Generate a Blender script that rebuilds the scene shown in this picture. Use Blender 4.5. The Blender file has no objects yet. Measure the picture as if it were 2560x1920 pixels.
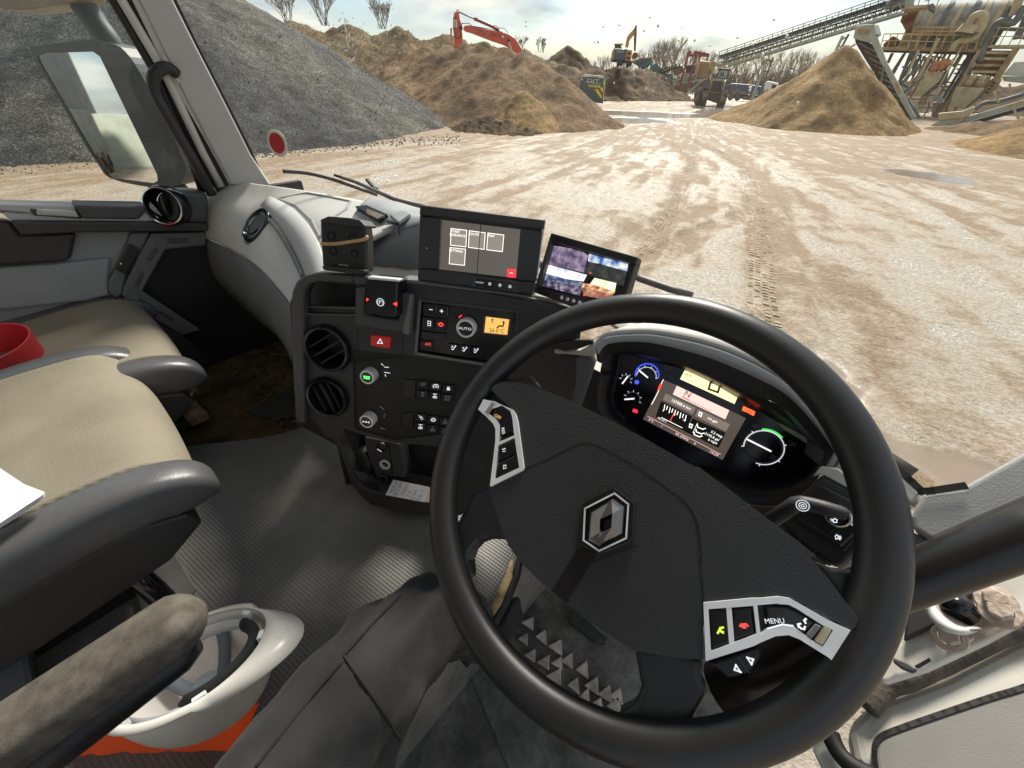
import bpy, bmesh, math, random
from mathutils import Vector, Matrix, noise
rnd = random.Random(7)
SC = bpy.context.scene
COL = SC.collection
V = Vector
R = math.radians

# ------------------------------------------------------------------ camera
EYE = V((0.0, 0.0, 2.45))
FPX = 962.0                       # focal length in pixels of a 2560 px wide frame
YAW, PIT, ROL = R(42.0), R(39.0), R(1.0)
_f = V((-math.sin(YAW)*math.cos(PIT), math.cos(YAW)*math.cos(PIT), -math.sin(PIT)))
_r0 = V((math.cos(YAW), math.sin(YAW), 0)); _u0 = _r0.cross(_f)
_r = math.cos(ROL)*_r0 + math.sin(ROL)*_u0
_u = -math.sin(ROL)*_r0 + math.cos(ROL)*_u0
cam = bpy.data.cameras.new('camera'); camo = bpy.data.objects.new('camera', cam); COL.objects.link(camo)
cam.sensor_width = 36.0; cam.lens = 36.0*FPX/2560.0; cam.clip_start = 0.02; cam.clip_end = 3000
camo.matrix_world = Matrix(((_r.x, _u.x, -_f.x, EYE.x), (_r.y, _u.y, -_f.y, EYE.y), (_r.z, _u.z, -_f.z, EYE.z), (0, 0, 0, 1)))
SC.camera = camo

# ------------------------------------------------------------------ world, sun, exposure
SUN_EL, SUN_AZ = R(40), R(-24)     # azimuth measured from +Y towards +X
w = bpy.data.worlds.new('World'); SC.world = w; w.use_nodes = True
nt = w.node_tree; N = nt.nodes; Lk = nt.links
bg = N['Background']
sky = N.new('ShaderNodeTexSky'); sky.sky_type = 'NISHITA'; sky.sun_disc = False
sky.sun_elevation = SUN_EL; sky.sun_rotation = SUN_AZ; sky.air_density = 1.0; sky.dust_density = 1.5; sky.ozone_density = 1.0
tc = N.new('ShaderNodeTexCoord'); mp = N.new('ShaderNodeMapping'); mp.inputs['Scale'].default_value = (1.0, 1.0, 3.4); mp.inputs['Location'].default_value = (.35, 1.2, .1)
Lk.new(tc.outputs['Generated'], mp.inputs['Vector'])
n1 = N.new('ShaderNodeTexNoise'); n1.inputs['Scale'].default_value = 2.6; n1.inputs['Detail'].default_value = 7; n1.inputs['Roughness'].default_value = .55; n1.inputs['Distortion'].default_value = .3
Lk.new(mp.outputs[0], n1.inputs['Vector'])
cr = N.new('ShaderNodeValToRGB'); cr.color_ramp.elements[0].position = .40; cr.color_ramp.elements[1].position = .58
Lk.new(n1.outputs[0], cr.inputs[0])
n2 = N.new('ShaderNodeTexNoise'); n2.inputs['Scale'].default_value = 5.0; n2.inputs['Detail'].default_value = 6
Lk.new(mp.outputs[0], n2.inputs['Vector'])
cr2 = N.new('ShaderNodeValToRGB'); cr2.color_ramp.elements[0].position = .38; cr2.color_ramp.elements[0].color = (2.25, 2.55, 2.8, 1)
cr2.color_ramp.elements[1].position = .6; cr2.color_ramp.elements[1].color = (4.7, 4.6, 4.15, 1)
Lk.new(n2.outputs[0], cr2.inputs[0])
mx = N.new('ShaderNodeMixRGB'); Lk.new(cr.outputs[0], mx.inputs[0]); sm = N.new('ShaderNodeMixRGB'); sm.blend_type = 'MULTIPLY'; sm.inputs[0].default_value = 1; sm.inputs[2].default_value = (.42, .49, .56, 1); Lk.new(sky.outputs[0], sm.inputs[1]); Lk.new(sm.outputs[0], mx.inputs[1]); Lk.new(cr2.outputs[0], mx.inputs[2])
Lk.new(mx.outputs[0], bg.inputs[0]); bg.inputs[1].default_value = 0.11
sl = bpy.data.lights.new('sun', 'SUN'); sl.energy = 3.0; sl.angle = R(14); sl.color = (1, .93, .82)
so = bpy.data.objects.new('sun', sl); COL.objects.link(so)
sd = V((math.sin(SUN_AZ)*math.cos(SUN_EL), math.cos(SUN_AZ)*math.cos(SUN_EL), math.sin(SUN_EL)))
so.rotation_euler = sd.to_track_quat('Z', 'Y').to_euler(); so.location = (0, 0, 40)
SC.view_settings.view_transform = 'Standard'; SC.view_settings.look = 'None'; SC.view_settings.gamma = 1.0
SC.view_settings.use_curve_mapping = False
SC.view_settings.exposure = 1.02
SC.cycles.max_bounces = 7; SC.cycles.transparent_max_bounces = 16; SC.cycles.sample_clamp_indirect = 6
SC.cycles.use_denoising = True

# ------------------------------------------------------------------ pixel rays (photo measured in 2560 x 1920)
def ray(q): return _f + (q[0]-1280.0)/FPX*_r - (q[1]-960.0)/FPX*_u
def on(q, pl, lift=0.0):
    d = ray(q); p0, n = pl; return EYE + d*(((p0-EYE).dot(n)+lift)/d.dot(n))
def plane(p0, n): return (V(p0), V(n).normalized())
def onX(q, x): d = ray(q); return EYE + d*((x-EYE.x)/d.x)
def onY(q, y): d = ray(q); return EYE + d*((y-EYE.y)/d.y)
def onZ(q, z): d = ray(q); return EYE + d*((z-EYE.z)/d.z)
def far(q, dist): # point on the ray at horizontal distance dist
    d = ray(q); return EYE + d*(dist/math.hypot(d.x, d.y))
def deep(q, t): return EYE + ray(q)*t
_Z = dict(A=(0,0,2.765),B=(700,0,2.765),C=(1400,0,3.6867),D=(1900,0,3.3515),E=(0,450,2.765),F=(650,450,2.765),G=(700,800,3.3183),H=(0,1000,1.80375),I=(1450,850,3.0157),J=(1050,850,2.7657),K=(1700,1400,2.5721),L=(600,1400,2.0109),M=(1950,1050,3.318),N=(1000,480,3.4031),O=(1400,400,1.8431),P=(1100,1000,5.53),Q=(2160,0,5.53),R=(1700,100,5.53),S=(1500,700,2.765),T=(1900,1300,3.3515),U=(200,1400,3.16),V=(1000,480,5.53),W=(1100,0,7.3733),X=(1420,160,15.8),Y=(1500,40,5.53),Z=(1650,1400,5.53),a=(900,880,6.32),b=(0,700,3.0157))
def zz(k, *pts):                   # points read in an enlarged crop of the photo
    a, b, s = _Z[k]; o = [(a+x/s, b+y/s) for x, y in pts]
    return o if len(o) > 1 else o[0]

# ------------------------------------------------------------------ materials
def nmat(name): m = bpy.data.materials.new(name); m.use_nodes = True; return m, m.node_tree.nodes, m.node_tree.links, m.node_tree.nodes['Principled BSDF']
MATS = {}
def mat(name, col, rough=.5, metal=0.0, var=.15, vs=8.0, bump=0.0, bs=200.0, spec=.5, rv=.0, coat=0.0, col2=None, lo=.35, hi=.65, dist=0.0, bd=2, emit=None, es=0, dirt=None, ds=3.0, dlo=.55, dhi=.75, sheen=0.0):
    if name in MATS: return MATS[name]
    m, n, l, p = nmat(name); MATS[name] = m
    tc = n.new('ShaderNodeTexCoord')
    t = n.new('ShaderNodeTexNoise'); t.inputs['Scale'].default_value = vs; t.inputs['Detail'].default_value = 6; t.inputs['Distortion'].default_value = dist
    l.new(tc.outputs['Object'], t.inputs['Vector'])
    r = n.new('ShaderNodeValToRGB'); r.color_ramp.elements[0].position = lo; r.color_ramp.elements[1].position = hi
    c = col
    if col2 is None:
        r.color_ramp.elements[0].color = (c[0]*(1-var), c[1]*(1-var), c[2]*(1-var), 1); r.color_ramp.elements[1].color = (min(1, c[0]*(1+var)), min(1, c[1]*(1+var)), min(1, c[2]*(1+var)), 1)
    else:
        r.color_ramp.elements[0].color = (*c, 1); r.color_ramp.elements[1].color = (*col2, 1)
    l.new(t.outputs[0], r.inputs[0]); out = r.outputs[0]
    if dirt:
        t2 = n.new('ShaderNodeTexNoise'); t2.inputs['Scale'].default_value = ds; t2.inputs['Detail'].default_value = 9; t2.inputs['Roughness'].default_value = .68
        l.new(tc.outputs['Object'], t2.inputs['Vector'])
        r2 = n.new('ShaderNodeValToRGB'); r2.color_ramp.elements[0].position = dlo; r2.color_ramp.elements[1].position = dhi
        l.new(t2.outputs[0], r2.inputs[0])
        mx = n.new('ShaderNodeMixRGB'); mx.inputs[2].default_value = (*dirt, 1); l.new(r2.outputs[0], mx.inputs[0]); l.new(out, mx.inputs[1]); out = mx.outputs[0]
    l.new(out, p.inputs['Base Color'])
    p.inputs['Roughness'].default_value = rough; p.inputs['Metallic'].default_value = metal; p.inputs['Specular IOR Level'].default_value = spec
    if rv:
        mr = n.new('ShaderNodeMapRange'); mr.inputs[1].default_value = .3; mr.inputs[2].default_value = .7; mr.inputs[3].default_value = max(.02, rough-rv); mr.inputs[4].default_value = min(1, rough+rv)
        l.new(t.outputs[0], mr.inputs[0]); l.new(mr.outputs[0], p.inputs['Roughness'])
    if coat: p.inputs['Coat Weight'].default_value = coat; p.inputs['Coat Roughness'].default_value = .1
    if sheen: p.inputs['Sheen Weight'].default_value = sheen
    if bump:
        b = n.new('ShaderNodeTexNoise'); b.inputs['Scale'].default_value = bs; b.inputs['Detail'].default_value = bd
        l.new(tc.outputs['Object'], b.inputs['Vector'])
        bn = n.new('ShaderNodeBump'); bn.inputs['Strength'].default_value = bump; bn.inputs['Distance'].default_value = .5/bs
        l.new(b.outputs[0], bn.inputs['Height']); l.new(bn.outputs[0], p.inputs['Normal'])
    if emit: p.inputs['Emission Color'].default_value = (*emit, 1); p.inputs['Emission Strength'].default_value = es; m.cycles.emission_sampling = 'NONE'
    return m
def glow(name, col, s=1.0):
    if name in MATS: return MATS[name]
    m, n, l, p = nmat(name); MATS[name] = m
    p.inputs['Base Color'].default_value = (col[0]*.2, col[1]*.2, col[2]*.2, 1); p.inputs['Roughness'].default_value = .25
    p.inputs['Emission Color'].default_value = (*col, 1); p.inputs['Emission Strength'].default_value = s
    m.cycles.emission_sampling = 'NONE'
    return m
def glassmat(name, tint=(1, 1, 1), fac=.04, dust=0.0):
    m, n, l, p = nmat(name); n.remove(p); MATS[name] = m
    t = n.new('ShaderNodeBsdfTransparent'); t.inputs[0].default_value = (*tint, 1)
    g = n.new('ShaderNodeBsdfGlossy'); g.inputs['Roughness'].default_value = .02
    lw = n.new('ShaderNodeLayerWeight'); lw.inputs[0].default_value = .12
    mr = n.new('ShaderNodeMapRange'); mr.inputs[3].default_value = fac*.4; mr.inputs[4].default_value = fac*8
    l.new(lw.outputs['Fresnel'], mr.inputs[0])
    mx = n.new('ShaderNodeMixShader'); l.new(mr.outputs[0], mx.inputs[0]); l.new(t.outputs[0], mx.inputs[1]); l.new(g.outputs[0], mx.inputs[2])
    out = mx
    if dust:
        tc = n.new('ShaderNodeTexCoord'); t2 = n.new('ShaderNodeTexNoise'); t2.inputs['Scale'].default_value = 3.5; t2.inputs['Detail'].default_value = 8; t2.inputs['Distortion'].default_value = 1.2; l.new(tc.outputs['Object'], t2.inputs[0])
        m2 = n.new('ShaderNodeMapRange'); m2.inputs[1].default_value = .35; m2.inputs[2].default_value = .75; m2.inputs[3].default_value = dust*.3; m2.inputs[4].default_value = dust*2.2; l.new(t2.outputs[0], m2.inputs[0])
        df = n.new('ShaderNodeBsdfTranslucent'); df.inputs[0].default_value = (.8, .76, .68, 1); out = n.new('ShaderNodeMixShader'); l.new(m2.outputs[0], out.inputs[0]); l.new(mx.outputs[0], out.inputs[1]); l.new(df.outputs[0], out.inputs[2])
    l.new(out.outputs[0], n['Material Output'].inputs[0]); return m
def sinmat(name, col, rough, fx, fy, axis='xy', depth=.6, var=.15, dirt=None, spec=.4, col2=None, dist=.0006, ds=4.0, dlo=.5, dhi=.75, rot=0.0):
    """rubber or cloth with a woven / pimpled relief"""
    m, n, l, p = nmat(name); MATS[name] = m
    tc = n.new('ShaderNodeTexCoord'); mpg = n.new('ShaderNodeMapping'); mpg.inputs['Rotation'].default_value = (0, 0, rot); l.new(tc.outputs['Object'], mpg.inputs[0])
    sx = n.new('ShaderNodeSeparateXYZ'); l.new(mpg.outputs[0], sx.inputs[0])
    def s(sock, f):
        a = n.new('ShaderNodeMath'); a.operation = 'MULTIPLY'; a.inputs[1].default_value = f; l.new(sock, a.inputs[0])
        b = n.new('ShaderNodeMath'); b.operation = 'SINE'; l.new(a.outputs[0], b.inputs[0]); return b.outputs[0]
    h = None
    if fx: h = s(sx.outputs['XYZ'.index(axis[0].upper())], fx)
    if fy:
        h2 = s(sx.outputs['XYZ'.index(axis[1].upper())], fy)
        if h is None: h = h2
        else:
            a = n.new('ShaderNodeMath'); a.operation = 'MULTIPLY'; l.new(h, a.inputs[0]); l.new(h2, a.inputs[1]); h = a.outputs[0]
    bn = n.new('ShaderNodeBump'); bn.inputs['Strength'].default_value = depth; bn.inputs['Distance'].default_value = dist
    l.new(h, bn.inputs['Height']); l.new(bn.outputs[0], p.inputs['Normal'])
    t = n.new('ShaderNodeTexNoise'); t.inputs['Scale'].default_value = 6; t.inputs['Detail'].default_value = 7; l.new(tc.outputs['Object'], t.inputs['Vector'])
    r = n.new('ShaderNodeValToRGB'); r.color_ramp.elements[0].position = .35; r.color_ramp.elements[1].position = .65
    c2 = col2 or tuple(min(1, c*(1+var)) for c in col)
    r.color_ramp.elements[0].color = (*[c*(1-var) for c in col], 1); r.color_ramp.elements[1].color = (*c2, 1); l.new(t.outputs[0], r.inputs[0]); out = r.outputs[0]
    mh = n.new('ShaderNodeMapRange'); mh.inputs[1].default_value = -1; mh.inputs[2].default_value = 1; mh.inputs[3].default_value = .72; mh.inputs[4].default_value = 1.1; l.new(h, mh.inputs[0])
    mv = n.new('ShaderNodeMixRGB'); mv.blend_type = 'MULTIPLY'; mv.inputs[0].default_value = .8; l.new(out, mv.inputs[1]); l.new(mh.outputs[0], mv.inputs[2]); out = mv.outputs[0]
    if dirt:
        t2 = n.new('ShaderNodeTexNoise'); t2.inputs['Scale'].default_value = ds; t2.inputs['Detail'].default_value = 8; t2.inputs['Roughness'].default_value = .65; l.new(tc.outputs['Object'], t2.inputs['Vector'])
        r2 = n.new('ShaderNodeValToRGB'); r2.color_ramp.elements[0].position = dlo; r2.color_ramp.elements[1].position = dhi; l.new(t2.outputs[0], r2.inputs[0])
        mx = n.new('ShaderNodeMixRGB'); mx.inputs[2].default_value = (*dirt, 1); l.new(r2.outputs[0], mx.inputs[0]); l.new(out, mx.inputs[1]); out = mx.outputs[0]
    l.new(out, p.inputs['Base Color']); p.inputs['Roughness'].default_value = rough; p.inputs['Specular IOR Level'].default_value = spec
    return m

# ------------------------------------------------------------------ objects
def tag(o, label=None, cat=None, group=None, kind=None):
    if label: o['label'] = label
    if cat: o['category'] = cat
    if group: o['group'] = group
    if kind: o['kind'] = kind
    return o
def thing(name, label, cat, loc=(0, 0, 0), group=None):
    o = bpy.data.objects.new(name, None); COL.objects.link(o); o.location = loc; o.empty_display_size = .1
    return tag(o, label, cat, group)
def put(o, parent):
    if parent is not None:
        o.parent = parent; o.matrix_parent_inverse = Matrix.Translation(-root_loc(parent))
def root_loc(p):
    l = V(p.location)
    return l
def link(name, me, m, parent=None, smooth=False, bevel=0, sub=0, solid=0, seg=2, angle=35):
    o = bpy.data.objects.new(name, me); COL.objects.link(o)
    if m is not None: me.materials.append(m)
    put(o, parent)
    if smooth:
        me.polygons.foreach_set('use_smooth', [True]*len(me.polygons))
    if solid: s = o.modifiers.new('s', 'SOLIDIFY'); s.thickness = solid; s.offset = -1
    if sub: s = o.modifiers.new('u', 'SUBSURF'); s.levels = s.render_levels = sub
    if bevel:
        b = o.modifiers.new('b', 'BEVEL'); b.width = bevel; b.segments = seg; b.limit_method = 'ANGLE'; b.angle_limit = R(angle); b.harden_normals = False
    return o
def shade_auto(me, ang=40):
    bm = bmesh.new(); bm.from_mesh(me)
    for f in bm.faces: f.smooth = True
    for e in bm.edges:
        if len(e.link_faces) == 2 and e.calc_face_angle(0) > R(ang): e.smooth = False
    bm.to_mesh(me); bm.free()
class MB:
    def __init__(s): s.v = []; s.f = []
    def add(s, vs, fs):
        k = len(s.v); s.v += [tuple(v) for v in vs]; s.f += [tuple(i+k for i in f) for f in fs]; return s
    def box(s, c, size, rot=None):
        x, y, z = size[0]/2, size[1]/2, size[2]/2; c = V(c)
        vs = [V((a*x, b*y, d*z)) for a in (-1, 1) for b in (-1, 1) for d in (-1, 1)]
        if rot is not None: vs = [rot @ v for v in vs]
        return s.add([c+v for v in vs], [(0,1,3,2),(4,6,7,5),(0,4,5,1),(2,3,7,6),(0,2,6,4),(1,5,7,3)])
    def beam(s, p, q, w=.1, h=None, up=(0, 0, 1)):
        p, q = V(p), V(q); h = h or w; d = (q-p); L = d.length
        if L < 1e-6: return s
        d /= L; up = V(up)
        if abs(d.dot(up)) > .98: up = V((1, 0, 0))
        a = d.cross(up).normalized(); b = a.cross(d)
        vs = [p+i*a*w/2+j*b*h/2+k*d*L for i in (-1, 1) for j in (-1, 1) for k in (0, 1)]
        return s.add(vs, [(0,1,3,2),(4,6,7,5),(0,4,5,1),(2,3,7,6),(0,2,6,4),(1,5,7,3)])
    def tube(s, pts, rad, n=10, cap=True, flat=1.0, up=None):
        pts = [V(p) for p in pts]; m = len(pts)
        if not hasattr(rad, '__len__'): rad = [rad]*m
        d0 = (pts[1]-pts[0]).normalized(); a = V(up) if up is not None else (V((0, 0, 1)) if abs(d0.z) < .9 else V((1, 0, 0)))
        a = (a-d0*a.dot(d0)).normalized(); vs = []
        for i, p in enumerate(pts):
            d = (pts[min(i+1, m-1)]-pts[max(i-1, 0)])
            d = d.normalized() if d.length > 1e-9 else d0
            a = (a-d*a.dot(d)); a = a.normalized() if a.length > 1e-6 else d.orthogonal().normalized()
            b = d.cross(a)
            for k in range(n):
                t = 2*math.pi*k/n; vs.append(p+rad[i]*(math.cos(t)*a*flat+math.sin(t)*b))
        fs = [(i*n+k, i*n+(k+1) % n, (i+1)*n+(k+1) % n, (i+1)*n+k) for i in range(m-1) for k in range(n)]
        if cap: fs += [tuple(range(n-1, -1, -1)), tuple((m-1)*n+k for k in range(n))]
        return s.add(vs, fs)
    def lathe(s, c, ax, prof, n=32, x=None, cap=True):
        """prof: (radius, height along axis)"""
        c = V(c); ax = V(ax).normalized(); a = V(x) if x is not None else ax.orthogonal(); a = (a-ax*a.dot(ax)).normalized(); b = ax.cross(a)
        vs = [c+ax*h+r*(math.cos(2*math.pi*k/n)*a+math.sin(2*math.pi*k/n)*b) for r, h in prof for k in range(n)]; m = len(prof)
        fs = [(i*n+k, i*n+(k+1) % n, (i+1)*n+(k+1) % n, (i+1)*n+k) for i in range(m-1) for k in range(n)]
        if cap: fs += [tuple(range(n-1, -1, -1)), tuple((m-1)*n+k for k in range(n))]
        return s.add(vs, fs)
    def prism(s, pts, vec):
        pts = [V(p) for p in pts]; vec = V(vec); n = len(pts)
        nn = V((0, 0, 0))
        for i in range(n): nn += (pts[i]-pts[0]).cross(pts[(i+1) % n]-pts[0])
        if nn.dot(vec) > 0: pts = pts[::-1]
        vs = pts+[p+vec for p in pts]
        return s.add(vs, [tuple(range(n)), tuple(range(2*n-1, n-1, -1))]+[(i, i+n, (i+1) % n+n, (i+1) % n) for i in range(n)])
    def sphere(s, c, r, nu=12, nv=8, sc=(1, 1, 1)):
        c = V(c); prof = [(max(1e-4, r*math.sin(math.pi*i/nv)), -r*math.cos(math.pi*i/nv)) for i in range(nv+1)]
        k = len(s.v); s.lathe((0, 0, 0), (0, 0, 1), prof, nu)
        for i in range(k, len(s.v)): v = s.v[i]; s.v[i] = (c.x+v[0]*sc[0], c.y+v[1]*sc[1], c.z+v[2]*sc[2])
        return s
    def grid(s, rows):
        n = len(rows[0]); vs = [p for r in rows for p in r]
        return s.add(vs, [(i*n+j, i*n+j+1, (i+1)*n+j+1, (i+1)*n+j) for i in range(len(rows)-1) for j in range(n-1)])
    def mesh(s, name='m'):
        me = bpy.data.meshes.new(name); me.from_pydata(s.v, [], s.f); me.update(); return me
    def build(s, name, m, parent=None, smooth=False, auto=None, **kw):
        me = s.mesh(name)
        o = link(name, me, m, parent, smooth, **kw)
        if auto: shade_auto(me, auto)
        return o
def catmull(pts, k=6, closed=False):
    pts = [V(p) for p in pts]; n = len(pts); out = []
    rng = range(n) if closed else range(n-1)
    for i in rng:
        if closed: a, b, c, d = pts[(i-1) % n], pts[i], pts[(i+1) % n], pts[(i+2) % n]
        else: a, b, c, d = pts[max(i-1, 0)], pts[i], pts[i+1], pts[min(i+2, n-1)]
        for j in range(k):
            t = j/k; out.append(.5*((2*b)+(c-a)*t+(2*a-5*b+4*c-d)*t*t+(-a+3*b-3*c+d)*t**3))
    if not closed: out.append(pts[-1])
    return out
def q_smooth(qs, k=5, closed=True): return [(p.x, p.y) for p in catmull([V((a, b, 0)) for a, b in qs], k, closed)]
def surf(rows, k=5):
    """smooth surface through a net of control points"""
    a = [catmull(r, k) for r in rows]; cols = list(zip(*a)); b = [catmull(c, k) for c in cols]
    return list(zip(*b))
def slab(name, qs, pl, thick, m, parent, lift=0.0, bevel=.0015, smooth=False, seg=2):
    """solid plate whose front outline is read from the photo and lies in plane pl"""
    pts = [on(q, pl, lift) for q in qs]; mb = MB().prism(pts, -pl[1]*thick)
    return mb.build(name, m, parent, smooth, bevel=bevel, seg=seg)
def panel(name, outer, holes, nrm, thick, m, parent, bevel=.0015, seg=2):
    """plate with real openings: outer and holes are lists of 3D points in one plane"""
    from mathutils.geometry import tessellate_polygon
    nrm = V(nrm).normalized(); ax = nrm.orthogonal().normalized(); ay = nrm.cross(ax); bm = bmesh.new(); loops = []; flat = []
    for lp in [outer]+holes:
        vs = [bm.verts.new(p) for p in lp]; loops.append(vs); flat += vs
    for t in tessellate_polygon([[V((V(p).dot(ax), V(p).dot(ay), 0)) for p in lp] for lp in [outer]+holes]):
        try: bm.faces.new([flat[k] for k in t])
        except ValueError: pass
    bmesh.ops.recalc_face_normals(bm, faces=bm.faces[:])
    if bm.faces and sum((f.normal.dot(nrm)*f.calc_area() for f in bm.faces)) < 0:
        for f in bm.faces: f.normal_flip()
    front = bm.faces[:]
    dup = bmesh.ops.duplicate(bm, geom=front+bm.edges[:]+bm.verts[:]); vm = dup['vert_map']
    for f in [g for g in dup['geom'] if isinstance(g, bmesh.types.BMFace)]: f.normal_flip()
    for vs in loops:
        bk = [vm[v] for v in vs]
        n = len(vs)
        for i in range(n):
            try: bm.faces.new((vs[i], bk[i], bk[(i+1) % n], vs[(i+1) % n]))
            except ValueError: pass
    bset = set(vm[v] for vs in loops for v in vs)
    for v in bset: v.co -= nrm*thick
    bmesh.ops.recalc_face_normals(bm, faces=bm.faces[:])
    bmesh.ops.dissolve_limit(bm, angle_limit=R(1), verts=bm.verts[:], edges=bm.edges[:])
    me = bpy.data.meshes.new(name); bm.to_mesh(me); bm.free()
    return link(name, me, m, parent, bevel=bevel, seg=seg)
def circ(c, n, r, k=32, x=None, e=1.0):
    n = V(n).normalized(); a = V(x) if x is not None else n.orthogonal(); a = (a-n*a.dot(n)).normalized(); b = n.cross(a)
    return [V(c)+r*(math.cos(2*math.pi*i/k)*a+e*math.sin(2*math.pi*i/k)*b) for i in range(k)]
_txt = {}
def text(name, s, c, u, v, h, m, parent, ext=.0003, align='CENTER', wide=1.0):
    """lettering of cap height h, centred at c, written along u with up-direction v"""
    if (s, align) not in _txt:
        cu = bpy.data.curves.new('t', 'FONT'); cu.body = s; cu.align_x = align; cu.align_y = 'CENTER'; cu.size = 1; cu.extrude = 0; cu.resolution_u = 2
        o = bpy.data.objects.new('t', cu); COL.objects.link(o)
        bpy.context.view_layer.update()
        me = bpy.data.meshes.new_from_object(o); COL.objects.unlink(o); bpy.data.objects.remove(o); _txt[(s, align)] = me
    me = _txt[(s, align)].copy(); u = V(u).normalized(); v = V(v); v = (v-u*v.dot(u)).normalized(); n = u.cross(v); k = h/.7
    for vt in me.vertices: x, y = vt.co.x, vt.co.y; vt.co = V(c)+u*x*k*wide+v*y*k+n*ext
    return link(name, me, m, parent)
def ptext(name, s, q0, q1, pl, h, m, parent, lift=.0015, align='CENTER', wide=1.0, rot=0):
    """text on a panel; baseline direction from pixel q0 to q1, centred between them"""
    a, b = on(q0, pl, lift), on(q1, pl, lift); u = (b-a).normalized(); v = pl[1].cross(u)
    return text(name, s, (a+b)/2, u, v, h, m, parent, ext=0, align=align, wide=wide)
def line(name, qs, pl, wdt, m, parent, lift=.0012, closed=False, thick=.0008):
    """raised line drawn along pixels on a panel"""
    pts = [on(q, pl, lift) for q in qs]; mb = MB(); n = len(pts)
    for i in range(n if closed else n-1):
        a, b = pts[i], pts[(i+1) % n]; d = (b-a)
        if d.length < 1e-7: continue
        d = d.normalized()*wdt*.5; s = pl[1].cross(d).normalized()*wdt*.5
        mb.prism([a-d-s, b+d-s, b+d+s, a-d+s], -pl[1]*thick)
    return mb.build(name, m, parent)
def fbm(x, y, z=0.0, o=5, lac=2.1, g=.5):
    a, s, t = 1.0, 0.0, 0.0
    for i in range(o): s += a*noise.noise((x, y, z+i*7.3)); t += a; x *= lac; y *= lac; z *= lac; a *= g
    return s/t
def clone(o, parent=None, off=(0, 0, 0), rotz=0, scale=1):
    c = o.copy(); COL.objects.link(c)
    if parent is not None: c.parent = parent
    return c
def copy_tree(root, loc, rotz=0.0, scale=1.0, label=None):
    r = root.copy(); COL.objects.link(r); r.location = loc; r.rotation_euler = (0, 0, rotz); r.scale = (scale,)*3
    if label: r['label'] = label
    for ch in list(root.children):
        if ch.parent != root: continue
        c = ch.copy(); COL.objects.link(c); c.parent = r
        for g in list(ch.children): d = g.copy(); COL.objects.link(d); d.parent = c
    return r
def smooth01(a, b, x): t = min(1, max(0, (x-a)/(b-a))); return t*t*(3-2*t)
# ================================================================== OUTSIDE
def gz(x, y):
    d = math.hypot(x, y); return -1.2*smooth01(56, 97, d)
def polyd(x, y, pl):
    best = 1e9; s = 0; acc = 0
    for (ax, ay), (bx, by) in zip(pl, pl[1:]):
        dx, dy = bx-ax, by-ay; L = math.hypot(dx, dy); t = max(0, min(1, ((x-ax)*dx+(y-ay)*dy)/(L*L))); d = math.hypot(x-ax-t*dx, y-ay-t*dy)
        if d < best: best = d; s = acc+t*L
        sg = 1
        acc += L
    return best, s
def gpts(qs): return [tuple(onZ(q, 0.0).xy) for q in qs]
TRK = [gpts(zz('O', (950, 760), (930, 600), (930, 450), (922, 330), (905, 220), (880, 120), (840, 30)))+gpts([(1810, 385), (1720, 345), (1640, 310)]),
       gpts(zz('O', (1040, 420), (1020, 280), (990, 150), (930, 40)))+gpts([(1850, 390), (1760, 345)]),
       gpts(zz('O', (380, 430), (480, 280), (550, 150), (600, 20)))+gpts([(1715, 380), (1640, 330), (1590, 300)]),
       gpts(zz('O', (560, 470), (640, 300), (680, 150), (700, 20)))+gpts([(1720, 370), (1650, 325)]),
       gpts([(1560, 690), (1680, 620), (1790, 560), (1900, 530)]), gpts([(1480, 640), (1620, 570), (1760, 520)]),
       gpts([(1150, 480), (1320, 430), (1480, 380), (1580, 320)]), gpts([(1210, 500), (1390, 440), (1530, 385), (1610, 325)]),
       gpts([(2560, 640), (2380, 520), (2200, 440), (2050, 390), (1900, 350), (1700, 310)]), gpts([(2560, 560), (2400, 470), (2200, 410), (2050, 370), (1900, 335)]),
       gpts([(2560, 480), (2300, 410), (2100, 370), (1900, 325)])]
WET = [(gpts([(1960, 930)])[0], 1.0, .75), (gpts([(2080, 1080)])[0], .7, .5), (gpts([(2440, 1200)])[0], .5, .4)]
WETF = [(onZ((1600, 285), 0), 7.5, 1.6), (onZ((1760, 290), 0), 5, 1.3), (onZ((1850, 275), 0), 6, 2.0), (onZ((1560, 300), 0), 4, 1.2), (onZ((2330, 440), 0), 1.6, .5), (onZ((2380, 450), 0), 1.3, .4), (onZ((1830, 285), 0), 4, 2.2)]
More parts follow.
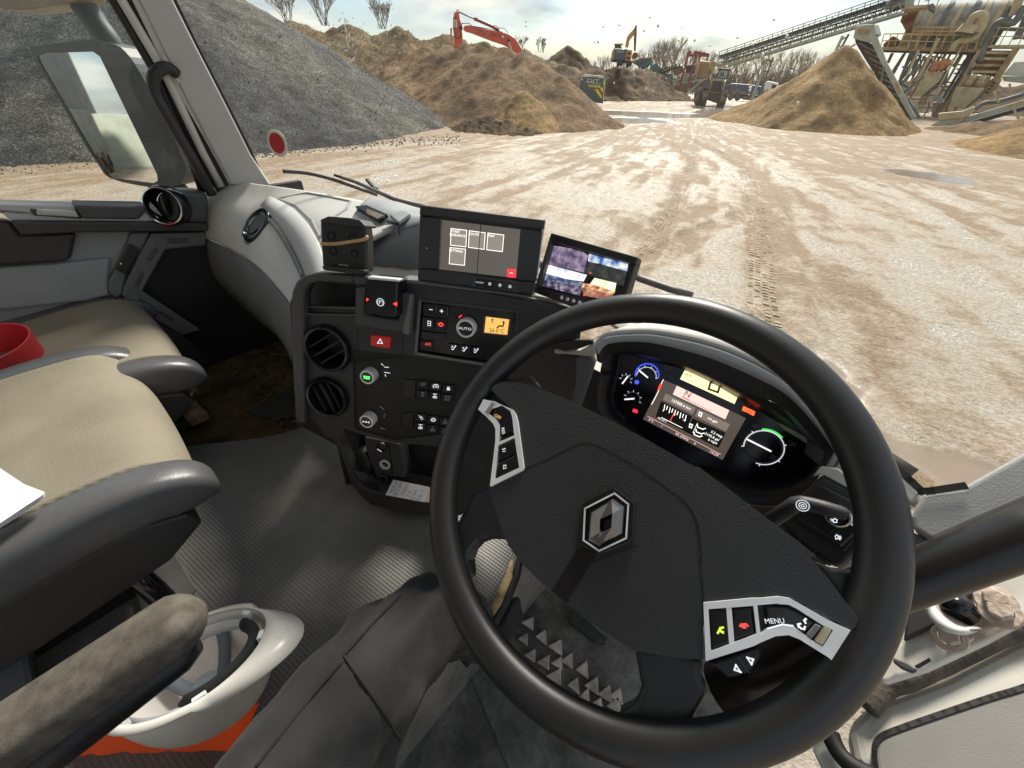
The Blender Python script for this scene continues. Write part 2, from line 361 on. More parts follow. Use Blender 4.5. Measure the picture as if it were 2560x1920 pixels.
def build_ground():
    angs = []
    a = -180.0
    while a < 180:
        angs.append(a); a += .45 if -94 <= a < 12 else (1.2 if -110 <= a < 70 else 6.0)
    rs = [0.0]; r = .6
    while r < 85: rs.append(r); r *= 1.015
    while r < 2500: rs.append(r); r *= 1.25
    v = []; mud = []; wet = []
    for r in rs:
        for a in angs:
            t = R(a); x, y = r*math.sin(t), r*math.cos(t); z = gz(x, y); m = .55; w_ = 0.0
            if -96 < a < 60 and 1.2 < r < 85:
                n = fbm(x*.35, y*.35, 1.0, 4); n2 = fbm(x*2.1, y*2.1, 5.0, 3)
                z += .05*n+.016*n2
                m = .5+.9*n+.35*n2
                gxx, gyy = x+17.5, y-44; st = fbm(math.atan2(gxx, -gyy)*34, math.hypot(gxx, gyy)*.16, 3.3, 4); m += 1.0*st; z += .03*st; m += .75*smooth01(8, 26, r)-.18
                for pl in TRK:
                    bb = polyd(x, y, pl) if r < 50 else (9, 0)
                    d, s = bb
                    if d < .42:
                        k = 1-smooth01(.2, .36, d); z -= .03*k; m += .5*k
                    elif d < .62: z += .02*math.sin((d-.42)/.2*math.pi)
                for (cx, cy), R1, R2 in WET:
                    e = math.hypot((x-cx)/R1, (y-cy)/R2)+.5*n2; w_ = max(w_, 1-smooth01(.6, 1.1, e))
                for c, R1, R2 in WETF:
                    dd = math.hypot(c.x, c.y); ux, uy = c.x/dd, c.y/dd; lo = (x-c.x)*ux+(y-c.y)*uy; la = (x-c.x)*-uy+(y-c.y)*ux
                    e = math.hypot(la/R1, lo/(R2*2.2))+.7*n+.2*n2; w_ = max(w_, 1-smooth01(.75, 1.0, e))
                z = z*(1-w_)+w_*(gz(x, y)-.03)
            v.append((x, y, z)); mud.append(max(0, min(1, m))); wet.append(w_)
    na = len(angs); f = []
    for i in range(len(rs)-1):
        for j in range(na): f.append((i*na+j, (i+1)*na+j, (i+1)*na+(j+1) % na, i*na+(j+1) % na))
    me = bpy.data.meshes.new('ground'); me.from_pydata(v, [], f); me.update()
    for nm, d in (('mud', mud), ('wet', wet)):
        at = me.attributes.new(nm, 'FLOAT', 'POINT'); at.data.foreach_set('value', d)
    m, n, l, p = nmat('wet_mud'); p.inputs['Specular IOR Level'].default_value = .32
    tc = n.new('ShaderNodeTexCoord')
    A = n.new('ShaderNodeAttribute'); A.attribute_name = 'mud'; W = n.new('ShaderNodeAttribute'); W.attribute_name = 'wet'
    t = n.new('ShaderNodeTexNoise'); t.inputs['Scale'].default_value = 1.9; t.inputs['Detail'].default_value = 10; t.inputs['Roughness'].default_value = .65; l.new(tc.outputs['Object'], t.inputs[0])
    ad = n.new('ShaderNodeMath'); ad.operation = 'MULTIPLY_ADD'; ad.inputs[1].default_value = .62; l.new(A.outputs['Fac'], ad.inputs[0])
    # smears and ruts fanning out from the gap between the heaps, where the lorries drive
    sx = n.new('ShaderNodeSeparateXYZ'); l.new(tc.outputs['Object'], sx.inputs[0])
    def mth(op, a_, b_=None):
        q_ = n.new('ShaderNodeMath'); q_.operation = op
        for k_, v_ in enumerate((a_, b_)):
            if v_ is None: continue
            if isinstance(v_, (int, float)): q_.inputs[k_].default_value = v_
            else: l.new(v_, q_.inputs[k_])
        return q_.outputs[0]
    dx_, dy_ = mth('ADD', sx.outputs[0], 17.5), mth('SUBTRACT', 44.0, sx.outputs[1])
    an = mth('MULTIPLY', mth('ARCTAN2', dx_, dy_), 75.0); rd_ = mth('MULTIPLY', mth('SQRT', mth('ADD', mth('MULTIPLY', dx_, dx_), mth('MULTIPLY', dy_, dy_))), .45)
    cb = n.new('ShaderNodeCombineXYZ'); l.new(an, cb.inputs[0]); l.new(rd_, cb.inputs[1])
    ts = n.new('ShaderNodeTexNoise'); ts.inputs['Scale'].default_value = 1.0; ts.inputs['Detail'].default_value = 8; ts.inputs['Roughness'].default_value = .62; ts.inputs['Distortion'].default_value = .5; l.new(cb.outputs[0], ts.inputs[0])
    stk_ = mth('MULTIPLY', mth('SUBTRACT', ts.outputs[0], .5), 1.5)
    sc = n.new('ShaderNodeMath'); sc.operation = 'MULTIPLY_ADD'; sc.inputs[1].default_value = 1.2; l.new(mth('SUBTRACT', stk_, .4), sc.inputs[2]); l.new(t.outputs[0], sc.inputs[0]); l.new(sc.outputs[0], ad.inputs[2])
    r = n.new('ShaderNodeValToRGB'); e = r.color_ramp.elements; e[0].position = .08; e[0].color = (.60, .545, .455, 1); e[1].position = .8; e[1].color = (.31, .22, .135, 1)
    q = r.color_ramp.elements.new(.4); q.color = (.49, .405, .305, 1); l.new(ad.outputs[0], r.inputs[0])
    # small stones and clods
    vo = n.new('ShaderNodeTexVoronoi'); vo.inputs['Scale'].default_value = 26; l.new(tc.outputs['Object'], vo.inputs['Vector'])
    vr = n.new('ShaderNodeValToRGB'); vr.color_ramp.elements[0].position = .08; vr.color_ramp.elements[0].color = (1, 1, 1, 1); vr.color_ramp.elements[1].position = .2; vr.color_ramp.elements[1].color = (0, 0, 0, 1); l.new(vo.outputs[0], vr.inputs[0])
    t3 = n.new('ShaderNodeTexNoise'); t3.inputs['Scale'].default_value = 3; t3.inputs['Detail'].default_value = 4; l.new(tc.outputs['Object'], t3.inputs[0])
    r3 = n.new('ShaderNodeValToRGB'); r3.color_ramp.elements[0].position = .5; r3.color_ramp.elements[1].position = .6; l.new(t3.outputs[0], r3.inputs[0])
    mm = n.new('ShaderNodeMath'); mm.operation = 'MULTIPLY'; l.new(vr.outputs[0], mm.inputs[0]); l.new(r3.outputs[0], mm.inputs[1])
    tf_ = n.new('ShaderNodeTexNoise'); tf_.inputs['Scale'].default_value = 17; tf_.inputs['Detail'].default_value = 8; tf_.inputs['Roughness'].default_value = .72; l.new(tc.outputs['Object'], tf_.inputs[0])
    mf = n.new('ShaderNodeMapRange'); mf.inputs[1].default_value = .32; mf.inputs[2].default_value = .68; mf.inputs[3].default_value = .62; mf.inputs[4].default_value = 1.28; l.new(tf_.outputs[0], mf.inputs[0])
    vf = n.new('ShaderNodeMixRGB'); vf.blend_type = 'MULTIPLY'; vf.inputs[0].default_value = 1; l.new(r.outputs[0], vf.inputs[1]); l.new(mf.outputs[0], vf.inputs[2])
    mx = n.new('ShaderNodeMixRGB'); mx.inputs[2].default_value = (.13, .10, .07, 1); l.new(mm.outputs[0], mx.inputs[0]); l.new(vf.outputs[0], mx.inputs[1])
    mw = n.new('ShaderNodeMixRGB'); mw.inputs[2].default_value = (.27, .215, .16, 1); l.new(W.outputs['Fac'], mw.inputs[0]); l.new(mx.outputs[0], mw.inputs[1]); l.new(mw.outputs[0], p.inputs['Base Color'])
    rr = n.new('ShaderNodeValToRGB'); rr.color_ramp.elements[0].position = .15; rr.color_ramp.elements[0].color = (.14, .14, .14, 1); rr.color_ramp.elements[1].position = .8; rr.color_ramp.elements[1].color = (.75, .75, .75, 1); l.new(ad.outputs[0], rr.inputs[0])
    rw = n.new('ShaderNodeMixRGB'); rw.inputs[2].default_value = (.15, .15, .15, 1); l.new(W.outputs['Fac'], rw.inputs[0]); l.new(rr.outputs[0], rw.inputs[1]); l.new(rw.outputs[0], p.inputs['Roughness'])
    b = n.new('ShaderNodeTexNoise'); b.inputs['Scale'].default_value = 9; b.inputs['Detail'].default_value = 10; b.inputs['Roughness'].default_value = .7; l.new(tc.outputs['Object'], b.inputs[0])
    bs = n.new('ShaderNodeMath'); bs.operation = 'MULTIPLY_ADD'; bs.inputs[1].default_value = .25; l.new(mm.outputs[0], bs.inputs[0]); l.new(mth('ADD', b.outputs[0], mth('MULTIPLY', ts.outputs[0], .9)), bs.inputs[2])
    iv = n.new('ShaderNodeMath'); iv.operation = 'SUBTRACT'; iv.inputs[0].default_value = 1; l.new(W.outputs['Fac'], iv.inputs[1])
    bn = n.new('ShaderNodeBump'); bn.inputs['Distance'].default_value = .06; l.new(iv.outputs[0], bn.inputs['Strength']); l.new(bs.outputs[0], bn.inputs['Height']); l.new(bn.outputs[0], p.inputs['Normal'])
    o = link('ground', me, m, None, smooth=True); tag(o, 'pale wet mud yard rutted by tyre tracks', 'ground', kind='structure')
build_ground()

# ---- heaps
def heap(name, label, cones, m, nz=.25, res=.22, kind=None, seed=0.0, toe=.35, fine=.06, cat='heap', ridge=None, base=0.0):
    """cones: (x, y, height, radius); union of slumped cones with gullies and clods"""
    x0 = min(c[0]-c[3] for c in cones)-1.5; x1 = max(c[0]+c[3] for c in cones)+1.5; y0 = min(c[1]-c[3] for c in cones)-1.5; y1 = max(c[1]+c[3] for c in cones)+1.5
    nx = int((x1-x0)/res)+1; ny = int((y1-y0)/res)+1; v = []; idx = {}
    for j in range(ny):
        for i in range(nx):
            x = x0+i*res; y = y0+j*res; h = -9
            wx = x+nz*1.6*fbm(x*.25, y*.25, seed, 3); wy = y+nz*1.6*fbm(x*.25, y*.25, seed+9, 3)
            for cx, cy, H, Rr in cones:
                d = math.hypot(wx-cx, wy-cy)/Rr; a = math.atan2(wy-cy, wx-cx)
                hh = H*(1-d) if d > .05 else H*(1-.05*.5-d*d/.1)
                hh += .12*nz*H*fbm(math.cos(a)*2.4, math.sin(a)*2.4, seed+cx, 3)*(1-abs(2*min(d, 1)-1))
                h = max(h, hh)
            if h < .9 and h > -1: h = h+toe*math.exp(-max(0, h)*3)*.35
            if h > -.4:
                h += nz*.5*fbm(x*.9, y*.9, seed+3, 4)+fine*fbm(x*3.7, y*3.7, seed+4, 3)
                if h > -.15: idx[(i, j)] = len(v); v.append((x, y, h+base+gz(x, y)))
    f = [(idx[(i, j)], idx[(i+1, j)], idx[(i+1, j+1)], idx[(i, j+1)]) for (i, j) in idx if (i+1, j) in idx and (i, j+1) in idx and (i+1, j+1) in idx]
    me = bpy.data.meshes.new(name); me.from_pydata(v, [], f); me.update()
    o = link(name, me, m, None, smooth=True); tag(o, label, cat, kind=kind); return o
def soil(name, a, b, c, s1=1.2, s2=9, bump=.6, bs=7, grit=None, rough=.9, gs=40):
    m, n, l, p = nmat(name); MATS[name] = m
    tc = n.new('ShaderNodeTexCoord')
    t = n.new('ShaderNodeTexNoise'); t.inputs['Scale'].default_value = s1; t.inputs['Detail'].default_value = 8; t.inputs['Roughness'].default_value = .6; l.new(tc.outputs['Object'], t.inputs[0])
    r = n.new('ShaderNodeValToRGB'); r.color_ramp.elements[0].position = .33; r.color_ramp.elements[0].color = (*a, 1); r.color_ramp.elements[1].position = .66; r.color_ramp.elements[1].color = (*c, 1); q = r.color_ramp.elements.new(.5); q.color = (*b, 1)
    l.new(t.outputs[0], r.inputs[0]); out = r.outputs[0]
    t2 = n.new('ShaderNodeTexNoise'); t2.inputs['Scale'].default_value = s2; t2.inputs['Detail'].default_value = 6; t2.inputs['Roughness'].default_value = .7; l.new(tc.outputs['Object'], t2.inputs[0])
    mr = n.new('ShaderNodeMapRange'); mr.inputs[1].default_value = .3; mr.inputs[2].default_value = .7; mr.inputs[3].default_value = .62; mr.inputs[4].default_value = 1.3; l.new(t2.outputs[0], mr.inputs[0])
    mv = n.new('ShaderNodeMixRGB'); mv.blend_type = 'MULTIPLY'; mv.inputs[0].default_value = 1; l.new(out, mv.inputs[1]); l.new(mr.outputs[0], mv.inputs[2]); out = mv.outputs[0]
    mq = n.new('ShaderNodeMapping'); mq.inputs['Scale'].default_value = (.8, .8, .10); l.new(tc.outputs['Object'], mq.inputs[0])
    t4 = n.new('ShaderNodeTexNoise'); t4.inputs['Scale'].default_value = 1.3; t4.inputs['Detail'].default_value = 7; t4.inputs['Distortion'].default_value = .6; l.new(mq.outputs[0], t4.inputs[0])
    m4 = n.new('ShaderNodeMapRange'); m4.inputs[1].default_value = .34; m4.inputs[2].default_value = .6; m4.inputs[3].default_value = .6; m4.inputs[4].default_value = 1.12; l.new(t4.outputs[0], m4.inputs[0])
    v4 = n.new('ShaderNodeMixRGB'); v4.blend_type = 'MULTIPLY'; v4.inputs[0].default_value = 1; l.new(out, v4.inputs[1]); l.new(m4.outputs[0], v4.inputs[2]); out = v4.outputs[0]
    if grit:
        vo = n.new('ShaderNodeTexVoronoi'); vo.inputs['Scale'].default_value = gs; l.new(tc.outputs['Object'], vo.inputs['Vector'])
        hs = n.new('ShaderNodeValToRGB'); hs.color_ramp.elements[0].position = .55; hs.color_ramp.elements[0].color = (.35, .35, .35, 1); hs.color_ramp.elements[1].position = 1; hs.color_ramp.elements[1].color = (2.6, 2.6, 2.5, 1)
        sp = n.new('ShaderNodeSeparateColor'); l.new(vo.outputs['Color'], sp.inputs[0]); l.new(sp.outputs[0], hs.inputs[0])
        m2 = n.new('ShaderNodeMixRGB'); m2.blend_type = 'MULTIPLY'; m2.inputs[0].default_value = grit; l.new(out, m2.inputs[1]); l.new(hs.outputs[0], m2.inputs[2]); out = m2.outputs[0]
    l.new(out, p.inputs['Base Color']); p.inputs['Roughness'].default_value = rough; p.inputs['Specular IOR Level'].default_value = .25
    b_ = n.new('ShaderNodeTexNoise'); b_.inputs['Scale'].default_value = bs; b_.inputs['Detail'].default_value = 9; b_.inputs['Roughness'].default_value = .75; l.new(tc.outputs['Object'], b_.inputs[0])
    bn = n.new('ShaderNodeBump'); bn.inputs['Strength'].default_value = bump; bn.inputs['Distance'].default_value = .38; l.new(b_.outputs[0], bn.inputs['Height']); l.new(bn.outputs[0], p.inputs['Normal'])
    return m
def polar(az, d): return (d*math.sin(R(az)), d*math.cos(R(az)))
m_grav = soil('grey_gravel', (.06, .063, .067), (.095, .097, .095), (.17, .16, .13), .13, 3, .5, 16, grit=.6, gs=24)
m_sand = soil('brown_sand', (.225, .138, .072), (.345, .218, .115), (.45, .305, .165), .3, 5, .9, 6)
m_sandy = soil('golden_sand', (.35, .215, .085), (.47, .30, .125), (.57, .39, .18), .5, 6, .8, 6)
m_earth = soil('dark_earth', (.11, .068, .04), (.17, .108, .06), (.24, .165, .09), .4, 4, 1.0, 4)
m_bank = soil('grass_bank_earth', (.16, .11, .055), (.25, .18, .09), (.33, .26, .15), .3, 3, 1.0, 4)
gx, gy = polar(-76, 33)
g1 = heap('gravel_heap', 'tall dark grey gravel heap beside the passenger side pillar', [(gx, gy, 7.3, 14.2), (*polar(-92, 36.5), 7.0, 11.8)], m_grav, nz=.35, res=.2, seed=2, fine=.1, toe=.2)
heap('sand_heap', 'broad brown sand heap in front of the red excavator', [(*polar(-46.0, 33.5), 4.05, 6.6), (*polar(-41.3, 30.5), 3.45, 6.0), (*polar(-48, 35), 4.0, 6.8), (*polar(-43.6, 32), 3.8, 6.2), (*polar(-50, 36), 4.0, 7), (*polar(-52, 37.5), 4.05, 7.2), (*polar(-54, 39), 4.1, 7.5), (*polar(-39.2, 29.6), 3.0, 5.0), (*polar(-36.9, 28.5), 2.45, 3.3)], m_sand, nz=.42, res=.16, seed=5, fine=.09)
heap('sand_heap', 'golden sand lobe slumped against the brown sand heap', [(*polar(-41.0, 26.5), 1.75, 2.7)], m_sandy, nz=.35, res=.11, seed=8, fine=.1)
heap('clod_heap', 'low dark spill of clods at the foot of the golden sand', [(*polar(-45.5, 25.4), .55, 1.8), (*polar(-43, 24.6), .45, 1.5)], m_earth, nz=.3, res=.09, seed=11, fine=.25)
heap('sand_heap', 'steep pointed golden sand heap under the dark stacking conveyor', [(*polar(-9.3, 37), 4.15, 5.2), (*polar(-11.4, 38), 3.1, 4.6), (*polar(-13.8, 38), 1.8, 3.6), (*polar(-7.0, 35), 1.7, 3.2)], m_sandy, nz=.45, res=.14, seed=14, fine=.08)
heap('sand_heap', 'pale low sand heap at the right edge of the yard', [(*polar(11.0, 32), 2.2, 4.9)], m_sandy, nz=.3, res=.16, seed=17, fine=.08)
heap('sand_heap', 'small brown sand heap below the lowest conveyor', [(*polar(5.8, 39.5), 1.0, 2.6), (*polar(2.6, 40), .5, 1.8)], m_sand, nz=.3, res=.18, seed=19, fine=.12)
heap('earth_mound', 'long dark earth mound carrying the orange excavator', [(*polar(-37, 66), 3.6, 8), (*polar(-36.4, 74), 6.2, 9), (*polar(-33, 65), 3.5, 7.5), (*polar(-30.5, 66), 3.55, 7.5), (*polar(-28, 68), 3.4, 7), (*polar(-26.2, 69), 2.4, 5.5), (*polar(-41, 66), 4.2, 9)], m_earth, nz=.9, res=.3, seed=23, fine=.28)
heap('earth_bank', 'low brown earth bank behind the legs of the washing plant', [(*polar(a, 74), h, 8) for a, h in ((-3, 3.0), (1, 3.4), (5, 3.3), (9, 3.0), (13, 3.2))], m_earth, nz=.6, res=.6, seed=41, fine=.2)
bank = heap('earth_bank', 'rough straw coloured earth bank behind the sand heaps', [(*polar(a, 72), h, 17) for a, h in ((-78, 7.6), (-70, 7.7), (-65, 7.6), (-60, 7.6), (-55, 7.5), (-50, 7.0), (-46, 6.2), (-42, 5.4), (-38, 4.2))], m_bank, nz=1.2, res=.55, seed=31, fine=.35)
# loose stones at the toe of the gravel heap, too many to count
def stones():
    mb = MB(); r_ = random.Random(3)
    def stone(x, y, z, s):
        k = len(mb.v); ax = [r_.uniform(.6, 1.2)*s for _ in range(3)]; a = r_.uniform(0, 6.28)
        vs = [(1, 0, 0), (-1, 0, 0), (0, 1, 0), (0, -1, 0), (0, 0, 1), (0, 0, -1)]
        vs = [(px*ax[0]*r_.uniform(.7, 1.2), py*ax[1]*r_.uniform(.7, 1.2), pz*ax[2]*r_.uniform(.6, 1)) for px, py, pz in vs]
        vs = [(x+px*math.cos(a)-py*math.sin(a), y+px*math.sin(a)+py*math.cos(a), z+pz) for px, py, pz in vs]
        mb.add(vs, [(0, 2, 4), (2, 1, 4), (1, 3, 4), (3, 0, 4), (2, 0, 5), (1, 2, 5), (3, 1, 5), (0, 3, 5)])
    me = g1.data; n = len(me.polygons)
    for i in range(16000):
        pq = me.polygons[r_.randrange(n)]; c = pq.center
        if c.z > 4.5 or r_.random() < c.z/6.5: continue
        stone(c.x+r_.uniform(-.12, .12), c.y+r_.uniform(-.12, .12), c.z+.01, r_.choice((.015, .02, .025, .03, .045)))
    for i in range(900):
        a = r_.uniform(-93, -49); px, py = polar(a, 1); 
        t = 18.2+4*abs(a+76)/26*r_.uniform(.6, 1.2)-abs(r_.gauss(0, .7)); stone(px*t, py*t, .015, r_.choice((.02, .03, .05)))
    o = mb.build('loose_gravel', mat('gravel_stone', (.11, .112, .112), .8, var=.7, vs=2.3), None); tag(o, 'loose grey gravel lying on and around the gravel heap', 'gravel', kind='stuff')
stones()

def treads():
    mb = MB(); r_ = random.Random(6)
    for pl, wd in ((TRK[0], .34), (TRK[2], .26)):
        pts = catmull([V((x, y, 0)) for x, y in pl], 40); acc = 0
        for a, b in zip(pts, pts[1:]):
            L = (b-a).length; acc += L
            if acc < .085 or L < 1e-5: continue
            acc = 0; d = (b-a).normalized(); s = V((-d.y, d.x, 0)); dist = a.length
            if dist > 30: break
            for k in range(4):
                if r_.random() < .3+.3*noise.noise((a.x*1.5, a.y*1.5, 2)): continue
                o = (k-1.5)*wd/3.4+(.0); c = a+s*o+d*(.04 if k % 2 else 0); hw = wd/9.0; c.z = gz(a.x, a.y)-.012+.05*fbm(c.x*.35, c.y*.35, 1.0, 4)+.016*fbm(c.x*2.1, c.y*2.1, 5.0, 3)
                e1, e2 = s*hw*r_.uniform(.8, 1.1)+d*.012, d*.02*r_.uniform(.7, 1.3); t = V((0, 0, .006*r_.uniform(.6, 1.2)))
                mb.add([c-e1-e2, c+e1-e2, c+e1+e2, c-e1+e2, c-e1*.7-e2*.4+t, c+e1*.7-e2*.4+t, c+e1*.7+e2*.4+t, c-e1*.7+e2*.4+t], [(4, 5, 6, 7), (0, 1, 5, 4), (1, 2, 6, 5), (2, 3, 7, 6), (3, 0, 4, 7)])
    o = mb.build('tyre_tread_prints', mat('tread_mud', (.45, .35, .235), .75, var=.35, vs=3), None); tag(o, 'tyre tread prints pressed into the wet mud', 'tyre prints', kind='stuff')
treads()
# ================================================================== CAB
K_BLACK = mat('black_plastic', (.016, .016, .017), .42, bump=.5, bs=900, var=.2)
K_GLOSS = mat('gloss_black', (.008, .008, .010), .16, var=.1)
K_DARK = mat('charcoal_plastic', (.034, .034, .036), .48, bump=.5, bs=900, var=.15, rv=.06, dirt=(.10, .09, .075), ds=9, dlo=.66, dhi=.95)
K_DGREY = mat('dark_grey_plastic', (.062, .062, .066), .5, bump=.5, bs=800, var=.12, dirt=(.16, .14, .11), ds=7, dlo=.62, dhi=.95)
K_MID = mat('mid_grey_plastic', (.15, .155, .162), .52, bump=.4, bs=800, var=.1, dirt=(.24, .22, .18), ds=6, dlo=.58, dhi=.9)
K_LIGHT = mat('light_grey_plastic', (.52, .515, .485), .55, bump=.5, bs=700, var=.06, vs=4, dirt=(.30, .27, .21), ds=5, dlo=.55, dhi=.9)
K_PANEL = mat('blue_grey_plastic', (.29, .305, .315), .55, bump=.4, bs=700, var=.06, dirt=(.27, .25, .2), ds=4, dlo=.55, dhi=.9)
K_PILLAR = mat('pillar_grey_plastic', (.47, .475, .47), .6, bump=.3, bs=600, var=.05, dirt=(.36, .34, .28), ds=5, dlo=.6, dhi=.95)
K_RUB = mat('black_rubber', (.014, .014, .014), .6, var=.3)
K_SILV = mat('satin_silver', (.80, .81, .82), .3, metal=.2, var=.08, vs=20)
K_CHROME = mat('chrome', (.8, .81, .83), .12, metal=1.0, var=.03)
K_WHITE = mat('white_print', (.85, .86, .86), .5, emit=(.8, .85, .9), es=.35)
K_PAINT = mat('cream_white_paint', (.66, .64, .57), .32, var=.06, vs=3, coat=.3, dirt=(.42, .34, .24), ds=5, dlo=.52, dhi=.8)
K_GLASS = glassmat('window_glass', (.97, .985, .975), .035)

PILL = plane((-1.82, .47, 2.3), (.92, -.39, 0))
cab = thing('truck_cab', 'interior shell of the lorry cab with grey pillars, windscreen and rubber floor', 'truck cab', (-.85, 0, 1.3))
# windscreen glass, bowed
base = [(-1.83, .545), (-1.62, .63), (-1.42, .69), (-1.15, .745), (-.9, .765), (-.55, .735), (-.22, .65), (.04, .59), (.165, .545)]
mb = MB()
b0 = catmull([V((x, y, 2.07)) for x, y in base], 5); rows = [[p+V((0, -.16*t+.02*math.sin(t*3.14), 1.1*t)) for p in b0] for t in [i/6 for i in range(7)]]
WS = mb.grid(rows).build('windscreen', glassmat('dusty_windscreen', (.97, .985, .975), .035, dust=.012), cab, smooth=True)
tag(WS, 'large curved windscreen with dust spots')
# black rubber along the foot of the glass
MB().tube([p+V((0, .012, .002)) for p in b0 if p.x > -1.5], .009, 8).build('windscreen_seal', K_RUB, cab, smooth=True)
# left pillar: trim face, beige edge, dark channel and door seal tubes (all run up past the frame)
def up(qs, k=.55):                 # extend the two top points of a pillar strip beyond the frame
    return qs
slab('pillar_trim', zz('A', (700, -520), (930, -520), (960+230, 0), (1350, 320), (1560, 730), (1730, 1070), (1868, 1282), (1600, 1278), (1430, 960), (1260, 630), (1110, 300), (960, 0)), PILL, .03, K_PILLAR, cab, lift=.02, bevel=.006, seg=3)
slab('pillar_edge', zz('A', (640, -520), (715, -520), (968, 0), (1120, 305), (1270, 640), (1440, 965), (1610, 1280), (1585, 1275), (1400, 940), (1225, 640), (1070, 330), (910, 0)), PILL, .03, K_LIGHT, cab, lift=.012, bevel=.004)
slab('pillar_channel', zz('A', (520, -520), (660, -520), (920, 0), (1080, 330), (1235, 640), (1400, 930), (1590, 1290), (1500, 1330), (1290, 1000), (1050, 480), (770, 0)), PILL, .03, K_BLACK, cab, lift=-.004)
MB().tube([on(q, PILL, .012) for q in zz('A', (590, -520), (840, 0), (1100, 440), (1180, 590), (1290, 820), (1400, 1050), (1530, 1290))], .012, 10).build('door_seal', K_LIGHT, cab, smooth=True)
MB().tube([on(q, PILL, .006) for q in zz('A', (480, -520), (780, 0), (1060, 480), (1160, 720), (1290, 1010), (1400, 1330))], .012, 8).build('window_channel', K_RUB, cab, smooth=True)
slab('pillar_clip', zz('A', (1115, 378), (1140, 385), (1250, 570), (1232, 578)), PILL, .006, K_LIGHT, cab, lift=.03)
# windscreen black border strip along the pillar
slab('glass_border', zz('A', (930, -520), (955, -520), (1222, 0), (1370, 310), (1570, 700), (1750, 1060), (1840, 1260), (1815, 1240), (1720, 1062), (1545, 730), (1340, 320), (1186, 0)), PILL, .004, K_BLACK, cab, lift=.004)
h = thing('pillar_rail', 'black looped grab handle on the passenger side pillar', 'handle', tuple(on(zz('A', (1470, 1330)), PILL, .03)))
MB().tube(catmull([on(q, PILL, l) for q, l in zip(zz('A', (1215, 505), (1165, 470), (1105, 480), (1062, 540), (1072, 640), (1140, 770), (1250, 960), (1360, 1150), (1465, 1345)), (.02, .035, .045, .05, .05, .05, .05, .05, .04))], 6), .0165, 12).build('grip', K_BLACK, h, smooth=True)
# roof lining and rear wall close the cab above and behind the camera
MB().box((-.85, -.37, 3.19), (2.3, 1.5, .04)).build('roof_lining', K_PILLAR, cab)
MB().box((-.85, -1.13, 2.3), (2.3, .04, 1.8)).build('rear_wall', K_PILLAR, cab)
# ---- floor: footwell, engine tunnel, driver's footwell
FW = 1.40
M_MAT = sinmat('tunnel_rubber', (.175, .173, .16), .48, 560, 560, 'xy', .5, .18, dirt=(.33, .29, .22), spec=.5, dist=.0011, ds=3.5, dlo=.5, dhi=.85, rot=.6)
MUD = soil('dried_floor_mud', (.09, .062, .036), (.30, .20, .095), (.46, .335, .17), 9, 40, .9, 60)
DMUD = soil('grey_floor_mud', (.25, .245, .23), (.47, .45, .42), (.68, .65, .61), 7, 30, .8, 70)
mb = MB().box((-1.6, -.1, FW-.02), (.75, 1.9, .04)); mb.build('footwell_floor', MUD, cab)
mb = MB().box((.02, .1, FW-.14), (.62, 1.7, .04)); mb.build('driver_floor', DMUD, cab)
# tunnel: rounded cross-section swept along Y, its crown dips toward the driver's side
def tunnel(y, k):
    xl = -1.2-.26*smooth01(.26, -.25, y); prof = [(xl-.02, FW-.05), (xl, 1.445), (xl+.06, 1.47), (xl+.25, 1.48), (-.8, 1.485), (-.5, 1.475), (-.35, 1.46), (-.285, 1.438), (-.26, 1.38), (-.25, 1.2)]
    return [V((x, y, z+.012*fbm(x*4, y*4, 2)*(1 if 0 < i < 9 else 0))) for i, (x, z) in enumerate(prof)]
rows = [tunnel(y, 0) for y in [-.95+.08*i for i in range(22)]]
mb = MB(); mb.grid(surf(rows, 4)); mb.build('tunnel_mat', M_MAT, cab, smooth=True, solid=.01)
MB().tube([onZ(q, 1.45) for q in [(1300, 1395), (1290, 1440), (1262, 1510), (1222, 1580), (1160, 1660)]], .011, 8).build('mat_lip', K_RUB, cab, smooth=True)
mt = mat('mat_edge_mud', (.36, .26, .14), .9, var=.4, vs=40)
MB().tube([onZ(q, 1.463) for q in [(1280, 1400), (1272, 1440), (1244, 1505), (1204, 1575)]], [.004, .011, .012, .006], 6, flat=.4).build('mud_crust', mt, cab, smooth=True)
# chequer rubber bars of the muddy footwell mat
ft = thing('rubber_mat', 'mud caked rubber mat with raised bars in the passenger footwell', 'mat', (-1.55, .35, FW))
slab('sheet', [q for q in zz('E', (1150, 1290), (1640, 1190), (2060, 1130), (2060, 1640), (1800, 1640), (1480, 1640), (1300, 1440))], plane((0, 0, FW+.008), (0, 0, 1)), .007, MUD, ft)
br = None
for i in range(15):
    for j in range(9):
        c = V((-1.86+.045*i+.02*(j % 2), .18+.042*j, FW+.011)); me = br.data if br else None
        rot = Matrix.Rotation(.8 if (i+j) % 2 else -.8, 3, 'Z')
        if br is None: br = MB().box((0, 0, 0), (.03, .009, .006)).build('bar', mat('caked_rubber', (.03, .028, .025), .7, col2=(.2, .145, .075), lo=.42, hi=.56, vs=14), ft); br['kind'] = 'part'; del br['kind']; o = br
        else: o = bpy.data.objects.new('bar', me); COL.objects.link(o); put(o, ft)
        o.location = c; o.rotation_euler = (0, 0, .8 if (i+j) % 2 else -.8)
M_CLEAN = mat('clean_rubber', (.035, .036, .034), .6, bump=.8, bs=120)
slab('clean_patch', zz('E', (1700, 1600), (1900, 1510), (2060, 1430), (2060, 1640), (1800, 1640)), plane((0, 0, FW+.014), (0, 0, 1)), .004, M_CLEAN, ft)
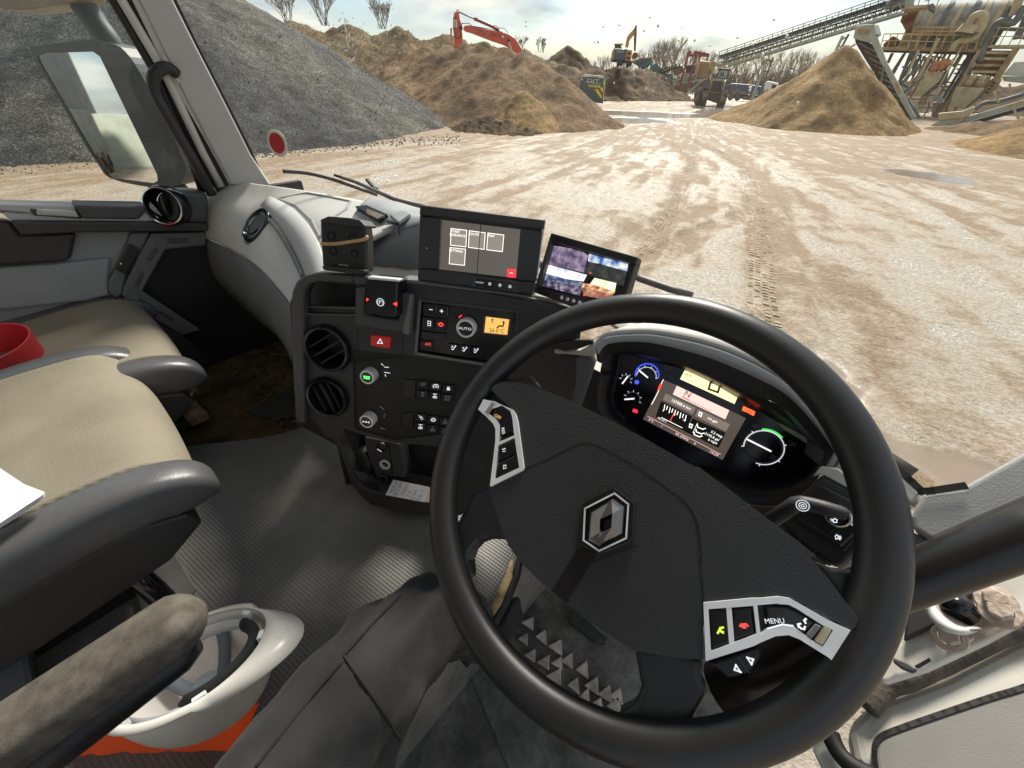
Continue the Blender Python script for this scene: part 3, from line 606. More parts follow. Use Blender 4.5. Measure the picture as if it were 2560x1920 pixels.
# rusty seat rail / pedal bracket in front of the middle seat
M_RUST = mat('rusty_steel', (.20, .14, .10), .75, col2=(.46, .29, .17), vs=25, lo=.4, hi=.65, bump=.6, bs=150, metal=.3)
sb = thing('seat_rail', 'muddy rusted steel seat bracket on the floor before the passenger seat', 'bracket', tuple(onZ(zz('b', (1350, 950)), 1.42)))
RZ = plane((0, 0, 1.49), (0, 0, 1))
slab('plate', zz('b', (1135, 820), (1290, 760), (1330, 720), (1420, 790), (1450, 850), (1390, 950), (1250, 990), (1180, 900)), RZ, .006, M_RUST, sb, bevel=.002)
slab('foot_plate', zz('b', (1200, 960), (1440, 880), (1560, 1000), (1420, 1060), (1240, 1040)), RZ, .03, M_RUST, sb, lift=-.03, bevel=.002)
MB().tube([on(q, RZ, l) for q, l in zip(zz('b', (1300, 760), (1330, 715), (1430, 795), (1448, 850), (1400, 935)), (0, .015, .02, .02, .005))], .006, 8).build('hoop', M_RUST, sb, smooth=True)
MB().tube([on(q, RZ, .0) for q in zz('b', (1135, 815), (1170, 890), (1240, 985))], .005, 8).build('edge_bar', M_RUST, sb, smooth=True)
slab('rail', zz('b', (1040, 1150), (1380, 1010), (1410, 1050), (1110, 1190)), RZ, .04, mat('black_rail', (.02, .018, .016), .6, var=.5, vs=30, dirt=(.15, .1, .06), ds=20), sb, lift=-.03, bevel=.003)
slab('riser', zz('b', (870, 880), (1130, 820), (1250, 1040), (1060, 1170), (960, 1010)), RZ, .05, K_BLACK, sb, lift=-.05)
# under-dash darkness: bulkhead and side kick panel
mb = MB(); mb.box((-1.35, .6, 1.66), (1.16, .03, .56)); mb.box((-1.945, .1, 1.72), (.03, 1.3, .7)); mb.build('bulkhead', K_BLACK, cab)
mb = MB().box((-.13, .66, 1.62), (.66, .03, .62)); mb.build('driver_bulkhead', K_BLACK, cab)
# bare dirty metal floor with pressed triangles, seen through the wheel
DF = plane((0, 0, FW-.115), (0, 0, 1))
fl = thing('floor_mat', 'dirty driver floor mat with raised triangles below the steering wheel', 'mat', tuple(onZ((1450, 1640), FW-.12)))
slab('sheet', [(1235, 1450), (1300, 1390), (1480, 1390), (1720, 1600), (1760, 1800), (1740, 1990), (1300, 1990), (1180, 1700)], DF, .006, DMUD, fl)
TRI = mat('dusty_rubber', (.46, .42, .36), .8, var=.35, vs=40, bump=.6, bs=200)
tp = zz('L', (1455, 320), (1430, 400), (1520, 390), (1595, 440), (1465, 480), (1535, 520), (1650, 510), (1725, 555), (1590, 590), (1680, 630), (1775, 635), (1735, 700), (1845, 680), (1800, 730), (1600, 520), (1890, 735), (1900, 690))
for i, q in enumerate(tp):
    c = on(q, DF, .007); r0 = .022; a0 = R(100)
    MB().prism([c+r0*rnd.uniform(.8, 1.15)*V((math.cos(a0+k*2.094+rnd.uniform(-.12, .12)), math.sin(a0+k*2.094), 0)) for k in range(3)], V((0, 0, .007))).build('triangle_stud', TRI, fl, bevel=.0025)
slab('pedal_plate', zz('L', (1660, 250), (1700, 260), (1850, 395), (1840, 415), (1790, 410), (1655, 310)), DF, .02, M_CLEAN, fl, lift=.03, bevel=.004)
# ---- passenger dash (curved), tray, hump
dash = thing('dashboard', 'grey moulded dashboard running under the windscreen', 'dashboard', (-.85, .5, 1.9))
def g3(*c): return [onX((x, y), X) for x, y, X in c]
net = [
 g3((560, 455, -1.9), (700, 474, -1.62), (865, 503, -1.35), (1000, 530, -1.12), (1070, 545, -.95)),
 g3((536, 478, -1.9), (668, 500, -1.62), (770, 535, -1.35), (850, 580, -1.12), (905, 620, -.95)),
 g3((520, 505, -1.9), (622, 540, -1.62), (708, 590, -1.35), (790, 655, -1.12), (840, 720, -.95)),
 g3((512, 550, -1.9), (600, 585, -1.62), (678, 635, -1.35), (752, 705, -1.12), (800, 780, -.95)),
 g3((517, 592, -1.9), (593, 627, -1.62), (658, 674, -1.35), (728, 752, -1.12), (770, 830, -.95)),
]
dbody = MB().grid(surf(net, 6)); from mathutils.bvhtree import BVHTree
dbt = BVHTree.FromPolygons([V(v) for v in dbody.v], dbody.f)
dbody.build('dash_body', K_LIGHT, dash, smooth=True, solid=.012)
def ond(q, lift=0.0):               # point of the dash surface under a pixel
    h_ = dbt.ray_cast(EYE, ray(q).normalized())
    if h_[0] is None: return None
    n_ = h_[1] if h_[1].dot(EYE-h_[0]) > 0 else -h_[1]
    return h_[0]+n_*lift, n_
und = [
 g3((518, 596, -1.9), (594, 632, -1.62), (659, 680, -1.35), (729, 758, -1.12), (770, 836, -.95)),
 g3((520, 620, -1.9), (590, 660, -1.63), (655, 712, -1.37), (722, 795, -1.14), (768, 880, -.97)),
 g3((530, 670, -1.92), (605, 730, -1.68), (675, 790, -1.42), (735, 870, -1.18), (780, 950, -1.0)),
 g3((545, 700, -1.95), (640, 790, -1.8), (710, 850, -1.55), (750, 930, -1.3), (800, 1000, -1.1)),
]
MB().grid(surf(und, 5)).build('dash_underside', K_MID, dash, smooth=True, solid=.01)
# arched strip, tray and side vent, all lying on the dash surface
def strip(nm, qa, qb, lift, m, k=6):
    A_, B_ = q_smooth(qa, k, False), q_smooth(qb, k, False); ra, rb = [], []
    for a, b in zip(A_, B_):
        pa, pb = ond(a, lift), ond(b, lift)
        if pa and pb: ra.append(pa[0]); rb.append(pb[0])
    if len(ra) > 2: return MB().grid([ra, [x.lerp(y, .5) for x, y in zip(ra, rb)], rb]).build(nm, m, dash, smooth=True, solid=.012)
strip('dash_arch', ((684, 503), (745, 536), (795, 592), (822, 652), (836, 700)), ((662, 526), (712, 574), (750, 632), (778, 690), (792, 735)), .009, K_PILLAR)
strip('arch_edge', ((660, 530), (708, 580), (745, 638), (772, 696)), ((655, 536), (702, 588), (738, 646), (765, 702)), .006, K_MID)
tq_ = [(700, 506), (772, 492), (830, 503), (880, 514), (868, 535), (845, 550), (825, 580), (808, 602), (785, 560), (745, 524)]
tp_ = [ond(q, .004) for q in tq_]
if all(tp_):
    MB().prism([p[0] for p in tp_], V((0, 0, -.004))).build('tray_floor', mat('scuffed_grey_plastic', (.46, .46, .445), .6, var=.12, vs=30, dist=2.0), dash)
    for a, b in zip(tq_, tq_[1:]+tq_[:1]):
        pa, pb = ond(a, .008), ond(b, .008); MB().beam(pa[0], pb[0], .008, .016).build('tray_rim', K_PANEL, dash, bevel=.002)
kn, kn_n = ond(zz('E', (1795, 325)), .012); kx = V((0, .4, 1))
kv = MB().lathe(kn-kn_n*.016, kn_n, [(.064, 0), (.064, .016), (.059, .022), (.053, .022), (.049, .013)], 40, x=kx, cap=False).build('air_vent', K_GLOSS, dash, auto=40)
MB().lathe(kn-kn_n*.016, kn_n, [(.05, .006), (.0495, .014), (.03, .019), (.002, .02)], 36, x=kx).build('vent_disc', K_DGREY, kv, auto=40)
ks = kn_n.cross(V((0, 0, 1))).normalized(); kt = kn_n.cross(ks)
MB().tube([kn+kn_n*.004+.036*(math.cos(t)*ks+math.sin(t)*kt) for t in [R(20+10*i) for i in range(15)]], .003, 8).build('vent_lip', K_GLOSS, kv, smooth=True)
MB().lathe(kn-kn_n*.024, kn_n, [(.078, 0), (.072, .016), (.062, .02)], 40, cap=False).build('vent_housing', K_MID, dash, auto=50)
# hump over the defroster / centre box
def hp(q, X): return onX(q, X)
hump = [
 [hp((850, 640), -1.07), hp((905, 690), -1.0), hp((985, 700), -.93), hp((1060, 700), -.86)],
 [hp((868, 590), -1.08), hp((918, 628), -1.0), hp((985, 600), -.93), hp((1058, 580), -.86)],
 [hp((880, 545), -1.1), hp((935, 558), -1.03), hp((1000, 548), -.96), hp((1058, 545), -.88)],
 [hp((905, 508), -1.15), hp((950, 514), -1.08), hp((1010, 530), -1.0), hp((1070, 540), -.92)],
 [hp((925, 496), -1.2), hp((985, 503), -1.13), hp((1045, 520), -1.05), hp((1090, 530), -.96)],
 [hp((935, 500), -1.24), hp((995, 508), -1.18), hp((1050, 526), -1.1), hp((1095, 536), -1.0)]]
hm = MB().grid(surf(hump, 6)); hbt = BVHTree.FromPolygons([V(v) for v in hm.v], hm.f); hm.build('centre_hump', K_PANEL, dash, smooth=True, solid=.012)
def hpl(q):                          # plane touching the hump under a pixel
    h_ = hbt.ray_cast(EYE, ray(q).normalized())
    if h_[0] is None: return HPL0
    n_ = h_[1] if h_[1].dot(EYE-h_[0]) > 0 else -h_[1]
    return (h_[0], n_)
HPL0 = plane(hp((935, 520), -1.1), (.35, -.45, .82)); HPL = hpl(zz('F', (770, 225)))
slab('hump_slot', zz('F', (655, 180), (735, 170), (880, 235), (815, 278)), HPL, .012, K_BLACK, dash, lift=.010)
slab('slot_insert', zz('F', (735, 195), (862, 245), (812, 268), (735, 228)), HPL, .006, mat('tan_lining', (.30, .24, .19), .8, var=.3, vs=40), dash, lift=.012)
HPF = hpl(zz('F', (960, 240)))
slab('hump_flap', zz('F', (890, 235), (985, 205), (1040, 225), (955, 285), (945, 282)), HPF, .012, K_PANEL, dash, lift=.014, bevel=.004)
slab('flap_gap', zz('F', (865, 262), (948, 283), (955, 297), (868, 280)), HPF, .008, K_BLACK, dash, lift=.010)
line('hump_joint', zz('F', (948, 285), (958, 335), (965, 385)), hpl(zz('F', (955, 335))), .003, K_BLACK, dash, lift=.006)
line('hump_crease', q_smooth(zz('F', (745, 500), (830, 430), (960, 350), (1090, 310)), 4, False), hpl(zz('F', (900, 400))), .004, K_MID, dash, lift=.006)
# driver side top of the dash, between cluster hood and glass
tb = ((-.9, .765), (-.55, .735), (-.22, .65), (.04, .59), (.175, .545))
top = [[V((x, y+dy, z)) for x, y in tb] for dy, z in ((0, 2.058), (-.015, 2.056), (-.03, 2.05))]
MB().grid(surf(top, 5)).build('driver_dash_top', K_LIGHT, dash, smooth=True, solid=.01)
# blue-grey filler panel between console and cluster
FP = plane(onY((1400, 960), .56), (.3, -.93, .18))
slab('filler_panel', zz('J', (760, 110), (800, 95), (1190, 125), (1210, 160), (1120, 440), (1000, 700), (600, 700), (650, 250)), FP, .02, mat('slate_plastic', (.12, .125, .145), .5, bump=.4, bs=900, var=.08), dash, bevel=.004)
slab('filler_slot', zz('J', (700, 235), (825, 250), (815, 330), (690, 300)), FP, .008, K_BLACK, dash, lift=.004)
slab('dash_ledge', zz('J', (740, 100), (900, 45), (1000, 80), (1110, 70), (1215, 15), (1240, 60), (1200, 118), (1000, 100)), FP, .05, K_LIGHT, dash, lift=.012, bevel=.004)
slab('ledge_pocket', zz('J', (860, 40), (1050, 0), (1190, 0), (1200, 25), (1100, 62), (1000, 72)), FP, .01, K_BLACK, dash, lift=.016)
# ---- centre console
SP = plane((-.6318, .4122, 2.0819), (.545, -.80, .25)); Sn = SP[1]
con = thing('centre_console', 'charcoal centre console of switches and dials beside the steering wheel', 'console', tuple(on((1000, 1250), SP)))
def S3(qs, lift=0.0): return [on(q, SP, lift) for q in qs]
def srad(q0, q1): return (on(q0, SP)-on(q1, SP)).length
outer = zz('F', (215, 840), (222, 770), (250, 705), (300, 660), (390, 640), (640, 655), (975, 690), (1500, 765), (1900, 840), (2150, 890))+[(1452, 830), (1440, 960), (1400, 1100), (1300, 1230)]+zz('G', (1400, 1660), (1100, 1610), (760, 1540), (640, 1430), (590, 1370), (540, 1200), (470, 1040), (440, 1000), (350, 950), (300, 850), (235, 830), (212, 862), (130, 855), (112, 500), (98, 200))
h_cub = zz('F', (300, 800), (315, 750), (350, 715), (400, 705), (665, 725), (670, 935), (300, 925))
h_cl = zz('F', (1108, 835), (1785, 915), (1740, 1290), (1088, 1208))
h_sw = zz('G', (600, 258), (1000, 300), (1660, 385), (1560, 700), (1450, 940), (950, 1000), (620, 905))
h_tr = zz('G', (455, 880), (690, 960), (960, 1025), (1400, 1060), (1330, 1400), (1250, 1450), (870, 1450), (690, 1390), (620, 1300), (580, 1180), (520, 1060))
v1c, v2c = zz('F', (468, 1165)), zz('F', (470, 1500))
r1, r2 = srad(v1c, zz('F', (318, 1165))), srad(v2c, zz('F', (338, 1500)))
holes = [S3(h_cub), S3(h_cl), S3(h_sw), S3(h_tr), circ(on(v1c, SP), Sn, r1*.98, 36), circ(on(v2c, SP), Sn, r2*.98, 36)]
panel('fascia', S3(outer), holes, Sn, .03, K_DARK, con, bevel=.003, seg=3)
slab('side_wall', zz('F', (205, 850), (260, 695), (380, 640), (640, 655), (1300, 740), (1300, 900), (640, 900))+[(900, 1150)]+zz('G', (470, 1040), (130, 860)), SP, .16, K_BLACK, con, lift=-.06)
# raised left frame
fo = zz('F', (215, 840), (222, 770), (250, 705), (300, 660), (390, 640), (640, 655), (645, 715), (400, 705), (345, 720), (310, 755), (298, 810))+zz('G', (190, 300), (205, 840), (212, 862), (130, 855), (112, 500), (98, 200))
slab('frame_trim', fo, SP, .02, K_DGREY, con, lift=.018, bevel=.006, seg=3)
slab('top_lip', zz('F', (640, 655), (735, 665), (740, 735), (645, 715)), SP, .03, K_DGREY, con, lift=.018, bevel=.004)
slab('cubby_back', zz('F', (280, 690), (690, 700), (690, 950), (280, 945)), SP, .01, K_BLACK, con, lift=-.06)
slab('cubby_shelf', zz('F', (300, 880), (670, 890), (670, 945), (300, 940)), SP, .03, K_BLACK, con, lift=-.01, bevel=.003)
# parking brake
slab('brake_surround', zz('F', (655, 740), (735, 735), (720, 930), (960, 965), (965, 780), (1045, 790), (1030, 1075), (985, 1060), (650, 1010)), SP, .03, K_DGREY, con, lift=.022, bevel=.006, seg=3)
slab('brake_bevel', zz('F', (1030, 790), (1050, 800), (1028, 1078), (985, 1062), (985, 1020)), SP, .02, K_MID, con, lift=.024, bevel=.003)
bl = slab('brake_lever', zz('F', (742, 675), (962, 695), (952, 958), (715, 932), (735, 735)), SP, .05, K_GLOSS, con, lift=.045, bevel=.006, seg=3)
slab('lever_shine', zz('F', (742, 668), (960, 688), (962, 706), (744, 686)), SP, .02, K_SILV, bl, lift=.047, bevel=.002)
RED = glow('red_lamp', (1.0, .05, .03), 1.1)
slab('brake_lamp', zz('F', (735, 818), (750, 828), (735, 838)), SP, .002, RED, bl, lift=.048, bevel=0)
slab('brake_lamp', zz('F', (918, 855), (945, 845), (945, 872)), SP, .002, RED, bl, lift=.048, bevel=0)
cP = on(zz('F', (832, 845)), SP, .047)
pu, pv = (on((1100, 900), SP)-on((1000, 887), SP)).normalized(), None
pv = Sn.cross(pu)
MB().lathe(cP, Sn, [(.008, 0), (.008, .0006), (.0068, .0006), (.0068, 0)], 28, cap=False).build('brake_symbol', K_WHITE, bl)
text('brake_symbol', '(P)', cP+Sn*.0006, pu, pv, .008, K_WHITE, bl)
slab('hazard_button', zz('F', (765, 1075), (902, 1090), (895, 1168), (763, 1148)), SP, .01, mat('dark_red_plastic', (.22, .012, .012), .35, emit=(.3, .01, .01), es=.25), con, lift=.006, bevel=.002)
line('hazard_symbol', zz('F', (830, 1100), (846, 1130), (812, 1128)), SP, .0016, K_WHITE, con, lift=.0085, closed=True)
line('joint', zz('F', (675, 1030), (675, 1170), (630, 1180)), SP, .0016, K_BLACK, con)
line('joint', zz('F', (985, 1075), (980, 1215)), SP, .0016, K_BLACK, con)
# round air vents
def vent(c, rr, tilt, nm):
    c3 = on(c, SP, .004)
    a = MB().lathe(c3, Sn, [(rr*1.02, 0), (rr*1.02, .006), (rr*.96, .011), (rr*.86, .010), (rr*.8, .002), (rr*.76, -.02), (rr*.6, -.05)], 48, cap=False).build('air_vent', K_GLOSS, con, auto=40)
    MB().lathe(c3-Sn*.05, Sn, [(rr*.8, 0), (rr*.4, .002), (.001, .002)], 32).build('vent_back', K_BLACK, a)
    d = (pu*math.cos(tilt)+pv*math.sin(tilt)); s = Sn.cross(d)
    for k in (-.38, .02, .42):
        L = math.sqrt(max(.05, .6-k*k))*rr; p = c3+s*k*rr-Sn*.006
        MB().beam(p-d*L, p+d*L, .003, .022, up=Sn).build('vent_vane', K_BLACK, a, bevel=.001)
    p = c3+s*.02*rr; MB().tube([p-d*rr*.7, p, p+d*rr*.7], [.002, .003, .002], 8).build('vent_bar', K_DGREY, a, smooth=True)
vent(v1c, r1, R(34), 1); vent(v2c, r2, R(112), 2)
# climate unit
clm = slab('climate_panel', zz('F', (1095, 825), (1800, 905), (1750, 1300), (1075, 1215)), SP, .01, K_GLOSS, con, lift=-.008, bevel=.0)
line('climate_frame', zz('F', (1108, 835), (1075, 1200), (1640, 1290)), SP, .006, K_MID, con, lift=.002)
line('climate_frame', zz('F', (1105, 830), (1785, 912), (1765, 1080)), SP, .004, K_DGREY, con, lift=.002)
def knob(c, e, nm, hgt=.024, cap=None):
    rr = srad(c, e); c3 = on(c, SP, -.006)
    k = MB().lathe(c3, Sn, [(rr*1.0, 0), (rr*1.0, hgt*.6), (rr*.96, hgt*.95), (rr*.9, hgt), (rr*.74, hgt), (rr*.74, hgt-.002)], 40, cap=False).build('rotary_knob', K_SILV, con, auto=35)
    MB().lathe(c3, Sn, [(rr*.76, hgt-.003), (rr*.7, hgt-.0012), (.0005, hgt-.001)], 36).build('knob_cap', K_GLOSS, k, auto=35)
    return k, c3+Sn*(hgt+.0005), rr
k, kc, rr = knob(zz('F', (1435, 1012)), zz('F', (1502, 1012)), 'auto', .018)
text('knob_text', 'AUTO', kc-V((0, 0, 0))-pu*.001, pu, pv, rr*.28, K_WHITE, k, wide=1.2)
AMB = glow('amber_lcd', (.62, .36, .09), .8); INK = mat('lcd_ink', (.02, .015, .01), .6)
slab('lcd_bezel', zz('F', (1545, 938), (1745, 962), (1725, 1085), (1533, 1062)), SP, .004, K_DGREY, con, lift=-.006, bevel=.001)
lcd = slab('climate_display', zz('F', (1562, 946), (1722, 966), (1708, 1070), (1550, 1054)), SP, .003, AMB, con, lift=-.004, bevel=0)
ptext('display_text', '26.0°C', zz('F', (1575, 1037)), zz('F', (1700, 1049)), SP, .0085, INK, lcd, lift=-.0035, wide=.95)
MB().lathe(on(zz('F', (1683, 982)), SP, -.0035), Sn, [(.0022, 0), (.0001, .0002)], 14).build('display_icon', INK, lcd)
line('display_icon', zz('F', (1686, 990), (1678, 1012), (1655, 1008), (1640, 1020)), SP, .0028, INK, lcd, lift=-.0033, thick=.0003)
line('display_icon', zz('F', (1605, 985), (1606, 962)), SP, .0016, INK, lcd, lift=-.0033, thick=.0003)
slab('display_icon', zz('F', (1598, 970), (1606, 956), (1615, 971)), SP, .0003, INK, lcd, lift=-.0033, bevel=0)
def pbtn(q4, icon=None, m=None, lift=-.004):
    b = slab('button', q4, SP, .004, K_GLOSS, con, lift=lift, bevel=.0012)
    return b
for q4 in (((1125, 850), (1212, 862), (1208, 925), (1122, 915)), ((1222, 862), (1298, 872), (1292, 945), (1218, 935)), ((1120, 945), (1205, 955), (1200, 1035), (1115, 1025)), ((1212, 955), (1292, 965), (1286, 1040), (1208, 1030)), ((1113, 1045), (1285, 1060), (1280, 1105), (1110, 1090)), ((1108, 1108), (1200, 1116), (1195, 1172), (1103, 1162)), ((1300, 1130), (1370, 1138), (1366, 1200), (1296, 1190)), ((1376, 1140), (1450, 1150), (1446, 1210), (1372, 1202)), ((1456, 1150), (1530, 1160), (1526, 1222), (1452, 1212))):
    pbtn(zz('F', *q4))
LI = -.0025
line('button_icon', zz('F', (1172, 895), (1190, 897)), SP, .0016, K_WHITE, con, lift=LI)
line('button_icon', zz('F', (1245, 905), (1264, 908)), SP, .0016, K_WHITE, con, lift=LI); line('button_icon', zz('F', (1255, 897), (1255, 916)), SP, .0016, K_WHITE, con, lift=LI)
line('button_divider', zz('F', (1216, 868), (1214, 920)), SP, .0012, K_MID, con, lift=LI); line('button_divider', zz('F', (1298, 880), (1294, 940)), SP, .0012, K_MID, con, lift=LI)
line('button_icon', zz('F', (1160, 975), (1180, 978), (1178, 1008), (1160, 1006)), SP, .0012, K_WHITE, con, lift=LI, closed=True); line('button_icon', zz('F', (1162, 992), (1180, 994)), SP, .001, K_WHITE, con, lift=LI)
line('heat_icon', zz('F', (1232, 995), (1250, 988), (1266, 998), (1256, 1010), (1242, 1008)), SP, .0018, RED, con, lift=LI, closed=True)
line('button_icon', zz('F', (1190, 1080), (1195, 1062), (1208, 1064), (1214, 1082)), SP, .0012, K_DGREY, con, lift=LI, closed=True)
ptext('button_text', 'A/C', zz('F', (1145, 1134)), zz('F', (1178, 1137)), SP, .0055, RED, con, lift=LI)
for x, y in ((1338, 1160), (1415, 1170), (1494, 1180)):
    line('button_icon', zz('F', (x-14, y+10), (x-4, y+12), (x+4, y-2), (x+12, y-6)), SP, .0016, K_WHITE, con, lift=LI); line('button_icon', zz('F', (x-12, y-14), (x-6, y-8), (x-14, y-2)), SP, .0012, K_WHITE, con, lift=LI)
    MB().lathe(on(zz('F', (x+13, y-13)), SP, LI), Sn, [(.0016, 0), (.0001, .0002)], 10).build('button_icon', K_WHITE, con)
for x, y in ((1378, 948), (1390, 938)): MB().lathe(on(zz('F', (x, y)), SP, LI), Sn, [(.0016, 0), (.0001, .0002)], 10).build('fan_lamp', RED, con)
line('button_icon', zz('F', (1340, 968), (1350, 956), (1362, 966), (1352, 976)), SP, .0012, K_DGREY, con, lift=LI, closed=True)
# switch panel with the two mode dials
slab('switch_panel', zz('G', (585, 245), (1000, 290), (1680, 375), (1570, 700), (1460, 955), (950, 1012), (605, 915)), SP, .01, mat('matt_black_panel', (.012, .011, .012), .5, bump=.4, bs=900), con, lift=-.006, bevel=0)
GRN = glow('green_lamp', (.08, 1.0, .12), 1.2)
k, kc, rr = knob(zz('a', (178, 345)), zz('a', (292, 345)), 'work', .022)
for j, wd in enumerate((1.0, .9)): 
    c = kc+pv*(.0022-.0042*j); MB().beam(c-pu*rr*.42*wd, c+pu*rr*.42*wd, .0026, .0006, up=Sn).build('knob_lamp', GRN, k)
k, kc, rr = knob(zz('a', (165, 1035)), zz('a', (275, 1035)), 'lock', .022)
for s in (-1, 1): MB().beam(kc+pu*s*rr*.42-pv*.003, kc+pu*s*rr*.42+pv*.003, .0012, .0006, up=Sn).build('knob_icon', K_WHITE, k)
MB().beam(kc-pu*rr*.42, kc+pu*rr*.42, .0008, .0006, up=Sn).build('knob_icon', K_WHITE, k); MB().lathe(kc, Sn, [(.0022, 0), (.0001, .0006)], 12).build('knob_icon', K_WHITE, k)
for (x0, y0, x1, y1) in ((338, 188, 365, 212), (385, 238, 450, 245), (385, 322, 470, 334), (398, 360, 404, 385), (320, 860, 345, 885), (345, 885, 372, 905), (385, 975, 405, 1000), (372, 1015, 385, 1040), (55, 1150, 125, 1160), (50, 1172, 122, 1182), (325, 1200, 355, 1215), (350, 1210, 395, 1225)):
    line('dial_mark', zz('a', (x0, y0), (x1, y1)), SP, .0014, K_WHITE if y0 < 700 else K_PILLAR, con, lift=-.0045)
slab('blank_switch', zz('a', (690, 430), (885, 440), (870, 750), (655, 740), (690, 480)), SP, .008, K_BLACK, con, lift=-.002, bevel=.003)
slab('blank_switch', zz('a', (665, 985), (850, 950), (840, 1220), (660, 1200)), SP, .008, K_BLACK, con, lift=-.002, bevel=.003)
def rocker(cx, cy, ic):
    b = slab('rocker_switch', zz('a', (cx-88, cy-62), (cx+92, cy-50), (cx+86, cy+74), (cx-94, cy+60)), SP, .008, K_BLACK, con, lift=.000, bevel=.002)
    P = lambda *p: zz('a', *[(cx+x, cy+y) for x, y in p])
    w = .0012
    if ic == 0: line('switch_icon', P((-28, -8), (30, -8), (20, 14), (-18, 14)), SP, w, K_PILLAR, b, lift=.0015, closed=True)
    if ic == 1: line('switch_icon', P((-40, 20), (-38, -15), (-15, -30), (20, -28), (40, -8), (38, 25)), SP, w*1.2, K_WHITE, b, lift=.0015); line('switch_icon', P((-18, 20), (0, -8), (18, 20)), SP, w, K_WHITE, b, lift=.0015)
    if ic == 2: slab('switch_icon', P((-22, 24), (-22, -4), (24, -2), (24, 28)), SP, .001, K_WHITE, b, lift=.002, bevel=0); line('switch_icon', P((-14, -4), (-12, -24), (12, -24), (14, -4)), SP, w, K_WHITE, b, lift=.0015)
    if ic == 3: line('switch_icon', P((-24, -30), (28, -26)), SP, w, K_PILLAR, b, lift=.0015); line('switch_icon', P((0, -28), (0, 6)), SP, w, K_PILLAR, b, lift=.0015); line('switch_icon', P((-20, 10), (0, 2), (20, 12), (0, 34)), SP, w, K_PILLAR, b, lift=.0015, closed=True)
    if ic == 4: line('switch_icon', P((-26, -32), (30, -28)), SP, w, K_WHITE, b, lift=.0015); line('switch_icon', P((0, -30), (-4, 30)), SP, w, K_WHITE, b, lift=.0015); line('switch_icon', P((-28, 8), (26, 10), (24, 34), (-28, 30)), SP, w, K_WHITE, b, lift=.0015, closed=True)
    if ic == 5: line('switch_icon', P((-30, -30), (34, -26), (30, 16), (-32, 12)), SP, w, K_PILLAR, b, lift=.0015, closed=True); line('switch_icon', P((-28, 30), (28, 34)), SP, w, K_PILLAR, b, lift=.0015)
    if ic == 6: line('switch_icon', P((-36, -30), (-8, 4), (10, -12)), SP, w, K_WHITE, b, lift=.0015); MB().lathe(on(P((12, 16))[0] if isinstance(P((12, 16)), list) else P((12, 16)), SP, .0015), Sn, [(.0032, 0), (.0032, .0006), (.0022, .0006)], 16, cap=False).build('switch_icon', K_WHITE, b)
    if ic == 7: line('switch_icon', P((-36, 4), (-10, -24), (20, -18), (38, 6), (20, 26), (-16, 24)), SP, w, K_WHITE, b, lift=.0015, closed=True); line('switch_icon', P((-8, 12), (14, -6)), SP, w, K_WHITE, b, lift=.0015)
    if ic == 8: line('switch_icon', P((-34, 18), (-8, 0), (22, 4), (36, 22), (0, 34)), SP, w, K_PILLAR, b, lift=.0015, closed=True); line('switch_icon', P((0, -4), (2, -34)), SP, w, K_PILLAR, b, lift=.0015)
for cx, cy, ic in ((993, 510, 0), (1195, 545, 1), (1395, 580, 2), (988, 670, 3), (1183, 695, 4), (1378, 730, 5), (965, 1035, 6), (1155, 1070, 7), (1345, 1100, 8), (955, 1180, 4), (1145, 1220, 8), (1330, 1250, 8)): rocker(cx, cy, ic)
# lower tray with sockets
slab('tray_back', zz('G', (430, 860), (1420, 1030), (1360, 1480), (560, 1440)), SP, .01, K_BLACK, con, lift=-.085)
slab('socket_column', zz('G', (695, 975), (790, 990), (905, 1010), (935, 1300), (800, 1290), (735, 1150)), SP, .03, K_DARK, con, lift=-.03, bevel=.003)
for q, mm in ((zz('G', (845, 1050)), K_BLACK), (zz('G', (875, 1195)), K_SILV), (zz('G', (858, 1312)), K_DARK)):
    c3 = on(q, SP, -.028); s_ = MB().lathe(c3, Sn, [(.0145, 0), (.0145, .005), (.0115, .006), (.0105, 0), (.009, -.012)], 28, cap=False).build('socket', mm, con, auto=40)
    MB().lathe(c3-Sn*.012, Sn, [(.011, 0), (.0005, .001)], 20).build('socket_hole', K_BLACK, s_)
line('socket_mark', zz('G', (808, 1072), (840, 1092)), SP, .0014, K_WHITE, con, lift=-.022)
slab('tray_divider', zz('G', (905, 1010), (990, 1030), (1040, 1310), (935, 1300)), SP, .05, K_DARK, con, lift=-.02, bevel=.003)
tfl = [on(q, SP, -.002) for q in zz('G', (600, 1230), (660, 1345), (760, 1415), (900, 1450), (1260, 1490), (1340, 1420))]; bk = [on(q, SP, -.085) for q in zz('G', (1340, 1320), (900, 1300), (620, 1180))]
MB().prism(tfl+bk, V((0, 0, -.006))).build('tray_floor', K_DGREY, con)
slab('cup_holder', zz('G', (590, 1130), (640, 1090), (700, 1100), (760, 1220), (740, 1300), (650, 1300)), SP, .04, K_BLACK, con, lift=-.03, bevel=.01, seg=3)
slab('lower_skirt', zz('G', (300, 850), (440, 990), (430, 1010), (360, 960)), SP, .05, K_BLACK, con, lift=-.02)
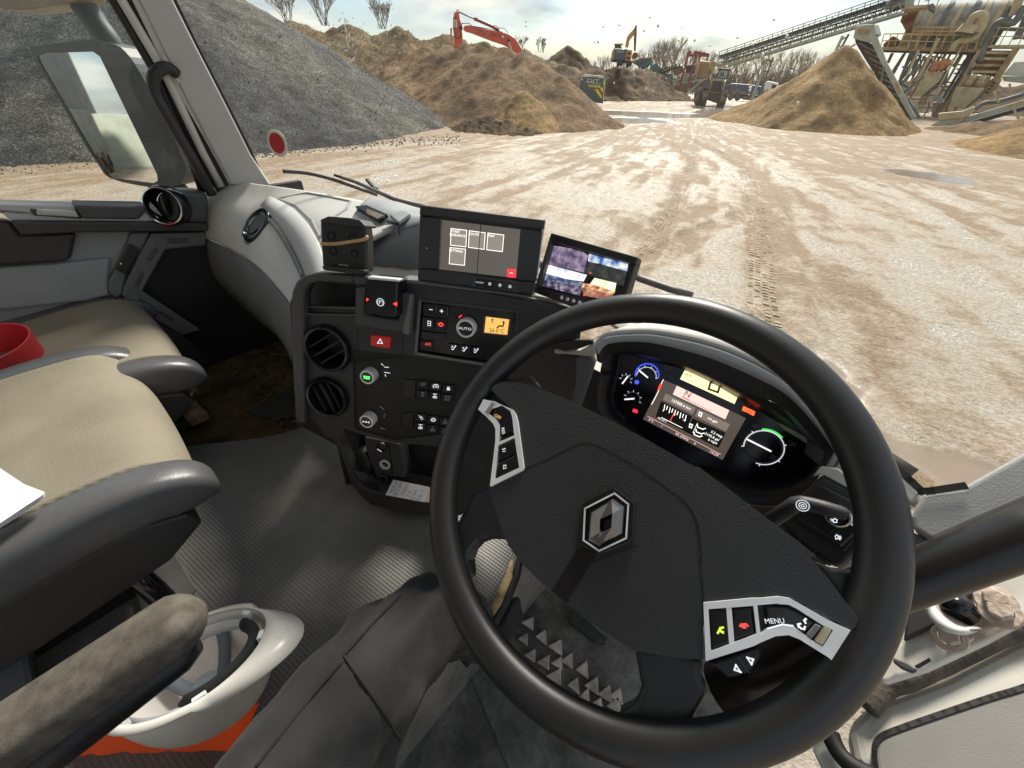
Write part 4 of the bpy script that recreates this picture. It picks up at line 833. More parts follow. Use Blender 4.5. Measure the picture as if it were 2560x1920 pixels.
# folded receipt
rc = thing('receipt', 'crumpled printed delivery receipt in the console tray', 'paper', tuple(on(zz('G', (1000, 1440)), SP)))
RPL = plane(on(zz('G', (1000, 1440)), SP, .0), (.30, -.50, .8))
PAP = mat('receipt_paper', (.72, .72, .74), .7, var=.05, vs=20)
slab('sheet', zz('G', (940, 1325), (1235, 1385), (1200, 1512), (875, 1452)), RPL, .0015, PAP, rc, lift=.004, bevel=0)
slab('sheet', zz('G', (1225, 1388), (1330, 1400), (1300, 1515), (1205, 1510)), RPL, .0015, mat('pink_paper', (.66, .5, .45), .7), rc, lift=.002, bevel=0)
INKG = mat('faded_ink', (.18, .18, .2), .8)
r5 = random.Random(4)
for i in range(9):
    for j in range(6):
        if r5.random() < .72:
            fx0 = .06+j*.155; a = .1+i*.095; b = fx0+r5.uniform(.05, .13)
            P_ = lambda u_, v_: tuple(zz('G', (940+(1235-940)*u_+(875-940)*v_, 1325+(1385-1325)*u_+(1452-1325)*v_)))
            line('print', [P_(fx0, a), P_(b, a)], RPL, .0011, INKG, rc, lift=.0052, thick=.0002)
# ---- passenger door
DL = plane((-1.9, 0, 0), (1, 0, 0))
dr = thing('passenger_door', 'closed grey passenger door with ledge, pocket and window glass', 'door', (-1.9, 0, 1.45))
slab('door_panel', zz('E', (-300, 380), (0, 300), (530, 360), (930, 355), (880, 640), (870, 900), (800, 1000), (0, 1000), (-300, 1100)), DL, .04, K_PANEL, dr, lift=0, bevel=.004)
slab('belt_cap', zz('E', (-300, 175), (0, 165), (515, 176), (560, 262), (955, 270), (1010, 205), (1040, 150), (1165, 290), (70, 284), (22, 232), (-300, 240)), DL, .07, K_PILLAR, dr, lift=.06, bevel=.006, seg=3)
slab('pull_recess', zz('E', (205, 200), (300, 203), (530, 212), (570, 262), (560, 270), (235, 246)), DL, .01, K_DARK, dr, lift=.064, bevel=.002)
slab('pull_handle', zz('E', (250, 203), (450, 210), (525, 216), (545, 258), (255, 243)), DL, .012, K_PILLAR, dr, lift=.072, bevel=.003)
slab('handle_slot', zz('E', (288, 208), (450, 214), (448, 242), (285, 236)), DL, .004, K_LIGHT, dr, lift=.075, bevel=.001)
slab('ledge_insert', zz('E', (513, 174), (1018, 180), (1005, 225), (955, 272), (575, 270)), DL, .09, K_DGREY, dr, lift=.075, bevel=.006, seg=3)
slab('ledge', zz('E', (70, 286), (600, 290), (1160, 292), (1438, 298), (1438, 356), (900, 360), (530, 366), (150, 384)), DL, .08, K_DARK, dr, lift=.075, bevel=.005, seg=3)
slab('door_pocket', zz('E', (-300, 250), (0, 282), (70, 287), (150, 382), (530, 370), (495, 540), (465, 560), (440, 566), (0, 598), (-300, 640)), DL, .05, K_DARK, dr, lift=.04, bevel=.01, seg=3)
slab('lower_moulding', zz('E', (-300, 660), (0, 602), (440, 572), (770, 540), (750, 700), (760, 800), (600, 840), (0, 905), (-300, 960)), DL, .02, K_PANEL, dr, lift=.02, bevel=.012, seg=3)
slab('switch_pillar', zz('E', (905, 365), (1040, 362), (985, 480), (875, 670), (845, 790), (800, 830), (755, 770), (752, 700), (800, 610), (880, 440)), DL, .03, K_MID, dr, lift=.03, bevel=.008, seg=3)
slab('window_switch', zz('E', (895, 440), (975, 482), (875, 660), (800, 615), (830, 560)), DL, .01, K_BLACK, dr, lift=.045, bevel=.004)
MB().lathe(on(zz('E', (838, 580)), DL, .046), (1, 0, 0), [(.004, 0), (.003, .002), (.0002, .0025)], 12).build('switch_lamp', K_CHROME, dr)
# speaker / kick trim frame with pressed details
ko = zz('E', (1050, 368), (1425, 362), (1425, 452), (1145, 482), (985, 770), (1388, 1038), (1262, 1076), (1000, 925), (890, 860), (848, 795), (862, 730), (960, 520))
slab('kick_frame', ko, DL, .03, mat('trim_grey_plastic', (.13, .132, .136), .55, bump=.4, bs=700, var=.1), dr, lift=.035, bevel=.006, seg=3)
for a in (((1160, 405), (1300, 400), (1305, 438), (1165, 442)), ((1070, 462), (1105, 480), (1040, 565), (1008, 548)), ((968, 632), (1000, 648), (960, 742), (925, 738)), ((955, 812), (1065, 870), (1060, 890), (960, 830)), ((1100, 900), (1200, 960), (1195, 980), (1095, 920))):
    slab('pressed_slot', zz('E', *a), DL, .008, K_DGREY, dr, lift=.037, bevel=.002)
for x, y in ((1118, 432), (1340, 418), (1000, 600), (918, 790)):
    MB().lathe(on(zz('E', (x, y)), DL, .034), (1, 0, 0), [(.019, 0), (.019, .0035), (.015, .0035), (.014, .0015)], 24, cap=False).build('pressed_ring', MATS['trim_grey_plastic'], dr, auto=40)
slab('door_mirror_base', zz('E', (1185, 100), (1230, 78), (1430, 85), (1445, 160), (1440, 300), (1160, 292), (1195, 230)), DL, .1, K_DGREY, dr, lift=.085, bevel=.014, seg=4)
vc = on(zz('E', (1118, 180)), DL, .10); vn = V((.75, -.62, .22)).normalized()
a = MB().lathe(vc-vn*.03, vn, [(.062, -.02), (.064, .015), (.060, .026), (.053, .028), (.047, .016), (.043, -.02)], 44, x=(0, .3, 1), cap=False).build('door_vent', K_GLOSS, dr, auto=40)
MB().lathe(vc-vn*.055, vn, [(.044, 0), (.02, .004), (.0005, .004)], 30).build('vent_back', K_BLACK, a)
MB().lathe(vc-vn*.03, vn, [(.0575, .0255), (.0585, .0285), (.055, .0295), (.054, .0275)], 44, x=(0, .3, 1), cap=False).build('vent_ring', K_CHROME, a, auto=40)
ds_ = vn.cross(V((0, 0, 1))).normalized(); MB().lathe(vc-vn*.02, (vn*.35+ds_*.9), [(.036, -.003), (.036, .003), (.001, .004)], 30).build('vent_flap', K_DARK, a, auto=40)
MB().add([(-1.93, -1.0, 2.05), (-1.93, .52, 2.05), (-1.93, .42, 3.1), (-1.93, -1.0, 3.1)], [(0, 1, 2, 3)]).build('window_glass', K_GLASS, dr, solid=.004)
slab('footwell_side', zz('E', (780, 800), (860, 850), (1270, 1085), (1480, 1250), (1300, 1330), (900, 950)), plane((-1.86, 0, 0), (1, 0, 0)), .03, K_DARK, dr, lift=.0, bevel=.004)
# ---- seats
M_FAB = sinmat('beige_seat_cloth', (.275, .245, .188), .85, 900, 330, 'xy', .5, .1, dirt=(.20, .16, .11), spec=.15, dist=.0008, ds=3, dlo=.5, dhi=.9)
M_BOL = mat('grey_vinyl', (.095, .096, .10), .32, bump=.5, bs=500, var=.08, rv=.05)
def seat(label, xc, wd, zt, yf, dep=.75, tilt=.05):
    s = thing('passenger_seat', label, 'seat', (xc, yf-dep/2, 1.45))
    rows = []
    n = 12
    prof = [(0, 0, 0)]
    pr = [(-dep, 0), (-dep*.7, 0), (-dep*.4, .005), (-.2, .012), (-.1, .012), (-.045, .004), (-.015, -.016), (-.002, -.045), (0, -.09), (-.01, -.13)]
    fw = wd/2-.045
    for i in range(n+1):
        u = -1+2*i/n; x = xc+u*fw
        rows.append([V((x, yf+y-.012*u*u, zt+z+.012*(1-u*u)+.004*fbm(x*7, y*7, zt, 3)-tilt*(y+dep)*-.12+.02*u**4)) for y, z in pr])
    MB().grid(surf(rows, 3)).build('cushion', M_FAB, s, smooth=True, solid=.02)
    for sg in (-1, 1):
        x0 = xc+sg*(fw+.03); pts = [V((x0, yf+y, zt+.008+tilt*(y+dep)*.12+z)) for y, z in ((-dep, -.02), (-.5, -.016), (-.3, -.008), (-.15, -.004), (-.06, -.012), (-.01, -.04), (.0, -.08))]
        cp = catmull(pts, 6); rr_ = [1.0]*(len(cp)-7)+[.99, .97, .94, .88, .78, .62, .4]; rings = []
        for q_, (p_, k_) in enumerate(zip(cp, rr_)):
            d_ = (cp[min(q_+1, len(cp)-1)]-cp[max(q_-1, 0)]).normalized(); b_ = d_.cross(V((1, 0, 0))).normalized(); rg = []
            for a_ in range(24):
                ca, sa = math.cos(2*math.pi*a_/24), math.sin(2*math.pi*a_/24); e_ = .55; rg.append(p_+V((1, 0, 0))*(.046*k_*math.copysign(abs(ca)**e_, ca))-b_*(.05*k_*math.copysign(abs(sa)**e_, sa)))
            rings.append(rg+[rg[0]])
        MB().grid(rings).add(rings[-1][:24], [tuple(range(24))]).build('bolster', M_BOL, s, smooth=True)
        mb = MB(); mb.prism([V((xc+sg*(fw+.072), yf+y, z)) for y, z in ((-dep, zt-.03), (-.1, zt-.03), (-.03, zt-.06), (-.02, zt-.1), (-.1, zt-.15), (-.3, zt-.17), (-dep, zt-.17))], V((-sg*.06, 0, 0)))
        mb.build('side_shell', K_DARK, s, bevel=.008, seg=3)
    for sg in (-1, 1): MB().tube(catmull([V((xc+sg*(fw-.006), yf+y, zt+z+.022-tilt*(y+dep)*-.12)) for y, z in ((-dep, -.004), (-.5, -.004), (-.3, .002), (-.15, .004), (-.06, -.004), (-.02, -.022), (-.004, -.05))], 5), .0035, 6).build('piping', K_DGREY, s, smooth=True)
    MB().box((xc, yf-dep/2-.08, (zt-.1+FW)/2+.02), (wd*.7, dep*.75, zt-.18-FW)).build('seat_base', K_BLACK, s, bevel=.01)
    MB().box((xc, yf-dep*.5, zt-.105), (wd-.1, dep*.9, .05)).build('seat_pan', K_BLACK, s, bevel=.01)
    return s
seat('beige cloth passenger seat next to the closed passenger door', -1.61, .60, 1.765, .02)
seat('beige cloth middle seat with grey vinyl bolsters nearest the camera', -1.125, .64, 1.80, -.085)
# red plastic hoop (cup) on the far seat, papers on the near seat
rd = thing('red_tub', 'red plastic tub rim standing on the far passenger seat', 'tub', tuple(onZ((0, 900), 1.80)))
rc_ = onZ((-25, 885), 1.84); M_RED = mat('red_plastic', (.50, .025, .03), .35, var=.1)
MB().lathe(rc_, (.12, -.05, 1), [(.085, -.06), (.098, .03), (.094, .03), (.08, -.055)], 40, cap=False).build('tub_wall', M_RED, rd, auto=50)
pp = thing('paper_stack', 'loose white papers with a curled corner on the middle seat', 'papers', tuple(onZ((40, 1240), 1.83)))
PZ = plane((0, 0, 1.835), (.05, 0, 1))
M_PAP = mat('white_paper', (.78, .79, .82), .75, var=.04)
for i in range(3):
    slab('sheet', [(-120, 1120+4*i), (0, 1170+4*i), (60, 1210+5*i), (112, 1230+4*i), (100, 1242+5*i), (60, 1268+6*i), (0, 1308+5*i), (-120, 1370)], PZ, .0012, M_PAP, pp, lift=.012-.004*i, bevel=0)
cb = thing('card_box', 'tan cardboard corner on the middle seat', 'cardboard', tuple(onZ((0, 1020), 1.82)))
slab('card', zz('b', (-90, 900), (0, 930), (36, 965), (10, 1010), (-90, 1050)), plane((0, 0, 1.825), (0, 0, 1)), .01, mat('tan_card', (.5, .32, .16), .8), cb, lift=.006, bevel=.001)
# small litter beside the seat
lt = thing('drink_bottle', 'small red and white bottle wedged beside the passenger seat', 'bottle', tuple(onX(zz('E', (1040, 1040)), -1.8)))
bp = [onX(q, -1.76) for q in zz('E', (935, 972), (985, 1005), (1045, 1068), (1120, 1120))]
MB().tube([bp[0], bp[0].lerp(bp[1], .6)], [.018, .019], 14).build('cap', M_RED, lt, auto=40)
MB().tube([bp[0].lerp(bp[1], .6), bp[1], bp[1].lerp(bp[2], .25)], [.02, .022, .022], 14).build('neck', M_PAP, lt, auto=40)
MB().tube([bp[1].lerp(bp[2], .25), bp[2]], [.026, .028], 14).build('body', K_SILV, lt, auto=40)
MB().tube([bp[2], bp[3]], [.028, .028], 14).build('base_label', M_RED, lt, auto=40)
# ---- driver's armrest, lever and base trim
ar = thing('driver_seat', 'driver seat with a worn dusty grey armrest at lower left', 'seat', (-.55, -.5, 1.5))
slab('side_trim', zz('H', (-200, 950), (0, 925), (82, 895), (170, 1340), (130, 1500), (-200, 1700)), plane(deep((20, 1600), .72), (.6, .15, .6)), .05, mat('slate_trim', (.075, .085, .095), .55, bump=.4, bs=600), ar, bevel=.01)
MB().box((-.03, -.42, 1.6), (.5, .5, .2)).build('cushion', K_DARK, ar, bevel=.05, seg=4)
A0, B0 = deep((-190, 1985), .40), deep((508, 1512), .515)
ax = (B0-A0).normalized(); sd_ = ax.cross(V((0, 0, 1))).normalized(); upv = sd_.cross(ax)
M_ARM = mat('dusty_foam_vinyl', (.07, .061, .05), .85, col2=(.135, .118, .095), vs=60, lo=.35, hi=.7, bump=.45, bs=500, dirt=(.22, .195, .155), ds=14, dlo=.55, dhi=.8)
rows = []
L = (B0-A0).length
for i in range(21):
    t = i/20 if i < 14 else .7+.3*math.sin((i-13)/7*math.pi/2); s = 1.0 if t < .86 else math.sqrt(max(.0004, 1-((t-.86)/.14)**2)); c = A0.lerp(B0, t); ring = []
    for k in range(20):
        a = 2*math.pi*k/20; ca, sa = math.cos(a), math.sin(a); e = .55
        x = .037*s*math.copysign(abs(ca)**e, ca); z = .027*s*math.copysign(abs(sa)**e, sa)
        ring.append(c+sd_*x+upv*(z-.006*(1-s)))
    rows.append(ring+[ring[0]])
MB().grid(rows).add(rows[-1][:20], [tuple(range(20))]).build('armrest', M_ARM, ar, smooth=True)
c0, c1 = A0.lerp(B0, .0)+sd_*.018-upv*.045, A0.lerp(B0, .8)+sd_*.018-upv*.04
MB().tube([c0, c0.lerp(c1, .5), c1, c1+ax*.02], [.026, .025, .022, .012], 14, up=upv).build('armrest_support', K_BLACK, ar, smooth=True)
sl_ = thing('seat_lever', 'black tubular seat strut running down to the floor plate', 'strut', tuple(onZ((420, 1500), 1.54)))
MB().tube(catmull([onZ(q, z) for q, z in (((230, 1330), 1.70), ((285, 1385), 1.66), ((345, 1440), 1.62), ((415, 1505), 1.55), ((450, 1560), 1.51))], 5), .021, 14).build('tube', K_GLOSS, sl_, smooth=True)
slab('floor_plate', zz('H', (545, 625), (690, 545), (720, 580), (885, 850), (800, 960), (640, 980)), plane((0, 0, 1.50), (0, 0, 1)), .006, mat('grey_floor_plate', (.10, .102, .098), .55, var=.15, dirt=(.2, .18, .14), ds=12), sl_, bevel=.002)
MB().lathe(onZ(zz('H', (666, 725)), 1.501), (0, 0, 1), [(.011, 0), (.011, .004), (.007, .004), (.006, 0)], 20, cap=False).build('stud', K_DARK, sl_)
# ---- hard hat, upside down
hh = thing('hard_hat', 'upturned white hard hat with grey webbing beside the driver leg', 'helmet', tuple(deep((480, 1850), .7)))
Hc = deep(zz('U', (880, 790)), .655); hn = (-_f*.32+_u*.92-_r*.18).normalized(); hl = (_r*.86+_u*.5); hl = (hl-hn*hl.dot(hn)).normalized(); hw = hn.cross(hl)
M_HAT = mat('white_hat_plastic', (.80, .77, .72), .3, var=.05, vs=10, dirt=(.45, .3, .2), ds=9, dlo=.6, dhi=.85)
def shell(k, dz):
    rows = []
    for i in range(13):
        v = i/12; ph = v*math.pi/2; rr = math.cos(ph)**.75 if v < 1 else 0; zz_ = -math.sin(ph)**1.1
        rows.append([Hc+hl*(.117+k)*rr*math.cos(t)+hw*(.094+k)*rr*math.sin(t)+hn*((.132+k)*zz_+dz) for t in [2*math.pi*j/40 for j in range(41)]])
    return rows
MB().grid(shell(0, 0)).build('shell', M_HAT, hh, smooth=True, solid=.003)
rim = []
for w_ in (0, .35, 1):
    rim.append([Hc+hl*((.117+.012*w_+(.05*w_ if abs(t) < R(62) else 0)*max(0, math.cos(t*1.45)))*math.cos(t))+hw*(.094+.012*w_)*math.sin(t)+hn*(.002-.012*w_*(1.6 if abs(t) < R(62) else .3)) for t in [-math.pi+2*math.pi*j/72 for j in range(73)]])
MB().grid(rim).build('brim', M_HAT, hh, smooth=True, solid=.003)
M_WEB = mat('grey_webbing', (.20, .225, .26), .8, bump=.5, bs=900)
for a in (R(35), R(95), R(155)):
    d = hl*math.cos(a)+hw*math.sin(a)*.82; pts = [Hc+d*(.107*math.cos(t))+hn*(-.02-.075*math.sin(t)) for t in [math.pi*j/14 for j in range(15)]]; sdv = d.cross(hn).normalized()*.011
    MB().grid([[p-sdv for p in pts], [p+sdv for p in pts]]).build('webbing', M_WEB, hh, smooth=True, solid=.0012)
hb = [Hc+hl*.099*math.cos(t)+hw*.078*math.sin(t)-hn*.008 for t in [2*math.pi*j/48 for j in range(49)]]
MB().grid([hb, [p-hn*.024 for p in hb]]).build('headband', mat('clear_white_plastic', (.62, .64, .68), .35, var=.1), hh, smooth=True, solid=.0015)
fb = [Hc+hl*.094*math.cos(t)+hw*.073*math.sin(t)-hn*.012 for t in [R(-78+6*j) for j in range(24)]]
MB().tube(fb, [.004]+[.0095]*22+[.004], 10, flat=1.6, up=hn).build('sweat_band', mat('black_foam', (.015, .016, .018), .85, bump=.8, bs=400), hh, smooth=True)
for t in (R(-120), R(-60), R(8), R(60), R(120), R(185)):
    p = Hc+hl*.109*math.cos(t)+hw*.087*math.sin(t)-hn*.004; MB().box(p, (.018, .008, .012), Matrix((hl, hw, hn)).transposed() @ Matrix.Rotation(t+math.pi/2, 3, 'Z')).build('band_clip', M_PAP, hh, bevel=.001)
MB().lathe(Hc-hn*.055, hn, [(.018, 0), (.018, .003), (.012, .004), (.001, .004)], 24).build('crown_disc', M_WEB, hh, auto=40)
# orange hi-vis cloth under the hat
oc = thing('hi_vis_vest', 'crumpled orange hi vis cloth under the hard hat', 'vest', tuple(deep((420, 1900), .72)))
rows = []
for i in range(22):
    rw = []
    for j in range(14):
        q = (120+24*i-6*j, 1838+16*j-5*i+.5*abs(i-10)**1.5); p = deep(q, .665+.003*j); rw.append(p+V((0, 0, .028*fbm(i*.35, j*.35, 4, 3)-.03)))
    rows.append(rw)
MB().grid(rows).build('cloth', mat('orange_hi_vis', (.80, .085, .012), .7, var=.12, emit=(1, .1, .0), es=.03), oc, smooth=True, solid=.004)
# ================================================================== STEERING WHEEL
WC = V((-.085, .264, 2.107)); wt = R(53.0); Wv = V((0, math.sin(wt), math.cos(wt))); Wa = V((1, 0, 0)); Wn = Wa.cross(Wv)
WP = plane(WC, Wn)
M_WHL = mat('black_wheel_leather', (.018, .018, .0185), .38, bump=.3, bs=1400, var=.12, rv=.06, spec=.55)
M_HUB = mat('grained_black_hub', (.021, .0215, .0235), .45, bump=.75, bs=560, bd=3, var=.15, spec=.5)
M_SPK = mat('spoke_plastic', (.026, .027, .029), .40, bump=.3, bs=1400, var=.12)
sw = thing('steering_wheel', 'large black four spoke steering wheel with a diamond badge', 'steering wheel', tuple(WC-Wn*.1))
ring = [WC+.2165*(math.cos(t)*Wa+math.sin(t)*Wv) for t in [2*math.pi*i/96 for i in range(97)]]
rows = []
for i in range(97):
    t = 2*math.pi*i/96; d = math.cos(t)*Wa+math.sin(t)*Wv
    rows.append([WC+d*(.2165+.0185*math.cos(p))+Wn*(.0165*math.sin(p)) for p in [2*math.pi*k/20 for k in range(21)]])
MB().grid(rows).build('rim', M_WHL, sw, smooth=True)
# stitched seam lines round the grip
rows = [[WC+(math.cos(t)*Wa+math.sin(t)*Wv)*(.2165+.0192*math.cos(p))+Wn*(.0172*math.sin(p)) for p in (R(-52), R(-50), R(-48))] for t in [R(-185+3*i) for i in range(35)]]
MB().grid(rows).build('rim_seam', K_DGREY, sw, smooth=True)
def wq(k, *p): return zz(k, *p)
# spokes (follow the rim shape, dished below the grip)
sp = slab('spoke', q_smooth(wq('J', (420, 480), (480, 330), (560, 270), (690, 260), (740, 235), (800, 300), (700, 420), (560, 560)), 4), WP, .022, M_SPK, sw, lift=-.004, bevel=.008, seg=4)
slab('spoke', wq('J', (360, 1045), (480, 1010), (620, 1100), (600, 1380), (470, 1375), (400, 1400), (355, 1450), (330, 1520), (345, 1659), (215, 1600), (165, 1470), (200, 1350), (290, 1180)), WP, .024, M_SPK, sw, lift=-.006, bevel=.008, seg=4)
slab('spoke', [zz('K', (150, 640)), zz('K', (140, 760)), zz('K', (185, 860)), zz('K', (160, 900)), zz('L', (2212, 930)), zz('L', (2080, 900)), zz('L', (1890, 770)), zz('L', (1990, 720)), zz('L', (2015, 640)), zz('L', (1990, 500)), zz('L', (1980, 440)), zz('L', (2150, 440))], WP, .024, M_SPK, sw, lift=-.006, bevel=.008, seg=4)
slab('spoke', wq('T', (440, 330), (600, 400), (760, 420), (880, 380), (960, 300), (1010, 420), (1060, 700), (1000, 900), (850, 950), (700, 700)), WP, .022, M_SPK, sw, lift=-.006, bevel=.008, seg=4)
# hub pad
hubq = wq('J', (505, 315), (560, 290), (680, 292), (760, 312), (1000, 402), (1300, 545), (1600, 705), (1850, 850))+wq('I', (900, 960), (1110, 1115), (1400, 1335), (1650, 1520), (1790, 1640))+wq('T', (420, 310), (560, 470), (720, 690), (800, 780), (825, 830), (800, 900), (765, 925), (600, 830), (400, 720), (270, 660), (140, 645), (-140, 672))+wq('K', (150, 270), (150, 640), (0, 632))+wq('L', (2100, 478), (1985, 458), (1840, 370), (1640, 218), (1500, 100), (1400, 0))+wq('J', (690, 1530), (610, 1420), (560, 1290), (505, 1130), (480, 1020), (715, 890), (690, 660), (655, 490), (560, 410), (490, 345))
hub = slab('hub_pad', hubq, WP, .04, M_HUB, sw, lift=.016, bevel=.007, seg=4)
# airbag cover joint
M_GRV = mat('groove_black', (.006, .006, .006), .7)
def groove(qs, w=.0017, k=6, lift=.0163): line('cover_joint', q_smooth(qs, k, False), WP, w, M_GRV, hub, lift=lift, thick=.0012)
groove(wq('J', (715, 895), (900, 815), (1060, 735), (1150, 715), (1260, 745), (1500, 880), (1700, 1020), (1850, 1150), (1910, 1280), (1930, 1450)))
groove(zz('I', (745, 1180), (830, 1270), (880, 1370), (905, 1500), (912, 1659)) + zz('K', (125, 0), (140, 140), (150, 270)))
groove(wq('J', (1100, 1330), (1085, 1450), (1010, 1580), (960, 1659))+[wq('L', (1570, 155))])
groove(wq('J', (1500, 1420), (1190, 1540), (1110, 1659))+[wq('L', (1640, 215))])
slab('badge_strip', wq('J', (1095, 1445), (1110, 1430), (1230, 1480), (1190, 1540), (1110, 1650))+wq('L', (1636, 212), (1565, 152)), WP, .002, K_GLOSS, hub, lift=.0168, bevel=.0005)
# badge: raised hexagonal frame and folded diamond
hexo = wq('J', (1340, 1022), (1375, 1040), (1472, 1120), (1485, 1150), (1475, 1370), (1455, 1400), (1250, 1480), (1215, 1478), (1100, 1400), (1090, 1370), (1108, 1160), (1125, 1130))
hexi = wq('J', (1345, 1060), (1440, 1135), (1425, 1370), (1238, 1458), (1130, 1385), (1140, 1165))
panel('badge_frame', [on(q, WP, .0225) for q in hexo], [[on(q, WP, .0225) for q in hexi]], Wn, .008, K_GLOSS, hub, bevel=.002)
line('badge_edge', hexi, WP, .0016, K_SILV, hub, lift=.0228, closed=True)
slab('badge_back', hexi, WP, .003, K_GLOSS, hub, lift=.0172, bevel=0)
do, di = wq('J', (1322, 1085), (1425, 1150), (1410, 1340), (1240, 1435), (1152, 1385), (1172, 1185)), wq('J', (1245, 1240), (1330, 1200), (1322, 1298), (1240, 1335))
O3 = [on(q, WP, .019) for q in do]; I3 = [on(q, WP, .0265) for q in di]
mdl = mat('dark_chrome', (.22, .21, .205), .22, metal=1.0, var=.05)
bd = MB()
def face(*p): k = len(bd.v); bd.v += [tuple(x) for x in p]; bd.f.append(tuple(range(k, k+len(p))))
face(O3[0], O3[5], I3[0], I3[1]); face(O3[0], I3[1], I3[2], O3[2], O3[1]); face(O3[2], I3[2], I3[3], O3[4], O3[3]); face(O3[5], O3[4], I3[3], I3[0])
bd.build('diamond_badge', mdl, hub, solid=.002)
# switch pods
PODL = wq('P', (600, -10), (760, 20), (840, 60), (1000, 130), (1045, 190), (1075, 300), (1160, 940), (1150, 970), (700, 1195), (690, 1180), (765, 560), (765, 400), (735, 330), (640, 230), (560, 160), (525, 130))
PL_in1 = wq('P', (720, 10), (860, 75), (970, 150), (1000, 250), (1025, 490), (800, 585), (820, 470), (820, 340), (770, 260), (690, 200), (615, 160))
PL_in2 = wq('P', (805, 625), (1030, 520), (1095, 935), (755, 1095))
pod = panel('switch_pod', [on(q, WP, .019) for q in PODL], [[on(q, WP, .019) for q in PL_in1], [on(q, WP, .019) for q in PL_in2]], Wn, .012, K_SILV, sw, bevel=.0015)
slab('pod_back', PODL, WP, .01, K_BLACK, pod, lift=.012, bevel=0)
def pbut(q, lift=.0185): return slab('pod_button', q, WP, .006, K_GLOSS, pod, lift=lift, bevel=.0012)
slab('pod_key', wq('P', (720, 12), (765, 45), (670, 205), (612, 165)), WP, .006, K_CHROME, pod, lift=.0195, bevel=.001)
pbut(wq('P', (790, 65), (880, 100), (970, 160), (1000, 260), (1010, 430), (830, 500), (830, 350), (790, 280), (715, 225)))
pbut(wq('P', (812, 640), (1030, 535), (1055, 740), (800, 850))); pbut(wq('P', (795, 885), (1055, 750), (1090, 930), (762, 1085)))
u_l = (on(wq('P', (885, 690)), WP)-on(wq('P', (882, 720)), WP))
def wtext(s, q, a, h, par, m=K_WHITE): # a: writing direction in pixels
    p0, p1 = on(q, WP, .0192), on((q[0]+a[0], q[1]+a[1]), WP, .0192); u = (p1-p0).normalized(); text('pod_text', s, p0, u, Wn.cross(u), h, m, par, ext=.0)
wtext('OFF', wq('P', (795, 232)), (2, 1.2), .0042, pod, mat('orange_print', (.8, .5, .2), .5, emit=(1, .6, .2), es=.3)); wtext('RES', wq('P', (872, 425)), (.3, 2), .0038, pod)
wtext('S1', wq('P', (882, 695)), (.2, 2), .0042, pod); wtext('S2', wq('P', (892, 925)), (.2, 2), .0042, pod)
PODR = wq('Z', (600, 590), (1290, 525))+wq('T', (0, 655), (150, 640), (250, 655), (330, 700), (590, 850), (760, 925), (600, 1175), (570, 1150), (330, 1000), (240, 965), (130, 975), (0, 1030))+wq('Z', (1300, 1190), (630, 1400))
PR_1 = wq('Z', (670, 680), (1290, 635), (1335, 1020), (705, 1260))
PR_2 = wq('Z', (1345, 625), (1659, 600))+wq('T', (150, 705), (240, 710), (310, 745), (520, 880), (612, 925), (525, 1060), (440, 1010), (380, 965), (280, 890), (190, 880), (60, 915))+[wq('Z', (1390, 1025))]
pod = panel('switch_pod', [on(q, WP, .019) for q in PODR], [[on(q, WP, .019) for q in PR_1], [on(q, WP, .019) for q in PR_2]], Wn, .012, K_SILV, sw, bevel=.0015)
slab('pod_back', PODR, WP, .01, K_BLACK, pod, lift=.012, bevel=0)
pbut(wq('Z', (695, 700), (935, 680), (965, 1140), (722, 1235))); pbut(wq('Z', (1010, 680), (1250, 650), (1300, 1010), (1020, 1115)))
line('pod_divider', wq('Z', (955, 690), (990, 1125)), WP, .004, K_SILV, pod, lift=.0188)
pbut([wq('Z', (1460, 640))]+wq('T', (150, 725), (230, 730), (300, 765), (455, 860), (370, 950), (280, 890), (190, 880), (70, 912)))
slab('pod_key', wq('T', (465, 865), (520, 895), (435, 1000), (385, 965)), WP, .006, K_MID, pod, lift=.0195, bevel=.001)
slab('pod_key', wq('T', (535, 890), (605, 925), (525, 1055), (450, 1010)), WP, .006, mat('brass_tint', (.5, .43, .3), .3, metal=.6), pod, lift=.0195, bevel=.001)
M_YG = mat('yellow_green_print', (.6, .7, .08), .5, emit=(.6, .75, .05), es=.5); M_RD = mat('red_print', (.7, .05, .05), .5, emit=(.9, .08, .06), es=.5)
line('call_icon', wq('Z', (872, 935), (835, 945), (800, 1010)), WP, .0014, M_YG, pod, lift=.0195); line('call_icon', wq('Z', (840, 985), (868, 1000)), WP, .0018, M_YG, pod, lift=.0195)
line('call_icon', wq('Z', (1110, 915), (1125, 895), (1190, 890), (1212, 910)), WP, .0014, M_RD, pod, lift=.0195); line('call_icon', wq('Z', (1150, 930), (1175, 930)), WP, .0018, M_RD, pod, lift=.0195)
wtext('MENU', wq('T', (122, 848)), (2, -.05), .0036, pod)
line('menu_icon', wq('T', (320, 880), (345, 910), (370, 915), (378, 895)), WP, .0011, K_WHITE, pod, lift=.0195); line('menu_icon', wq('T', (340, 870), (318, 875), (325, 900)), WP, .001, K_WHITE, pod, lift=.0195); line('menu_icon', wq('T', (385, 830), (372, 845), (382, 862)), WP, .0012, K_WHITE, pod, lift=.0195)
line('menu_icon', wq('T', (65, 912), (190, 876), (275, 888)), WP, .001, K_WHITE, pod, lift=.019)
